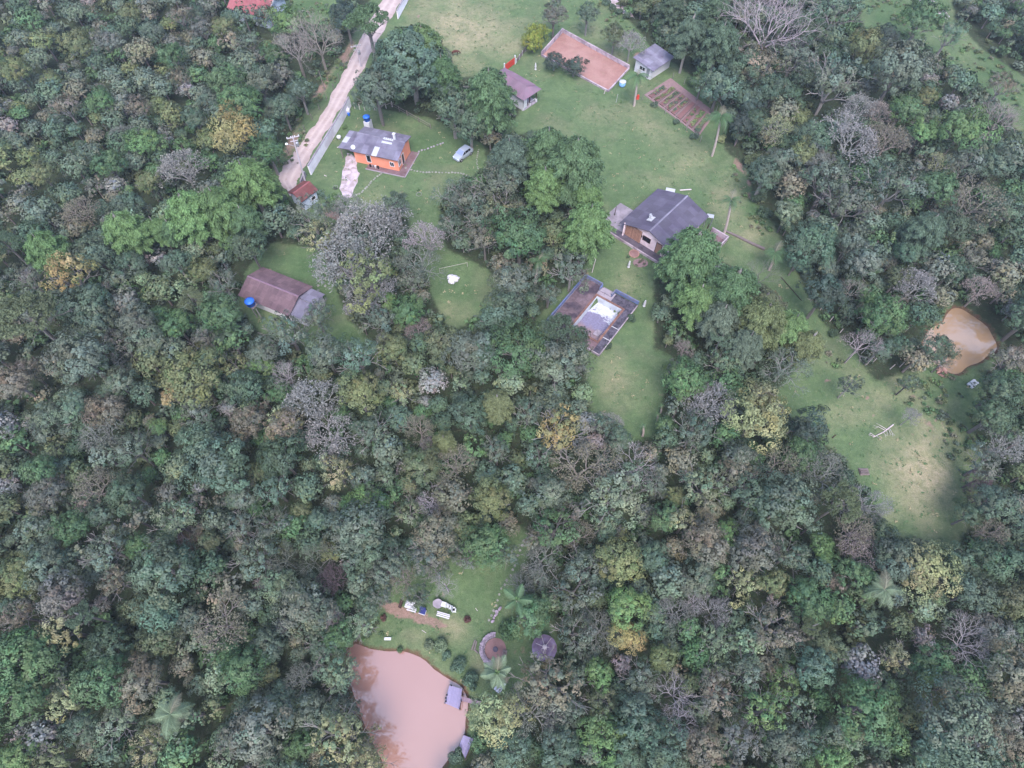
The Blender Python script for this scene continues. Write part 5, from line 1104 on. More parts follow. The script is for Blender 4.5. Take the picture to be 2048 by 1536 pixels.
roof_plane(ao, (L_ + 2.75, D + 0.1, 2.16), (-1, 0, 0.05), (0, -1, 0.22), 2.7, D * 0.5, M['sheet'], sl=1.6, rs=random.Random(9))
b1, t1 = stand(520, 637, 503, 613); hh = t1.z
e = thing('water_tower', 'blue water tank on two pale posts beside the long maroon-roofed house', 'water tank', (b1.x, b1.y, 0), rot); hh = max(3.2, min(4.6, hh)); print('tower', t1.z)
for s in (-0.45, 0.45):
    mb = MB(); mb.tube((s, 0, 0), (s, 0, hh), 0.11, 0.1, 8); mb.build('post', M['stone'], e)
mb = MB(); mb.box((0, 0, hh + .05), (1.4, 1.0, 0.1)); mb.build('platform', M['timber'], e)
mb = MB(); mb.lathe([(0.5, 0), (0.6, 0.1), (0.66, 0.8), (0.7, 0.82), (0.7, 0.9), (0.3, 1.08), (0.1, 1.1)], 20, (0, 0, hh + .1)); mb.build('tank', M['tank'], e, smooth=True)
b1, t1 = stand(569, 636, 558, 621); hh = t1.z
e = thing('lamp_post', 'thin dark lamp post with a white bulb by the long house wall', 'lamp', (b1.x, b1.y, 0))
mb = MB(); mb.tube((0, 0, 0), (0, 0, hh), 0.05, 0.04, 6); mb.build('post', M['dark'], e); MB().lathe([(0.05, 0), (0.17, 0.1), (0.17, 0.25), (0.05, 0.32)], 10, (0, 0, hh)).build('bulb', M['lamp'], e, smooth=True)

# --- large grey-roofed pink house
R1 = G(1299, 461, 4.3); R2 = G(1375, 390, 4.3); R1.z = R2.z = 0
rot, LR = frame_of(R1, R2); uu = Vector((math.cos(rot), math.sin(rot), 0)); vv = Vector((-uu.y, uu.x, 0))
EL = G(1245.7, 440, 2.5); ER = G(1333, 496, 2.5)
wL = (EL - R1).dot(vv); wR = (R1 - ER).dot(vv); print('pink house', LR, wL, wR)
wL = min(max(wL, 4.5), 6.5); wR = min(max(wR, 4.5), 6.5); ov = 0.7
Dp = wL + wR - 2 * ov; Lp = LR - 1.3
org = R1 + uu * 0.7 - vv * (wR - ov)
e = thing('pink_house', 'large pale pink house under a broad dark grey corrugated gable roof', 'house', (org.x, org.y, 0), rot)
pitch = math.radians(18)
_, ro, hr = gable(e, Lp, Dp, 2.72, pitch, 0.65, ov, M['pink'], M['sheetdark'], ridge_at=(wR - ov) / Dp, sl=1.85, ridge_mat=M['sheet'])
window(e, 0, Dp * 0.50, 1.6, 1.3, 0.8, 'l', frame=M['dark'], bars=1); window(e, 0, Dp * 0.22, 1.15, 0.95, 2.1, 'l', name='door', frame=M['dark'], glass=M['louvre'], bars=0); window(e, 0, Dp * 0.08, 1.5, 0.6, 1.0, 'l', frame=M['dark'], bars=0)
sc_ = MB(); sc_.box((-0.04, Dp * 0.80, 1.3), (0.08, 3.0, 2.2)); so_ = sc_.build('screen', M['dark'], e)
sl_ = MB(); sl_.box((0, 0, 0), (0.05, 0.17, 2.5)); sm_ = sl_.mesh('slat', M['louvre'])
for k in range(13): link('slat', sm_, so_, (-0.11, Dp * 0.80 - 1.38 + k * 0.23, 1.35), (0, 0, 0.25))
mb = MB()
mb.tube((-0.5, Dp - 0.1, 0), (-0.5, Dp - 0.1, 2.7), 0.13, 0.13, 8); mb.build('porch_post', M['pink'], e)
for k in range(2):
    mb = MB(); mb.tube((-0.1, Dp * 0.58 + k * 0.25, 1.5), (-0.1, Dp * 0.58 + k * 0.25, 1.9), 0.07, 0.07, 6); mb.build('wall_lamp', M['dark'], e)
vt = MB(); vt.box((0, 0, 0.03), (1.2, 0.9, 0.05)); vt.box((0.1, 0.1, 0.28), (0.4, 0.4, 0.5)); vt.tube((0.1, .1, .5), (0.1, .1, .75), 0.12, 0.2, 8); vt.build('roof_vent', M['clearsheet'], ro, (Lp * 0.22, (wR - ov) + 1.5, hr - 1.5 * math.tan(pitch) + 0.30), (-pitch, 0, 0))
# terrace in front, with low kerb wall
tr = thing('terrace', 'dark slab terrace with a white edge along the front of the pink house', 'terrace', (org.x, org.y, 0), rot)
slabs(tr, -1.5, -1.2, -0.05, Dp + 2.2, 1.3, M['darkslab'], 0.12, gap=0.02)
mb = MB(); mb.box((-1.6, Dp / 2 + .6, 0.22), (0.16, Dp + 3.4, 0.44)); mb.build('edge_wall', M['courtwall'], tr)
slabs(tr, 0, -1.9, Lp * 0.9, -0.05, 1.3, M['darkslab'], 0.12, gap=0.02)
mb = MB(); mb.box((Lp * 0.72, -3.3, 0.5), (0.18, 3.0, 1.0)); mb.box((Lp * 0.9, -4.9, 0.5), (Lp * 0.36 + .2, 0.18, 1.0)); mb.box((Lp * 1.08, -3.4, 0.5), (0.18, 2.9, 1.0)); mb.build('yard_wall', M['courtwall'], tr)
slabs(tr, Lp * 0.73, -4.75, Lp * 1.07, -2.0, 1.2, M['brownslab'], 0.06)
for k, a in enumerate((0.55, 0.9)):
    mb = MB(); mb.tube((Lp * a, -1.7, 0.1), (Lp * a, -1.7, 2.7), 0.09, 0.09, 6); mb.build('veranda_post', M['dark'], e)
# driveway
dw = thing('driveway', 'pinkish concrete driveway at the left end of the pink house', 'paving', (org.x, org.y, 0), rot)
slabs(dw, 0.0, Dp + 0.3, 5.2, Dp + 4.6, 1.5, M['concrete'], 0.06, gap=0.012, cull=lambda a, b_: (a - 0) * 0.35 + (b_ - Dp) > 5.6)
b1, t1 = stand(1229, 431, 1231, 413)
mb = MB(); mb.tube((0, 0, 0), (0, 0, max(2.0, t1.z)), 0.06, 0.05, 6); q = mb.build('post', M['dark'], None, (b1.x, b1.y, 0)); tag(q, 'dark thin post at the driveway edge by the pink house', 'post')
for (a, b_, sz, lb) in ((1341, 380, (1.5, .7), 'white garden canopy behind the far left roof corner of the pink house'), (1421, 432, (1.1, .7), 'small white canopy behind the right roof edge of the pink house')):
    p = G(a, b_, 2.3); p.z = 0; e2 = thing('canopy', lb, 'canopy', (p.x, p.y, 0), rot - 1.1)
    mb = MB(); mb.box((0, 0, 2.3), (sz[0], sz[1], 0.08), 0, 0.12); mb.build('cover', M['clearsheet'], e2)
    for sx in (-1, 1):
        for sy in (-1, 1): MB().tube((sx * sz[0] * .45, sy * sz[1] * .4, 0), (sx * sz[0] * .45, sy * sz[1] * .4, 2.27 + sy * .05), 0.04, 0.04, 5).build('leg', M['metal'], e2)
p = G(1371, 380.5); mb = MB(); mb.box((0, 0, 0.1), (2.0, 0.22, 0.06), 0.1); mb.box((-.7, -.05, .035), (.1, .2, .07)); mb.box((.7, .1, .035), (.1, .2, .07)); q = mb.build('plank', M['bleached'], None, p); tag(q, 'pale plank lying on the lawn behind the pink house', 'plank')

# --- white shed with purple roof
A = G(1300, 160); B = G(1338, 135); rot, L_ = frame_of(A, B); print('shed', L_)
L_ = min(max(L_, 5.5), 7.5); D = 4.1
e = thing('white_shed', 'white shed with a lilac-grey single pitch roof by the vegetable garden', 'shed', A, rot)
mb = MB(); h1, h2 = 2.1, 2.5
mb.add([(0, 0, 0), (L_, 0, 0), (L_, D, 0), (0, D, 0), (0, 0, h1), (L_, 0, h1), (L_, D, h2), (0, D, h2)], [(0, 1, 5, 4), (1, 2, 6, 5), (2, 3, 7, 6), (3, 0, 4, 7), (4, 5, 6, 7), (3, 2, 1, 0)]); mb.build('wall', M['white'], e)
rf = MB(); t_ = (h2 - h1) / D; rf.add([(-.35, -.5, h1 - .5 * t_ + .05), (L_ + .35, -.5, h1 - .5 * t_ + .05), (L_ + .35, D + .4, h2 + .4 * t_ + .05), (-.35, D + .4, h2 + .4 * t_ + .05)] + [(-.35, -.5, h1 - .5 * t_ + .13), (L_ + .35, -.5, h1 - .5 * t_ + .13), (L_ + .35, D + .4, h2 + .4 * t_ + .13), (-.35, D + .4, h2 + .4 * t_ + .13)], [(3, 2, 1, 0), (4, 5, 6, 7), (0, 1, 5, 4), (1, 2, 6, 5), (2, 3, 7, 6), (3, 0, 4, 7)])
ro = rf.build('roof', M['timber'], e)
roof_plane(ro, (-.38, -.55, h1 - .55 * t_ + .15), (1, 0, 0), (0, 1, t_), L_ + .76, (D + 1.0) * math.sqrt(1 + t_ * t_), M['sheet'], sl=1.8)
window(e, 0, D * 0.55, 1.35, 1.3, 0.7, 'l', bars=1); window(e, 0, D * 0.2, 1.0, 0.8, 1.95, 'l', name='door', glass=M['metal'], bars=0)
# blue drum
p = G(1244, 172); mb = MB(); e = thing('water_drum', 'pale blue round water drum with a white lid at the clay court corner', 'drum', p)
MB().lathe([(0.5, 0), (0.62, 0.2), (0.64, 0.9)], 18).build('drum', M['palebluetank'], e, smooth=True); MB().lathe([(0.68, 0.9), (0.68, 0.97), (0.35, 1.08), (0.05, 1.1)], 18).build('lid', M['whiteplastic'], e, smooth=True)

# --- pavilion with mauve roof
A = G(1052, 221); B = G(1067, 211); C = G(1003, 165)
rot = math.atan2((B - A).y, (B - A).x); uu = Vector((math.cos(rot), math.sin(rot), 0)); vv = Vector((-uu.y, uu.x, 0))
p = G(1046, 222); e = thing('pavilion', 'open-fronted pavilion with a faded mauve roof and white walls beside the red gate', 'pavilion', p, rot)
L_, D = 3.9, 8.6
mb = MB(); mb.box((L_ / 2, D - 1.6, 1.25), (L_ - .2, 3.0, 2.5)); mb.box((0.1, D / 2 - 0.6, 1.25), (0.16, D - 1.4, 2.5)); mb.build('wall', M['white'], e)
pm = MB().box((0, 0, 1.3), (0.16, 0.16, 2.6)).mesh('post', M['dark']); pb = MB().box((0, 0, 0.3), (0.34, 0.34, 0.6)).mesh('post_base', M['white'])
for (a, b_) in ((0.15, 0.15), (L_ * .5, 0.15), (L_ - .15, 0.15), (L_ - .15, 3.0)): q = link('post', pm, e, (a, b_, 0)); link('post_base', pb, q, (0, 0, 0))
mb = MB(); mb.box((L_ / 2, 1.6, 0.05), (L_, 3.4, 0.1)); mb.build('floor_slab', M['concrete'], e)
mb = MB(); mb.box((L_ * .72, 0.15, 0.8), (L_ * .5, 0.06, 0.08)); mb.box((0.6, 0.02, 1.3), (1.0, 0.06, 1.9), 0.1); mb.build('railing', M['white'], e)
rr_ = MB(); hw_, hr_ = 2.65, 3.6
rr_.add([(-.5, -.6, hw_), (L_ + .5, -.6, hw_), (L_ + .5, D + .5, hw_), (-.5, D + .5, hw_), (L_ / 2, 1.2, hr_), (L_ / 2, D - 1.3, hr_)], [(0, 1, 4), (1, 2, 5, 4), (2, 3, 5), (3, 0, 4, 5), (3, 2, 1, 0)]); ro = rr_.build('roof', M['mauve'], e)
sl2 = math.hypot(L_ / 2 + .5, hr_ - hw_); tt = (hr_ - hw_) / (L_ / 2 + .5)
roof_plane(ro, (L_ + .55, 1.0, hw_ + .04), (0, 1, 0), (-1, 0, tt), D - 2.2, sl2 * .98, M['mauve'], sw=1.0, sl=1.3, waves=5)
roof_plane(ro, (-.55, D - 1.2, hw_ + .04), (0, -1, 0), (1, 0, tt), D - 2.2, sl2 * .98, M['mauve'], sw=1.0, sl=1.3, waves=5)
# --- red gate, board fence up to the court
a, b_ = G(1009, 144), G(1030, 128); d = b_ - a
e = thing('red_gate', 'red painted board gate between two white posts beside the pavilion', 'gate', a, math.atan2(d.y, d.x))
n = 9
bd = MB().box((0, 0, 0.75), (d.length / n - 0.03, 0.05, 1.3)).mesh('board', M['redpaint'])
for k in range(n): link('board', bd, e, ((k + .5) * d.length / n, 0, 0))
ps = MB().box((0, 0, 0.9), (0.2, 0.2, 1.8)).mesh('gate_post', M['white'])
for k in (0, 1): link('gate_post', ps, e, (k * d.length, 0, 0))
mb = MB(); mb.box((d.length / 2, 0.04, 0.4), (d.length, 0.05, 0.1)); mb.box((d.length / 2, 0.04, 1.1), (d.length, 0.05, 0.1)); mb.build('rail', M['redpaint'], e)
def fence(name, label, pts, h, step, pmat, wires=3, rail=None, boards=None, pr=0.06):
    w_ = [G(a, b) for a, b in pts]; e = thing(name, label, 'fence', (w_[0].x, w_[0].y, 0)); o0 = w_[0]
    pm_ = MB().tube((0, 0, 0), (0, 0, h), pr, pr * .8, 6).mesh('post', pmat)
    for a, b_ in zip(w_[:-1], w_[1:]):
        d = b_ - a; n = max(1, round(d.length / step)); rz = math.atan2(d.y, d.x)
        for k in range(n + 1): q = a + d * k / n - o0; link('post', pm_, e, (q.x, q.y, 0), (R_.uniform(-.04, .04), R_.uniform(-.04, .04), 0))
        for k in range(wires):
            mb = MB(); zz = h * (k + 1) / (wires + .4); p = a - o0; q = b_ - o0; mb.tube((p.x, p.y, zz), (q.x, q.y, zz), 0.012 if not rail else 0.04, None, 4, False); mb.build('wire' if not rail else 'rail', rail or M['wire'], e)
        if boards:
            nb = max(1, round(d.length / 1.1)); bm_ = MB().box((0, 0, h * .45), (d.length / nb - .03, 0.04, h * .75)).mesh('board', boards)
            for k in range(nb): q = a + d * (k + .5) / nb - o0; link('board', bm_, e, (q.x, q.y, 0), (0, 0, rz))
    return e
fence('board_fence', 'low grey board fence from the red gate up to the yellow-green tree', [(1033,126),(1050,103),(1056,92)], 1.0, 1.6, M['white'], 1, M['timber'], M['timber'])
fence('garden_fence', 'wire fence with pale posts along the lawn side of the vegetable garden', [(1284,200),(1330,228),(1372,262),(1400,284)], 1.3, 2.4, M['stone'], 3)
fence('garden_fence', 'wire fence along the forest side of the vegetable garden', [(1345,158),(1390,182),(1432,222)], 1.3, 2.6, M['stone'], 3)
fence('paddock_fence', 'post and rail fence below the huge dark tree near the silver car', [(783,214),(815,232),(862,258)], 1.1, 2.4, M['timber'], 2, M['timber'])
fence('stake_fence', 'row of rough pale stakes under the dark trees above the orange house', [(700,215),(730,222),(760,220),(785,214)], 1.2, 1.1, M['bleached'], 1)
fence('pasture_fence', 'wire fence along the foot of the right-hand pond', [(1780,738),(1818,730),(1880,727)], 1.2, 1.5, M['bleached'], 2)
fence('meadow_fence', 'thin wire fence along the forest edge of the grass strip', [(1640,620),(1700,690),(1745,725)], 1.1, 2.4, M['bleached'], 2)
fence('verge_fence', 'wire fence on the earth bank left of the dirt road', [(560,330),(610,262),(668,180),(700,120)], 1.3, 3.0, M['timber'], 2)

# --- clay court
pts = [(1083,112),(1125,65),(1258,138),(1216,184)]
w_ = [G(*p) for p in pts]
mb = MB(); mb.prism([(p.x, p.y) for p in w_], -0.02, 0.045)
m, N, L, P = nt('red_clay'); ge = N.new('ShaderNodeNewGeometry')
g = mixc(rng(noise(0.35, 5, 0.6, 0.4), 0.35, 0.62), RGB(134, 96, 90), RGB(150, 114, 108)); g = mixc(rng(noise(0.6, 6, 0.7), 0.56, 0.7, 0, 0.75), g, RGB(130, 108, 90)); g = mixc(rng(noise(5, 5, 0.7), 0.5, 0.8, 0, 0.5), g, RGB(182, 138, 126)); g = mixc(rng(noise(2.2, 6, 0.8), 0.52, 0.7, 0, .5), g, RGB(116, 86, 78))
L.new(g, P.inputs['Base Color']); P.inputs['Roughness'].default_value = 0.95
o = mb.build('clay_court', m); tag(o, 'worn red clay court enclosed by a low kerb', 'court', kind='structure'); del o['category']
e = thing('court_kerb', 'low stained concrete kerb wall around the red clay court', 'wall', (w_[0].x, w_[0].y, 0))
for k in range(4):
    a, b_ = w_[k], w_[(k + 1) % 4]; d = b_ - a; n = round(d.length / 1.5); h = (0.95, 0.8, 0.35, 0.4)[k]; rz = math.atan2(d.y, d.x)
    if k == 1: pass
    me = MB().box((0, 0, h / 2), (d.length / n - .015, 0.22, h)).mesh('kerb_block', M['courtwall'])
    for i in range(n):
        if k == 2 and 0: continue
        q = a + d * (i + .5) / n - w_[0]; link('kerb_block', me, e, (q.x, q.y, R_.uniform(-.03, .0)), (0, 0, rz))

# --- vegetable garden
gp = [(1288,190),(1341,156),(1432,226),(1398,272)]; gw = [G(*p) for p in gp]
mb = MB(); mb.prism([(p.x, p.y) for p in gw], -0.02, 0.03); o = mb.build('garden_soil', M['soilbed']); tag(o, 'bare dark red soil of the vegetable garden', kind='structure')
P00, P10, P11, P01 = gw[0], gw[3], gw[2], gw[1]
vg = [0]
for k in range(9):
    u0, u1 = 0.055 + k * 0.105, 0.055 + k * 0.105 + 0.072
    a = P00.lerp(P10, u0); b_ = P01.lerp(P11, u0); c_ = P00.lerp(P10, u1); d_ = P01.lerp(P11, u1)
    s0, s1 = (0.06, 0.78 if k else .6); A_ = a.lerp(b_, s0); B_ = a.lerp(b_, s1); C_ = c_.lerp(d_, s1); D_ = c_.lerp(d_, s0)
    ordn = ['nearest the white shed', 'second from the white shed', 'third from the white shed', 'fourth from the white shed', 'in the middle of the garden', 'sixth from the white shed', 'seventh from the white shed', 'eighth from the white shed', 'nearest the tall palm'][k]
    look = ['sparse pale seedlings', 'yellowish seedlings', 'grey-green plants', 'scattered plants', 'thin seedlings', 'bare raked soil', 'a few small plants', 'bright lettuce plants', 'dull green rows'][k]
    e = thing('garden_bed', f'raised soil bed with {look}, {ordn}', 'garden bed', (A_.x, A_.y, 0.0), 0, 'raised beds of the vegetable garden')
    q = [p - A_ for p in (A_, B_, C_, D_)]; mb = MB(); mb.prism([(p.x, p.y) for p in q], 0.02, 0.2); mb.build('soil', M['soilbed2'], e)
    for i in (0, 2):
        p0, p1 = q[i], q[(i + 1) % 4]; dd = p1 - p0; mb = MB(); md = (p0 + p1) / 2; mb.box((md.x, md.y, 0.13), (dd.length + .1, 0.07, 0.26), math.atan2(dd.y, dd.x)); mb.build('edge_board', M['timber'], e)
    nn = [14, 26, 22, 14, 12, 0, 8, 24, 34][k]; dens = []
    V_, F_, T_ = [], [], []; nv = 0
    for i in range(nn * 2):
        f1, f2 = R_.uniform(.04, .96), R_.choice((0.3, 0.7)) + R_.uniform(-.12, .12); p = q[0].lerp(q[1], f1).lerp(q[3].lerp(q[2], f1), f2)
        V, Fq, T = bl_[R_.randrange(4)]; Rw = R_.uniform(0.16, 0.34); W = V * Rw + np.array([p.x, p.y, 0.2 + Rw * .3]); V_.append(W); F_.append(Fq + nv); nv += len(W)
        T_.append(T * np.array(leafcol(['te', 'yg', 'gg', 'gg', 'te', 'gg', 'mg', 'br', 'pg'][k] if R_.random() < .7 else 'ly')[:3]))
    if V_: o = link('seedlings', fastmesh('seedlings', np.concatenate(V_), np.concatenate(F_), M['leafmix'], np.concatenate(T_)), e); o['kind'] = 'stuff'
for (a, b_, r_, c_, lb) in ((1424, 208, 1.0, 'yg', 'bright yellow-green bush at the far garden corner'), (1417, 201, .8, 'yg', 'smaller yellow bush at the far garden corner'), (1330, 88, 1.0, 'yg', 'yellowish bush behind the white shed'), (1440, 282, 1.3, 'yg', 'yellow-green bush beside the tall palm foot'), (1352, 247, .9, 'bg', 'low dark bush against the middle of the garden fence'), (1308, 212, 1.0, 'bg', 'low dark bush against the upper garden fence'), (1388, 276, 1.1, 'bg', 'low dark bush at the lower garden fence'), (1395, 262, .7, 'te', 'small round bush inside the lower garden corner')):
    p = G(a, b_); e = thing('shrub', lb, 'shrub', p); o = link('crown', R_.choice(PROTO['bush']), e, (0, 0, r_ * .3), (0, 0, R_.uniform(0, 6)), (r_, r_, r_ * .8)); o.color = leafcol('ly' if c_ == 'yg' else c_)
# --- drained swimming pool on a raised deck
T0 = G(1171, 555, .5); LF = G(1080, 632, .5); RT = G(1275, 611, .5); BT = G(1180, 708, .5)
for p in (T0, LF, RT, BT): p.z = 0
rot = math.atan2((RT - T0).y, (RT - T0).x); uu = Vector((math.cos(rot), math.sin(rot), 0)); vv = Vector((uu.y, -uu.x, 0))   # u to the SE along the top edge, v to the SW
DU = (RT - T0).dot(uu); DV = ((LF - T0).dot(vv) + (BT - RT).dot(vv)) / 2; print('pool deck', DU, DV)
e = thing('swimming_pool', 'drained swimming pool with a mouldy brown deck and faded blue low walls', 'pool', T0, rot)
def loc(px_, py_, z_=.5): p = G(px_, py_, z_) - T0; return p.dot(uu), -p.dot(vv)
ins = [loc(*p) for p in ((1202.4,591),(1246.3,626),(1184,684.7),(1144.4,643.7))]
x0 = (ins[0][0] + ins[3][0]) / 2; x1 = (ins[1][0] + ins[2][0]) / 2; y1 = (ins[0][1] + ins[1][1]) / 2; y0 = (ins[2][1] + ins[3][1]) / 2
print('basin', x0, x1, y0, y1)
zd = 0.5
# retaining body under the slabs
mb = MB()
for (a, b_, c_, d_) in ((0, x0 - .14, -DV, 0), (x1 + .14, DU, -DV, 0), (x0 - .14, x1 + .14, y1 + .14, 0), (x0 - .14, x1 + .14, -DV, y0 - .14)):
    mb.box(((a + b_) / 2, (c_ + d_) / 2, zd / 2 - .06), (b_ - a - .004, d_ - c_ - .004, zd))
mb.build('deck_base', M['concrete'], e)
notch = lambda a, b_: (3.0 < a < 5.2 and b_ > -0.9)
def dslabs(a0, b0, a1, b1, mat, sz=1.15):
    slabs(e, a0, b0, a1, b1, sz, mat, zd + 0.02, 'deck_slab', 0.06, 0.02, 0.006, cull=notch)
dslabs(0.1, -DV, x0 - .35, 0, M['deck']); dslabs(x0 - .35, y1 + .35, x1 + .35, 0, M['deckdark']); dslabs(x1 + .35, -DV, DU - .1, 0, M['deckdark']); dslabs(x0 - .35, -DV, x1 + .35, y0 - .35, M['brownslab'])
# brick rim
bw = 0.5
for (ax, ay, bx_, by_) in ((x0 - .17, y0 - .34, x0 - .17, y1 + .34), (x1 + .17, y0 - .34, x1 + .17, y1 + .34), (x0, y1 + .17, x1, y1 + .17), (x0, y0 - .17, x1, y0 - .17)):
    ln = math.hypot(bx_ - ax, by_ - ay); n = round(ln / bw); me = MB().box((0, 0, 0), (ln / n - .02, 0.32, 0.09)).mesh('rim_brick', M['brick']); rz = math.atan2(by_ - ay, bx_ - ax)
    for k in range(n): f_ = (k + .5) / n; link('rim_brick', me, e, (ax + (bx_ - ax) * f_, ay + (by_ - ay) * f_, zd + .03), (0, 0, rz))
# basin
fl = -0.85
m, N, L, P = nt('pool_floor'); ge = N.new('ShaderNodeNewGeometry'); tc = N.new('ShaderNodeTexCoord')
sx = N.new('ShaderNodeSeparateXYZ'); L.new(tc.outputs['Object'], sx.inputs[0])
base = mixc(rng(noise(1.2, 6, 0.7), 0.4, 0.6), RGB(188, 190, 196), RGB(162, 162, 178))
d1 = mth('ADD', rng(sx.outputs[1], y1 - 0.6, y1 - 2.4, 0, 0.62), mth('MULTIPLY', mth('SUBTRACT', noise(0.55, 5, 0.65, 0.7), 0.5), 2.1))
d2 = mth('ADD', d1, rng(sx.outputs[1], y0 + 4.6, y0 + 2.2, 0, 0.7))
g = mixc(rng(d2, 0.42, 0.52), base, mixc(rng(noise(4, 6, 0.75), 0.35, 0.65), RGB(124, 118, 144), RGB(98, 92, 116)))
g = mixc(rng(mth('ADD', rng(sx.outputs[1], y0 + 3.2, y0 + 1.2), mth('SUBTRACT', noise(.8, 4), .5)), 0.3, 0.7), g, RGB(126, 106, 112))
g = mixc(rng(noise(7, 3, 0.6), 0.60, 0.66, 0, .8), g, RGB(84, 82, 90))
L.new(g, P.inputs['Base Color']); P.inputs['Roughness'].default_value = 0.7
mb = MB(); mb.box(((x0 + x1) / 2, (y0 + y1) / 2, fl), (x1 - x0 + .02, y1 - y0 + .02, 0.1)); mb.build('pool_floor', m, e)
mb = MB(); hh = zd - fl
mb.box((x0 - .05, (y0 + y1) / 2, fl + hh / 2), (0.1, y1 - y0, hh)); mb.box((x1 + .05, (y0 + y1) / 2, fl + hh / 2), (0.1, y1 - y0, hh)); mb.box(((x0 + x1) / 2, y1 + .05, fl + hh / 2), (x1 - x0 + .2, 0.1, hh)); mb.box(((x0 + x1) / 2, y0 - .05, fl + hh / 2), (x1 - x0 + .2, 0.1, hh)); mb.build('pool_wall', M['poolwhite'], e)
mb = MB(); mb.box((x1 - 1.0, y0 + 2.2, fl + .12), (0.9, .7, .1)); mb.box((x1 - 1.0, y0 + 1.6, fl + .2), (0.9, .5, .25)); mb.build('pool_step', M['concrete'], e)
# low blue walls in panels and a notch with steps
def lw(name, ax, ay, bx_, by_, h, th, mat, panel=1.5, zb=zd):
    ln = math.hypot(bx_ - ax, by_ - ay); n = max(1, round(ln / panel)); me = MB().box((0, 0, h / 2), (ln / n - .012, th, h)).mesh(name, mat); rz = math.atan2(by_ - ay, bx_ - ax)
    for k in range(n): f_ = (k + .5) / n; link(name, me, e, (ax + (bx_ - ax) * f_, ay + (by_ - ay) * f_, zb + R_.uniform(-.03, 0)), (0, 0, rz))
lw('low_wall', -.05, 0, -.05, -DV, .7, .16, M['bluerender']); lw('low_wall', 0.1, 0.05, 3.0, 0.05, .7, .16, M['bluerender']); lw('low_wall', 5.2, 0.25, DU, 0.25, .7, .18, M['bluerender']); lw('low_wall', 5.15, 0.25, 5.15, -0.9, .6, .16, M['bluerender'], 1.1); lw('low_wall', 3.05, 0, 3.05, -0.9, .6, .16, M['bluerender'], .9)
lw('edge_kerb', DU + .05, -.1, DU + .05, -DV, .2, .08, M['courtwall'], 1.6, zd - .02); lw('edge_kerb', DU - 4.5, -DV - .05, DU, -DV - .05, .16, .08, M['courtwall'], 1.6, zd - .02)
for k in range(5): mb = MB(); mb.box((4.1, 0.25 - k * 0.27, 0.06 + .09 * k), (1.9, 0.26, 0.12 + .18 * k * .5)); mb.build('step', M['concrete'], e)
for k, a in enumerate((y0 + 1.0, y0 + 3.4)):
    mb = MB(); mb.tube((x1 + .2, a, zd), (DU, a, zd + .1), .05, .05, 5); mb.tube((DU, a, zd), (DU, a, zd + .6), .04, .04, 5); mb.build('pipe', M['white'], e)

# --- stepping stones and stone edges
def stones(name, label, pts, step, r, mat=M['stone'], h=0.06, wob=0.08, sq=False, cat='path'):
    w_ = [G(a, b) for a, b in pts]; e = thing(name, label, cat, (w_[0].x, w_[0].y, 0)); seg = []; acc = 0.0
    meshes = []
    for v in range(4):
        rs = random.Random(v + 5); poly = [(r * rs.uniform(.8, 1.1) * math.cos(k * 6.283 / 7), r * rs.uniform(.7, 1.0) * math.sin(k * 6.283 / 7)) for k in range(7)]
        meshes.append(MB().prism(poly, 0, h).mesh('stone', mat))
    for a, b_ in zip(w_[:-1], w_[1:]):
        d = b_ - a
        while acc < d.length:
            q = a + d.normalized() * acc - w_[0]; link('stone', R_.choice(meshes), e, (q.x + R_.uniform(-wob, wob), q.y + R_.uniform(-wob, wob), 0.0), (0, 0, R_.uniform(0, 6.28)), (R_.uniform(.85, 1.15),) * 3); acc += step
        acc -= d.length
    return e
stones('stone_path', 'curved path of pale stones from the orange house apron to the gravel drive', [(763,347),(748,358),(735,373),(722,386),(700,396)], .5, .22)
stones('stone_path', 'pale stone path running right from the orange house towards the trees', [(812,337),(830,342),(852,345),(885,345),(920,346),(955,358)], .55, .22)
stones('stone_path', 'faint line of stones behind the silver car towards the paddock', [(838,303),(860,296),(890,284)], .6, .22, M['concrete'])
stones('stepping_stones', 'row of round stepping stones on the lawn right of the long house', [(641,515),(638,545),(636,590)], .95, .26)
stones('stepping_stones', 'second fainter row of stepping stones right of the long house', [(652,548),(649,580)], 1.2, .22)
stones('stepping_stones', 'line of pale stepping stones down the picnic lawn beside the star palm', [(1048,1082),(1022,1148),(1003,1178),(990,1215),(977,1243)], .62, .17)
stones('stone_edge', 'line of pale edging stones beside the silver car and the feathery trees', [(958,300),(953,318),(956,340)], .5, .16)
stones('stone_border', 'rough stone retaining edge left of the star palm', [(1000,1215),(992,1230),(986,1246)], .22, .16, M['pitstone'], .3, .12, cat='wall')
# fire pit
p = G(991, 1299); e = thing('fire_pit', 'round red-earth fire pit ringed on the left by a double wall of mauve stones', 'fire pit', p)
R1_ = (G(1012, 1299) - p).length; MB().prism([(R1_ * 1.02 * math.cos(k * .2618), R1_ * 1.02 * math.sin(k * .2618)) for k in range(24)], 0, .06).build('floor', M['pitfloor'], e)
sm = []
for v in range(4):
    rs = random.Random(v); sm.append(MB().prism([(.13 * rs.uniform(.7, 1.2) * math.cos(k * 1.05), .11 * rs.uniform(.7, 1.2) * math.sin(k * 1.05)) for k in range(6)], 0, .2).mesh('stone', M['pitstone']))
for ring, (rr_, n) in enumerate(((R1_ * 1.14, 34), (R1_ * 1.30, 38), (R1_ * 1.44, 40))):
    for k in range(n):
        a = math.radians(95 + 165 * k / n); link('stone', R_.choice(sm), e, (rr_ * math.cos(a) + R_.uniform(-.03, .03), rr_ * math.sin(a) + R_.uniform(-.03, .03), 0.18 * (ring == 0) * 0), (0, 0, R_.uniform(0, 6)), (1, 1, R_.uniform(1.4, 2.4) if ring else 1.1))
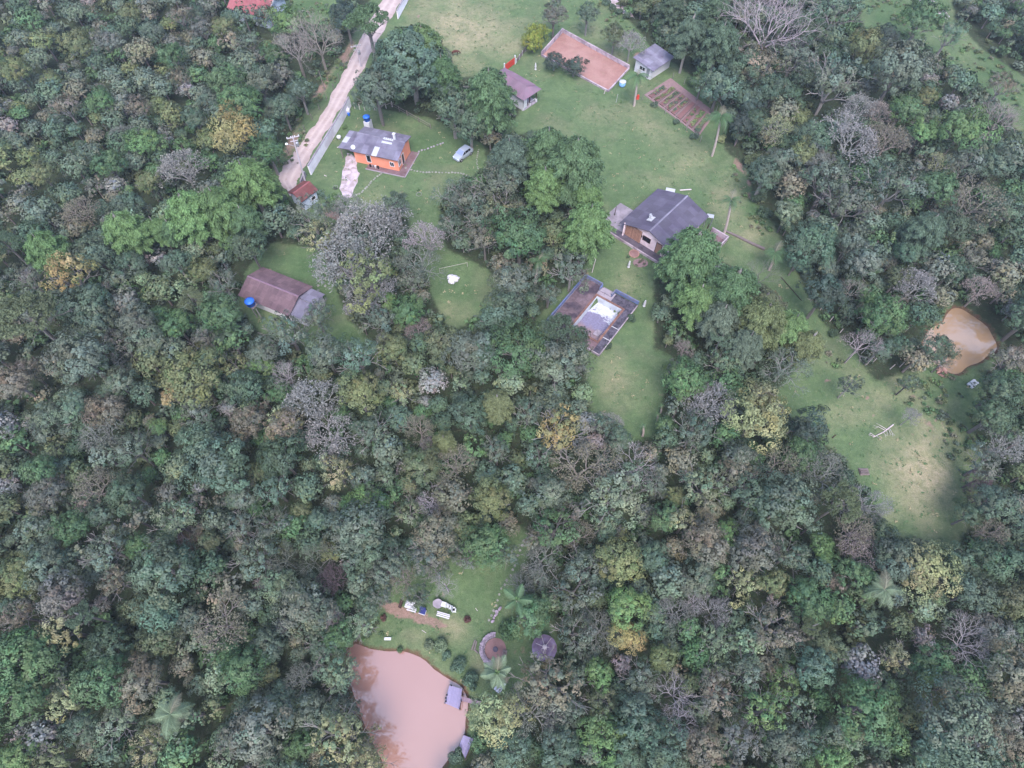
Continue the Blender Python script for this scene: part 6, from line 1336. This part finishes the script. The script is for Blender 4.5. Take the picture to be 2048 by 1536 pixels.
MB().lathe([(.25, .06), (.3, .16), (.2, .18)], 10).build('ash_ring', M['darkslab'], e)
# round hut
p = G(1087, 1300); Rh = (G(1111, 1300) - p).length; e = thing('round_hut', 'round hut with a purplish conical roof and pale radial poles', 'hut', p)
n = 14; hz = 2.1
for k in range(n):
    a0, a1 = 6.2832 * k / n, 6.2832 * (k + 1) / n; mb = MB()
    pt = lambda a, r, z_: (r * math.cos(a), r * math.sin(a), z_)
    g_ = .004
    mb.add([pt(a0 + g_, .05, hz + .75), pt(a0 + g_, Rh, hz - .1), pt((a0 + a1) / 2, Rh * 1.03, hz - .12), pt(a1 - g_, Rh, hz - .1), pt(a1 - g_, .05, hz + .75), pt(a0 + g_, .05, hz + .69), pt(a0 + g_, Rh, hz - .16), pt((a0 + a1) / 2, Rh * 1.03, hz - .18), pt(a1 - g_, Rh, hz - .16), pt(a1 - g_, .05, hz + .69)], [(0, 1, 2, 3, 4), (9, 8, 7, 6, 5), (1, 6, 7, 2), (2, 7, 8, 3)])
    mb.build('roof_panel', M['thatch'], e)
    if k % 2 == 0: MB().tube(pt(a0, .1, hz + .79), pt(a0, Rh * R_.uniform(.55, 1.0), hz - .04), .035, .025, 5).build('roof_pole', M['bleached'], e)
MB().lathe([(.22, .7), (.25, .8), (.05, .95)], 10, (0, 0, hz)).build('cap', M['bleached'], e)
for k in range(7): MB().tube((Rh * .85 * math.cos(k * .9), Rh * .85 * math.sin(k * .9), 0), (Rh * .85 * math.cos(k * .9), Rh * .85 * math.sin(k * .9), hz + .02), .07, .06, 6).build('post', M['timber'], e)
# docks
def dock(name, label, pts, zt, nb, mat, axis=0):
    w_ = [G(a, b, zt) for a, b in pts]; o0 = Vector((w_[0].x, w_[0].y, 0)); q = [p - o0 for p in w_]; e = thing(name, label, 'dock', o0)
    for k in range(nb):
        f0, f1 = k / nb + .004, (k + 1) / nb - .004
        c4 = [q[0].lerp(q[1], f0), q[0].lerp(q[1], f1), q[3].lerp(q[2], f1), q[3].lerp(q[2], f0)]; mb = MB(); mb.prism([(p.x, p.y) for p in c4], zt - .05, zt + R_.uniform(-.006, .006)); mb.build('plank', mat, e)
    for p in q: MB().tube((p.x, p.y, -.9), (p.x, p.y, zt + .35), .07, .06, 6).build('pile', M['timber'], e)
    return e, q, o0
e, q, o0 = dock('dock', 'square bluish-grey plank dock standing out in the pink pond', [(899,1370),(926,1379),(919,1419),(889,1406)], .35, 11, M['purpleboard'])
e2, q2, _ = dock('dock_walkway', 'narrow plank walkway joining the square dock to the bank', [(924,1393),(962,1403),(960,1412),(922,1402)], .33, 9, M['wood'])
for s in ((926, 1379, 924, 1392), (923, 1403, 920, 1418)):
    a, b_ = G(s[0], s[1], .35) - o0, G(s[2], s[3], .35) - o0; mb = MB(); mb.tube((a.x, a.y, 1.0), (b_.x, b_.y, 1.0), .04, .04, 5); mb.tube((a.x, a.y, .3), (a.x, a.y, 1.0), .04, .04, 5); mb.tube((b_.x, b_.y, .3), (b_.x, b_.y, 1.0), .04, .04, 5); mb.build('handrail', M['dark'], e)
for (a, b_) in ((894, 1390), (892, 1396), (892, 1403), (903, 1371)):
    w0 = G(a, b_, .35); mb = MB(); mb.lathe([(.06, 0), (.09, .05), (.09, .3), (.05, .34)], 8); qq = mb.build('bollard', M['tyre'], None, (w0.x, w0.y, .36)); tag(qq, {(894,1390): 'dark bollard highest on the left edge of the square dock', (892,1396): 'dark bollard in the middle of the left edge of the square dock', (892,1403): 'dark bollard at the lower left corner of the square dock', (903,1371): 'dark bollard on the top edge of the square dock'}[(a, b_)], 'bollard', 'bollards on the square dock')
e, q, o0 = dock('boathouse_deck', 'lower dark plank deck with bluish edge at the pond bank', [(927,1470),(948,1478),(931,1519),(918,1492)], .3, 9, M['purpleboard'])
a, b_ = q[1], q[2]; mb = MB(); mb.tube((a.x, a.y, .9), (b_.x, b_.y, .9), .05, .05, 5); [mb.tube(tuple(a.lerp(b_, f_))[:2] + (.2,), tuple(a.lerp(b_, f_))[:2] + (.9,), .04, .04, 5) for f_ in (0, .33, .66, 1)]; mb.build('handrail', M['dark'], e)
# picnic things
def obj_at(px_, py_): return G(px_, py_)
def table(px_, py_, lb, w2, d2, rz, mat, legs=True, h=.72, slatted=0):
    e = thing('table', lb, 'table', obj_at(px_, py_), rz)
    if slatted:
        sm_ = MB().box((0, 0, h), (w2, d2 / slatted - .03, .04)).mesh('slat', mat)
        for k in range(slatted): link('slat', sm_, e, (0, -d2 / 2 + (k + .5) * d2 / slatted, 0))
    else: MB().box((0, 0, h), (w2, d2, .06)).build('tabletop', mat, e, bevel=.015)
    for sx_ in (-1, 1):
        for sy_ in (-1, 1): MB().box((sx_ * w2 * .42, sy_ * d2 * .38, h / 2), (.07, .07, h - .03)).build('leg', mat, e)
    return e
table(821, 1212, 'white slatted table at the left of the picnic lawn', 1.0, .75, -.25, M['whitecloth'], slatted=4)
p = G(817, 1210); mb = MB(); mb.box((-.1, 0, .22), (.3, .8, .44), -.25); q = mb.build('crate', M['dark'], None, p + Vector((-.75, 0.05, 0))); tag(q, 'dark crate left of the white slatted table', 'crate')
table(1000, 1374, 'white table under the pale palm by the dock', 1.2, .8, .9, M['whitecloth'], slatted=3)
def bench(px_, py_, lb, w2, rz, mat):
    e = thing('bench', lb, 'bench', obj_at(px_, py_), rz)
    for k in range(2): MB().box((0, -.1 + k * .2, .44), (w2, .12, .04)).build('seat_board', mat, e)
    MB().box((0, .24, .7), (w2, .05, .22), 0, -.2).build('backrest', mat, e)
    for s in (-1, 1): MB().box((s * w2 * .4, .02, .21), (.08, .36, .42)).build('leg', M['concrete'], e)
bench(887, 1233, 'long white bench along the picnic track', 1.5, -.26, M['whitecloth']); bench(824, 1221, 'white bench in front of the white slatted table', 1.1, -.26, M['whitecloth'])
bench(1010, 1312, 'slatted wooden bench right of the fire pit', 1.1, 1.4, M['timber'])
p = G(846, 1224); e = thing('garden_chair', 'navy blue lounge chair right of the white slatted table', 'chair', p, -.3)
MB().box((0, 0, .38), (.7, .55, .1)).build('seat', M['bluecloth'], e, bevel=.03); MB().box((-.05, .3, .6), (.7, .1, .45), 0, -.3).build('backrest', M['bluecloth'], e); MB().box((0, -.3, .36), (.72, .08, .08)).build('front_rail', M['white'], e)
for s in (-1, 1): MB().box((s * .33, 0, .19), (.06, .5, .38)).build('leg', M['white'], e)
p = G(877, 1209); e = thing('stone_table', 'irregular pale round stone table on the picnic lawn', 'table', p)
MB().prism([(.62 * R_.uniform(.85, 1.08) * math.cos(k * .524), .55 * R_.uniform(.85, 1.05) * math.sin(k * .524)) for k in range(12)], .62, .74).build('tabletop', M['concrete'], e); MB().tube((0, 0, 0), (0, 0, .62), .22, .2, 8).build('pedestal', M['concrete'], e)
table(889, 1211, 'white plastic table beside the pale stone table', .6, .55, -.3, M['whiteplastic'])
for k, (a, b_) in enumerate(((897, 1213), (902, 1216), (907, 1219), (909, 1222))):
    p = G(a, b_); e = thing('plastic_chair', ['white plastic chair nearest the white plastic table', 'white plastic chair second from the white plastic table', 'white plastic chair third from the white plastic table', 'white plastic chair at the right end of the row'][k], 'chair', p, 1.25 + k * .1, 'white plastic chairs on the picnic lawn')
    MB().box((0, 0, .42), (.42, .42, .04)).build('seat', M['whiteplastic'], e); MB().box((0, .2, .66), (.42, .04, .42), 0, -.15).build('backrest', M['whiteplastic'], e)
    for sx_ in (-1, 1):
        for sy_ in (-1, 1): MB().box((sx_ * .18, sy_ * .18, .2), (.04, .04, .42)).build('leg', M['whiteplastic'], e)
p = G(776, 1278); q = MB().box((0, 0, .2), (.75, .3, .05)).box((-.3, 0, .09), (.06, .26, .18)).box((.3, 0, .09), (.06, .26, .18)).build('low_bench', M['whiteplastic'], None, p); tag(q, 'small white low bench near the top shore of the pond', 'bench')
for k, (a, b_, ln, rz, lb) in enumerate(((947, 1290, 1.1, 1.25, 'grey split log left of the fire pit'), (951, 1292, 1.0, 1.35, 'second grey log touching it left of the fire pit'), (953, 1303, .55, -.7, 'short grey log stub left of the fire pit'), (848, 1263, .6, -.55, 'thin pale stick on the picnic grass'), (953, 1219, .4, -.9, 'tiny pale stick on the lawn right of the chairs'))):
    p = G(a, b_); mb = MB(); r = .1 if k < 3 else .03; mb.tube((-ln / 2, 0, r), (ln / 2, 0, r), r, r * .8, 8); q = mb.build('log', M['bleached'] if k > 2 else M['timber'], None, p, (0, 0, rz)); tag(q, lb, 'log')
for (a, b_, r_, c_, lb) in ((767, 1237, .52, 'rd', 'clipped brown ball shrub at the left of the picnic lawn'), (935, 1240, .62, 'rd', 'clipped reddish brown ball shrub left of the stepping stones'), (858, 1291, .85, 'pg', 'pale teal leafy shrub above the pond shore'), (883, 1292, 1.15, 'pg', 'larger teal leafy shrub above the pond shore'), (893, 1312, .75, 'te', 'small teal shrub below the larger one'), (920, 1332, 1.15, 'te', 'dark teal shrub at the right pond shore'), (944, 1362, 1.3, 'te', 'dark teal shrub just above the dock walkway'), (912, 1512, 1.1, 'te', 'round teal shrub at the bottom of the pond shore'), (1020, 1262, 1.7, 'mg', 'low green shrub bed below the star palm'), (1052, 1240, 1.6, 'gg', 'low grey-green shrub bed right of the star palm'), (800, 1300, .5, 'mg', 'small grass clump on the upper pond shore'), (838, 1200, .9, 'bg', 'soft bluish shrub behind the picnic tables'),
    (1256, 515, .4, 'mg', 'small green plant in the flower bed of the pink house'), (1262, 640, 1.0, 'dg', 'dark green shrub at the right corner of the pool deck'), (1215, 695, .8, 'dg', 'small dark shrub below the pool deck edge'), (1165, 548, .8, 'mr', 'purple shrub at the top corner of the pool deck'), (1155, 530, .7, 'mr', 'maroon shrub above the pool deck corner'), (1130, 512, .9, 'db', 'dark purple-blue shrub left of the pool path'), (690, 257, .55, 'br', 'bright small shrub by the white wall'), (838, 382, .35, 'mg', 'tiny potted shrub on the lawn below the orange house'), (671, 378, .4, 'gg', 'thin young shrub inside a white ring near the kiosk'), (1185, 285, .3, 'dg', 'tiny dark weed on the main lawn')):
    p = G(a, b_); e = thing('shrub', lb, 'shrub', p); o = link('crown', R_.choice(PROTO['bush']), e, (0, 0, r_ * .35), (0, 0, R_.uniform(0, 6)), (r_, r_, r_ * .85)); o.color = leafcol(c_)
for (a, b_, lb) in ((838, 389, 'thin white ring around the tiny shrub below the orange house'), (671, 375, 'white ring around the thin young shrub near the kiosk')):
    p = G(a, b_); mb = MB(); 
    for k in range(12): mb.tube((.45 * math.cos(k * .524), .45 * math.sin(k * .524), .06), (.45 * math.cos((k + 1) * .524), .45 * math.sin((k + 1) * .524), .06), .03, .03, 4, False)
    q = mb.build('edging_ring', M['concrete'], None, p); tag(q, lb, 'ring')
# flower beds near the pink house
p = G(1268, 508); e = thing('flower_bed', 'round brick-edged earth bed on the lawn before the pink house', 'flower bed', p); rb = (G(1277, 508) - p).length
MB().prism([(rb * math.cos(k * .393), rb * math.sin(k * .393)) for k in range(16)], 0, .09).build('soil', M['pitfloor'], e)
me = MB().box((0, 0, .08), (.34, .14, .16)).mesh('brick', M['claybrick'])
for k in range(16): link('brick', me, e, (rb * 1.06 * math.cos(k * .393), rb * 1.06 * math.sin(k * .393), 0), (0, 0, k * .393 + 1.57))
p = G(1281, 526); e = thing('flower_bed', 'scruffy round bed of dull plants below the brick-edged one', 'flower bed', p); MB().prism([(1.2 * math.cos(k * .524), .9 * math.sin(k * .524)) for k in range(12)], 0, .06).build('soil', M['soilbed'], e)
for k in range(7):
    o = link('plant', R_.choice(PROTO['bush']), e, (R_.uniform(-.8, .8), R_.uniform(-.6, .6), .12), (0, 0, k), (.3,) * 3); o.color = leafcol('tn')
# statues
for (a, b_, lb) in ((1257, 534, 'small white garden statue on the lawn above the pool'), (1071, 139, 'small white garden statue on the lawn right of the red gate'), (1288, 612, 'white ornament beside the shrub at the pool deck corner')):
    p = G(a, b_); mb = MB(); mb.lathe([(.22, 0), (.22, .12), (.12, .16), (.12, .4), (.2, .5), (.2, .7), (.12, .95), (.16, 1.05), (.06, 1.12), (.1, 1.2), (.11, 1.3), (.03, 1.38)], 12); q = mb.build('statue', M['white'], None, p, smooth=True); tag(q, lb, 'statue')
# white bundle
p = G(906, 560); me = bpy.data.meshes.new('white_bundle'); bm = bmesh.new(); bmesh.ops.create_icosphere(bm, subdivisions=4, radius=1.0)
for v in bm.verts:
    d = v.co.copy(); a = math.atan2(d.y, d.x); f_ = 1 + .16 * math.sin(3 * a + 1) + .08 * math.sin(7 * a + d.z * 4) + .05 * math.sin(13 * a - 5 * d.z); v.co = Vector((d.x * .88 * f_, d.y * .85 * f_, max(0.01, (d.z * .5 + .25) * (1 + .12 * math.sin(5 * a + 3 * d.z)))))
bm.to_mesh(me); bm.free(); me.polygons.foreach_set('use_smooth', [True] * len(me.polygons)); q = link('white_bundle', me, None, p, mat=M['whitecloth']); tag(q, 'crumpled white tarpaulin bundle on the middle lawn', 'bundle')
mb = MB(); a, b_ = G(880, 545), G(935, 533); mb.tube((a.x, a.y, .9), (b_.x, b_.y, .9), .02, .02, 4); mb.tube((a.x, a.y, 0), (a.x, a.y, .92), .03, .03, 5); mb.tube((b_.x, b_.y, 0), (b_.x, b_.y, .92), .03, .03, 5); q = mb.build('washing_line', M['bleached']); tag(q, 'pale washing line above the white bundle', 'washing line')
# pedal boat
p = G(1944, 769); e = thing('pedal_boat', 'white pedal boat lying on the grass below the right-hand pond', 'boat', p, .55)
for s in (-1, 1): MB().prism([(-.75, s * .12), (-.7, s * .46), (.65, s * .44), (.78, s * .3), (.76, s * .12)], .02, .34).build('float', M['whiteplastic'], e, bevel=.05)
MB().box((0, 0, .3), (1.3, .5, .14)).build('hull', M['whiteplastic'], e, bevel=.04); MB().box((.02, 0, .39), (.12, .3, .06), .4).build('footwell', M['tyre'], e); MB().box((-.4, 0, .5), (.08, .8, .28), 0, 0, -.3).build('backrest', M['whiteplastic'], e)
# brick pile and log stacks
p = G(1883, 744); e = thing('brick_pile', 'loose pile of reddish bricks at the foot of the right-hand pond', 'brick pile', p)
me = MB().box((0, 0, 0), (.34, .17, .14)).mesh('brick', M['claybrick'])
for k in range(90):
    r = .85 * math.sqrt(R_.random()); a = R_.uniform(0, 6.28); link('brick', me, e, (r * math.cos(a) * .8, r * math.sin(a), .08 + (.85 - r) * R_.uniform(0, .75)), (R_.uniform(-.5, .5), R_.uniform(-.5, .5), a * 3))
p = G(1727, 944); e = thing('log_stack', 'small stack of grey-brown logs on the right meadow edge', 'log stack', p)
for k in range(5): MB().tube((-.6, -.4 + k * .2, .1), (.6, -.4 + k * .2 + R_.uniform(-.1, .1), .1), .1, .08, 7).build('log', M['timber'], e)
for k in range(3): MB().tube((-.55, -.25 + k * .22, .28), (.5, -.25 + k * .22, .28), .09, .08, 7).build('log', M['timber'], e)
# fallen trees
def fallen(px_, py_, ln, rz, lb, seed, mat, thick=.16):
    p = G(px_, py_); rs = random.Random(seed); e = thing('fallen_tree', lb, 'dead tree', p, rz)
    mb = MB(); mb.tube((-ln / 2, 0, thick), (0, .1, thick * 1.1), thick, thick * .8, 7); mb.tube((0, .1, thick * 1.1), (ln / 2, -.1, thick * 1.4), thick * .8, thick * .4, 7); mb.build('trunk', mat, e)
    for k in range(9):
        f_ = rs.uniform(-.35, .5) * ln; s = rs.choice((-1, 1)); l2 = rs.uniform(.25, .5) * ln * .6; a = (f_, 0, thick * 1.2); b_ = (f_ + l2 * .6, s * l2 * .8, thick + rs.uniform(.1, .7))
        mb = MB(); mb.tube(a, b_, thick * .45, thick * .25, 5)
        for j in range(3): mb.tube(b_, (b_[0] + rs.uniform(-.1, .5) * l2, b_[1] + s * rs.uniform(-.1, .6) * l2, b_[2] + rs.uniform(-.2, .3)), thick * .25, thick * .1, 4)
        mb.build('branch', mat, e)
fallen(1766, 863, 3.8, -2.6, 'bleached fallen tree with spreading branches on the right meadow', 4, M['bleached'], .09)
a, b_ = G(1448, 462), G(1528, 500); d = b_ - a; p = (a + b_) / 2; e = thing('fallen_log', 'long grey fallen log on the grass right of the pink house', 'log', p, math.atan2(d.y, d.x)); l2 = d.length
for k in range(3): MB().tube((-l2 / 2 + k * l2 / 3, .06 * (k % 2), .16), (-l2 / 2 + (k + 1) * l2 / 3, .06 * ((k + 1) % 2), .16), .17 + .03 * k, .2 + .03 * k, 8).build('log_section', M['timber'], e)
for (a, b_, ln, rz, lb) in ((1668, 873, .8, .6, 'small dark log by the round dark tree on the right meadow'), (1635, 680, 3.2, -1.1, 'thin dark branch on the grass strip below the feathery trees'), (1582, 578, 5.0, -1.15, 'long thin dark pipe lying in the grass strip'), (780, 440, .9, .1, 'pale plank on the grass above the grey misty trees'), (651, 352, .5, -.5, 'white scrap on the lawn beside the boundary wall'), (678, 294, .8, .7, 'pale stick on the lawn left of the orange house')):
    p = G(a, b_); mb = MB(); mb.tube((-ln / 2, 0, .07), (ln / 2, 0, .07), .07, .05, 6); q = mb.build('branch', M['dark'] if 'dark' in lb else M['bleached'], None, p, (0, 0, rz)); tag(q, lb, 'branch')
p = G(1232, 190); mb = MB(); b1, t1 = stand(1232, 205, 1236, 188); mb = MB(); mb.tube((0, 0, 0), (t1.x - b1.x, 0, max(1, t1.z)), .04, .03, 5); q = mb.build('post', M['white'], None, b1); tag(q, 'thin white volleyball post on the main lawn below the drum', 'post')
for (a, b_, tx, ty, lb) in ((1184, 545, 1178, 512, 'bent pale lamp post above the top corner of the pool deck'), (1208, 188, 1208, 176, 'short white post at the lower corner of the clay court')):
    b1, t1 = stand(a, b_, tx, ty); mb = MB(); mb.tube((0, 0, 0), (.2, 0, t1.z * .8), .07, .06, 6); mb.tube((.2, 0, t1.z * .8), (-.3, 0, t1.z), .06, .05, 6); q = mb.build('lamp_post', M['bleached'], None, b1); tag(q, lb, 'post')
p = G(679, 278); mb = MB(); mb.lathe([(.3, 0), (.42, .4), (.4, .6), (.2, .72)], 12); q = mb.build('water_barrel', M['whiteplastic'], None, p, smooth=True); tag(q, 'white barrel at the foot of the boundary wall left of the orange house', 'barrel')
p = G(693, 226); mb = MB(); mb.box((0, 0, .5), (1.5, 1.0, 1.0)); q = mb.build('tarpaulin_heap', M['whitecloth'], None, p, (0, 0, .4), bevel=.2); tag(q, 'white covered heap beside the boundary wall under the dark tree', 'heap')
p = G(698, 231); q = MB().lathe([(.2, 0), (.25, .5), (.1, .6)], 10).build('bucket', M['tank'], None, p); tag(q, 'blue bucket beside the white covered heap', 'bucket')
# red house at the top edge
p = G(577, 24); e = thing('red_roof_house', 'house with a red tiled gable roof and white bargeboards cut by the top edge', 'house', p, 2.75)
gable(e, 9.0, 7.0, 2.6, math.radians(26), .5, .5, M['palewall'], M['redtile'], sw=.9, sl=1.1, waves=4)
for s in (0, 1):
    mb = MB(); t_ = math.tan(math.radians(26)); mb.add([(-.56, -.6 if not s else 7.6, 2.4), (-.56, 3.5, 2.4 + 3.9 * t_), (-.56, 3.5, 2.7 + 4.0 * t_), (-.56, -.6 if not s else 7.6, 2.7)] + [(-.50, -.6 if not s else 7.6, 2.4), (-.50, 3.5, 2.4 + 3.9 * t_), (-.50, 3.5, 2.7 + 4.0 * t_), (-.50, -.6 if not s else 7.6, 2.7)], [(0, 1, 2, 3), (7, 6, 5, 4), (3, 2, 6, 7), (0, 4, 5, 1)]); mb.build('bargeboard', M['white'], e)
# car
p = G(926, 313); f_ = G(911, 322); b_ = G(941, 300); dd = (f_ - b_); rot = math.atan2(dd.y, dd.x); Lc = 3.8; print('car', dd.length)
e = thing('parked_car', 'small silver-blue hatchback parked on the grass under the trees', 'car', p, rot)
prof = [(-1.85, .35, .78, .92), (-1.8, .3, .8, 1.05), (-1.2, .25, .84, 1.0), (0.6, .25, .84, .98), (1.2, .25, .82, .92), (1.7, .28, .74, .80), (1.88, .35, .60, .62)]
vs = []; fs = []
for (x_, zb, hw_, zt) in prof: vs += [(x_, -hw_ * .96, zb), (x_, -hw_, (zb + zt) / 2), (x_, -hw_ * .93, zt), (x_, 0, zt + .04), (x_, hw_ * .93, zt), (x_, hw_, (zb + zt) / 2), (x_, hw_ * .96, zb)]
for k in range(len(prof) - 1):
    for j in range(7): fs.append((k * 7 + j, k * 7 + (j + 1) % 7, (k + 1) * 7 + (j + 1) % 7, (k + 1) * 7 + j))
fs += [tuple(range(7)), tuple(reversed(range(42, 49)))]
MB().add(vs, [f[::-1] for f in fs]).build('body', M['carpaint'], e, smooth=False, bevel=.02)
cab = MB(); cb_ = [(-1.72, .74, 1.0), (-1.35, .62, 1.46), (0.15, .62, 1.48), (0.98, .72, .97)]
vs = []; 
for (x_, hw_, zt) in cb_: vs += [(x_, -hw_, zt), (x_, hw_, zt)]
lo = [(-1.72, -.78, .95), (-1.72, .78, .95), (.98, -.78, .95), (.98, .78, .95)]
cab.add(vs + lo, [(2, 4, 5, 3), (0, 2, 3, 1), (4, 6, 7, 5), (8, 10, 6, 4, 2, 0), (1, 3, 5, 7, 11, 9), (9, 8, 0, 1), (10, 11, 7, 6)]); cab.build('cabin', M['carpaint'], e)
def pane(name, pts): mb = MB(); mb.add(pts, [tuple(range(len(pts)))]); q = mb.build(name, M['glass'], e); s_ = q.modifiers.new('s', 'SOLIDIFY'); s_.thickness = .012
m2, N, L, P = nt('windscreen_glass'); P.inputs['Base Color'].default_value = RGB(120, 130, 160); P.inputs['Roughness'].default_value = .1
mb = MB(); mb.add([(0.20, -.57, 1.475), (0.20, .57, 1.475), (0.95, .66, 1.0), (.95, -.66, 1.0)], [(0, 3, 2, 1)]); mb.build('windscreen', m2, e)
mb = MB(); mb.add([(-1.37, -.56, 1.45), (-1.37, .56, 1.45), (-1.735, .68, 1.03), (-1.735, -.68, 1.03)], [(0, 1, 2, 3)]); mb.build('rear_window', M['glass'], e)
for s in (-1, 1):
    for (a, b2, c_, d_) in ((-1.3, -.75, -1.2, -.7), (-.68, -.05, -.66, -.05), (.02, .8, .02, .22)):
        mb = MB(); mb.add([(a, s * .775, 1.0), (b2, s * .775, 1.0), (d_, s * .655, 1.38), (c_, s * .655, 1.38)], [(0, 1, 2, 3) if s < 0 else (3, 2, 1, 0)]); mb.build('side_window', M['glass'], e)
    for x_ in (-1.2, 1.2):
        w_ = MB().tube((x_, s * .72, .31), (x_, s * .88, .31), .31, .31, 14).build('wheel', M['tyre'], e); MB().tube((x_, s * .86, .31), (x_, s * .90, .31), .19, .17, 10).build('rim', M['metal'], w_)
    MB().box((1.74, s * .55, .68), (.14, .3, .14), 0).build('headlight', M['lamp'], e); MB().box((-1.83, s * .66, .82), (.06, .16, .26)).build('tail_light', M['redpaint'], e); MB().box((.75, s * .88, 1.0), (.12, .14, .1)).build('mirror', M['carpaint'], e)
# brown horse on the pasture
p = G(911, 111); me = bpy.data.meshes.new('brown_horse')
V = [(0, 0, 1.05), (-.55, 0, 1.1), (.5, 0, 1.08), (.85, 0, 1.0), (1.15, 0, .62), (1.3, 0, .35), (-.62, .16, .72), (-.68, .16, .36), (-.62, .16, .03), (-.62, -.16, .72), (-.56, -.16, .36), (-.6, -.16, .03), (.52, .15, .7), (.55, .15, .36), (.52, .15, .03), (.5, -.15, .7), (.42, -.15, .36), (.44, -.15, .03), (-.8, 0, 1.0), (-.88, 0, .55), (1.12, 0, .72)]
E_ = [(0, 1), (0, 2), (2, 3), (3, 4), (4, 5), (1, 6), (6, 7), (7, 8), (1, 9), (9, 10), (10, 11), (2, 12), (12, 13), (13, 14), (2, 15), (15, 16), (16, 17), (1, 18), (18, 19)]
Rr = [.30, .29, .27, .17, .12, .07, .13, .06, .05, .13, .06, .05, .1, .055, .05, .1, .055, .05, .07, .05, .1]
me.from_pydata(V[:20], E_, []); q = link('brown_horse', me, None, p, (0, 0, .25), (0.85,) * 3, mat=M['fur'])
sk = q.modifiers.new('skin', 'SKIN')
if not me.skin_vertices:
    bpy.context.view_layer.objects.active = q; q.select_set(True); bpy.ops.mesh.customdata_skin_add() if hasattr(bpy.ops.mesh, 'customdata_skin_add') else None
for i, v in enumerate(me.skin_vertices[0].data): v.radius = (Rr[i] * .8, Rr[i])
me.skin_vertices[0].data[0].use_root = True
q.modifiers.new('sub', 'SUBSURF').levels = 1; q.modifiers['sub'].render_levels = 1
tag(q, 'small brown horse grazing on the pasture beside the huge dark tree', 'horse')
# red bare patch near the horse is soil; kiosk yard and far hedge
p = G(1225, 20)
hedge = stones  # (kept for reuse)
for k, (a, b_) in enumerate(((1212, 10), (1224, 20), (1238, 29), (1252, 38))):
    pp = G(a, b_); e = thing('hedge_shrub', ['hedge shrub highest beside the earth track at the top edge', 'second hedge shrub beside the earth track at the top edge', 'third hedge shrub beside the earth track at the top edge', 'lowest hedge shrub beside the earth track at the top edge'][k], 'shrub', pp, 0, 'hedge along the earth track'); o = link('crown', PROTO['bush'][k % 4], e, (0, 0, .5), (0, 0, k), (1.2, 1.2, 1.1)); o.color = leafcol('bg')

# ------------------------------------------------------------------ air
HAZE = 0.0003
mb = MB(); mb.box((0, 90, (H + 4 - 3.2) / 2), (420, 330, H + 4 + 3.2)); hz = mb.build('haze', None); 
m = bpy.data.materials.new('haze_air'); m.use_nodes = True; m.node_tree.nodes.clear()
v = m.node_tree.nodes.new('ShaderNodeVolumePrincipled'); v.inputs['Density'].default_value = HAZE; v.inputs['Color'].default_value = (0.80, 0.86, 1.0, 1); v.inputs['Anisotropy'].default_value = 0.2
oo = m.node_tree.nodes.new('ShaderNodeOutputMaterial'); m.node_tree.links.new(v.outputs[0], oo.inputs['Volume']); hz.data.materials.append(m); hz['kind'] = 'stuff'; hz['label'] = 'thin bluish haze in the air over the valley'
bpy.context.view_layer.update()
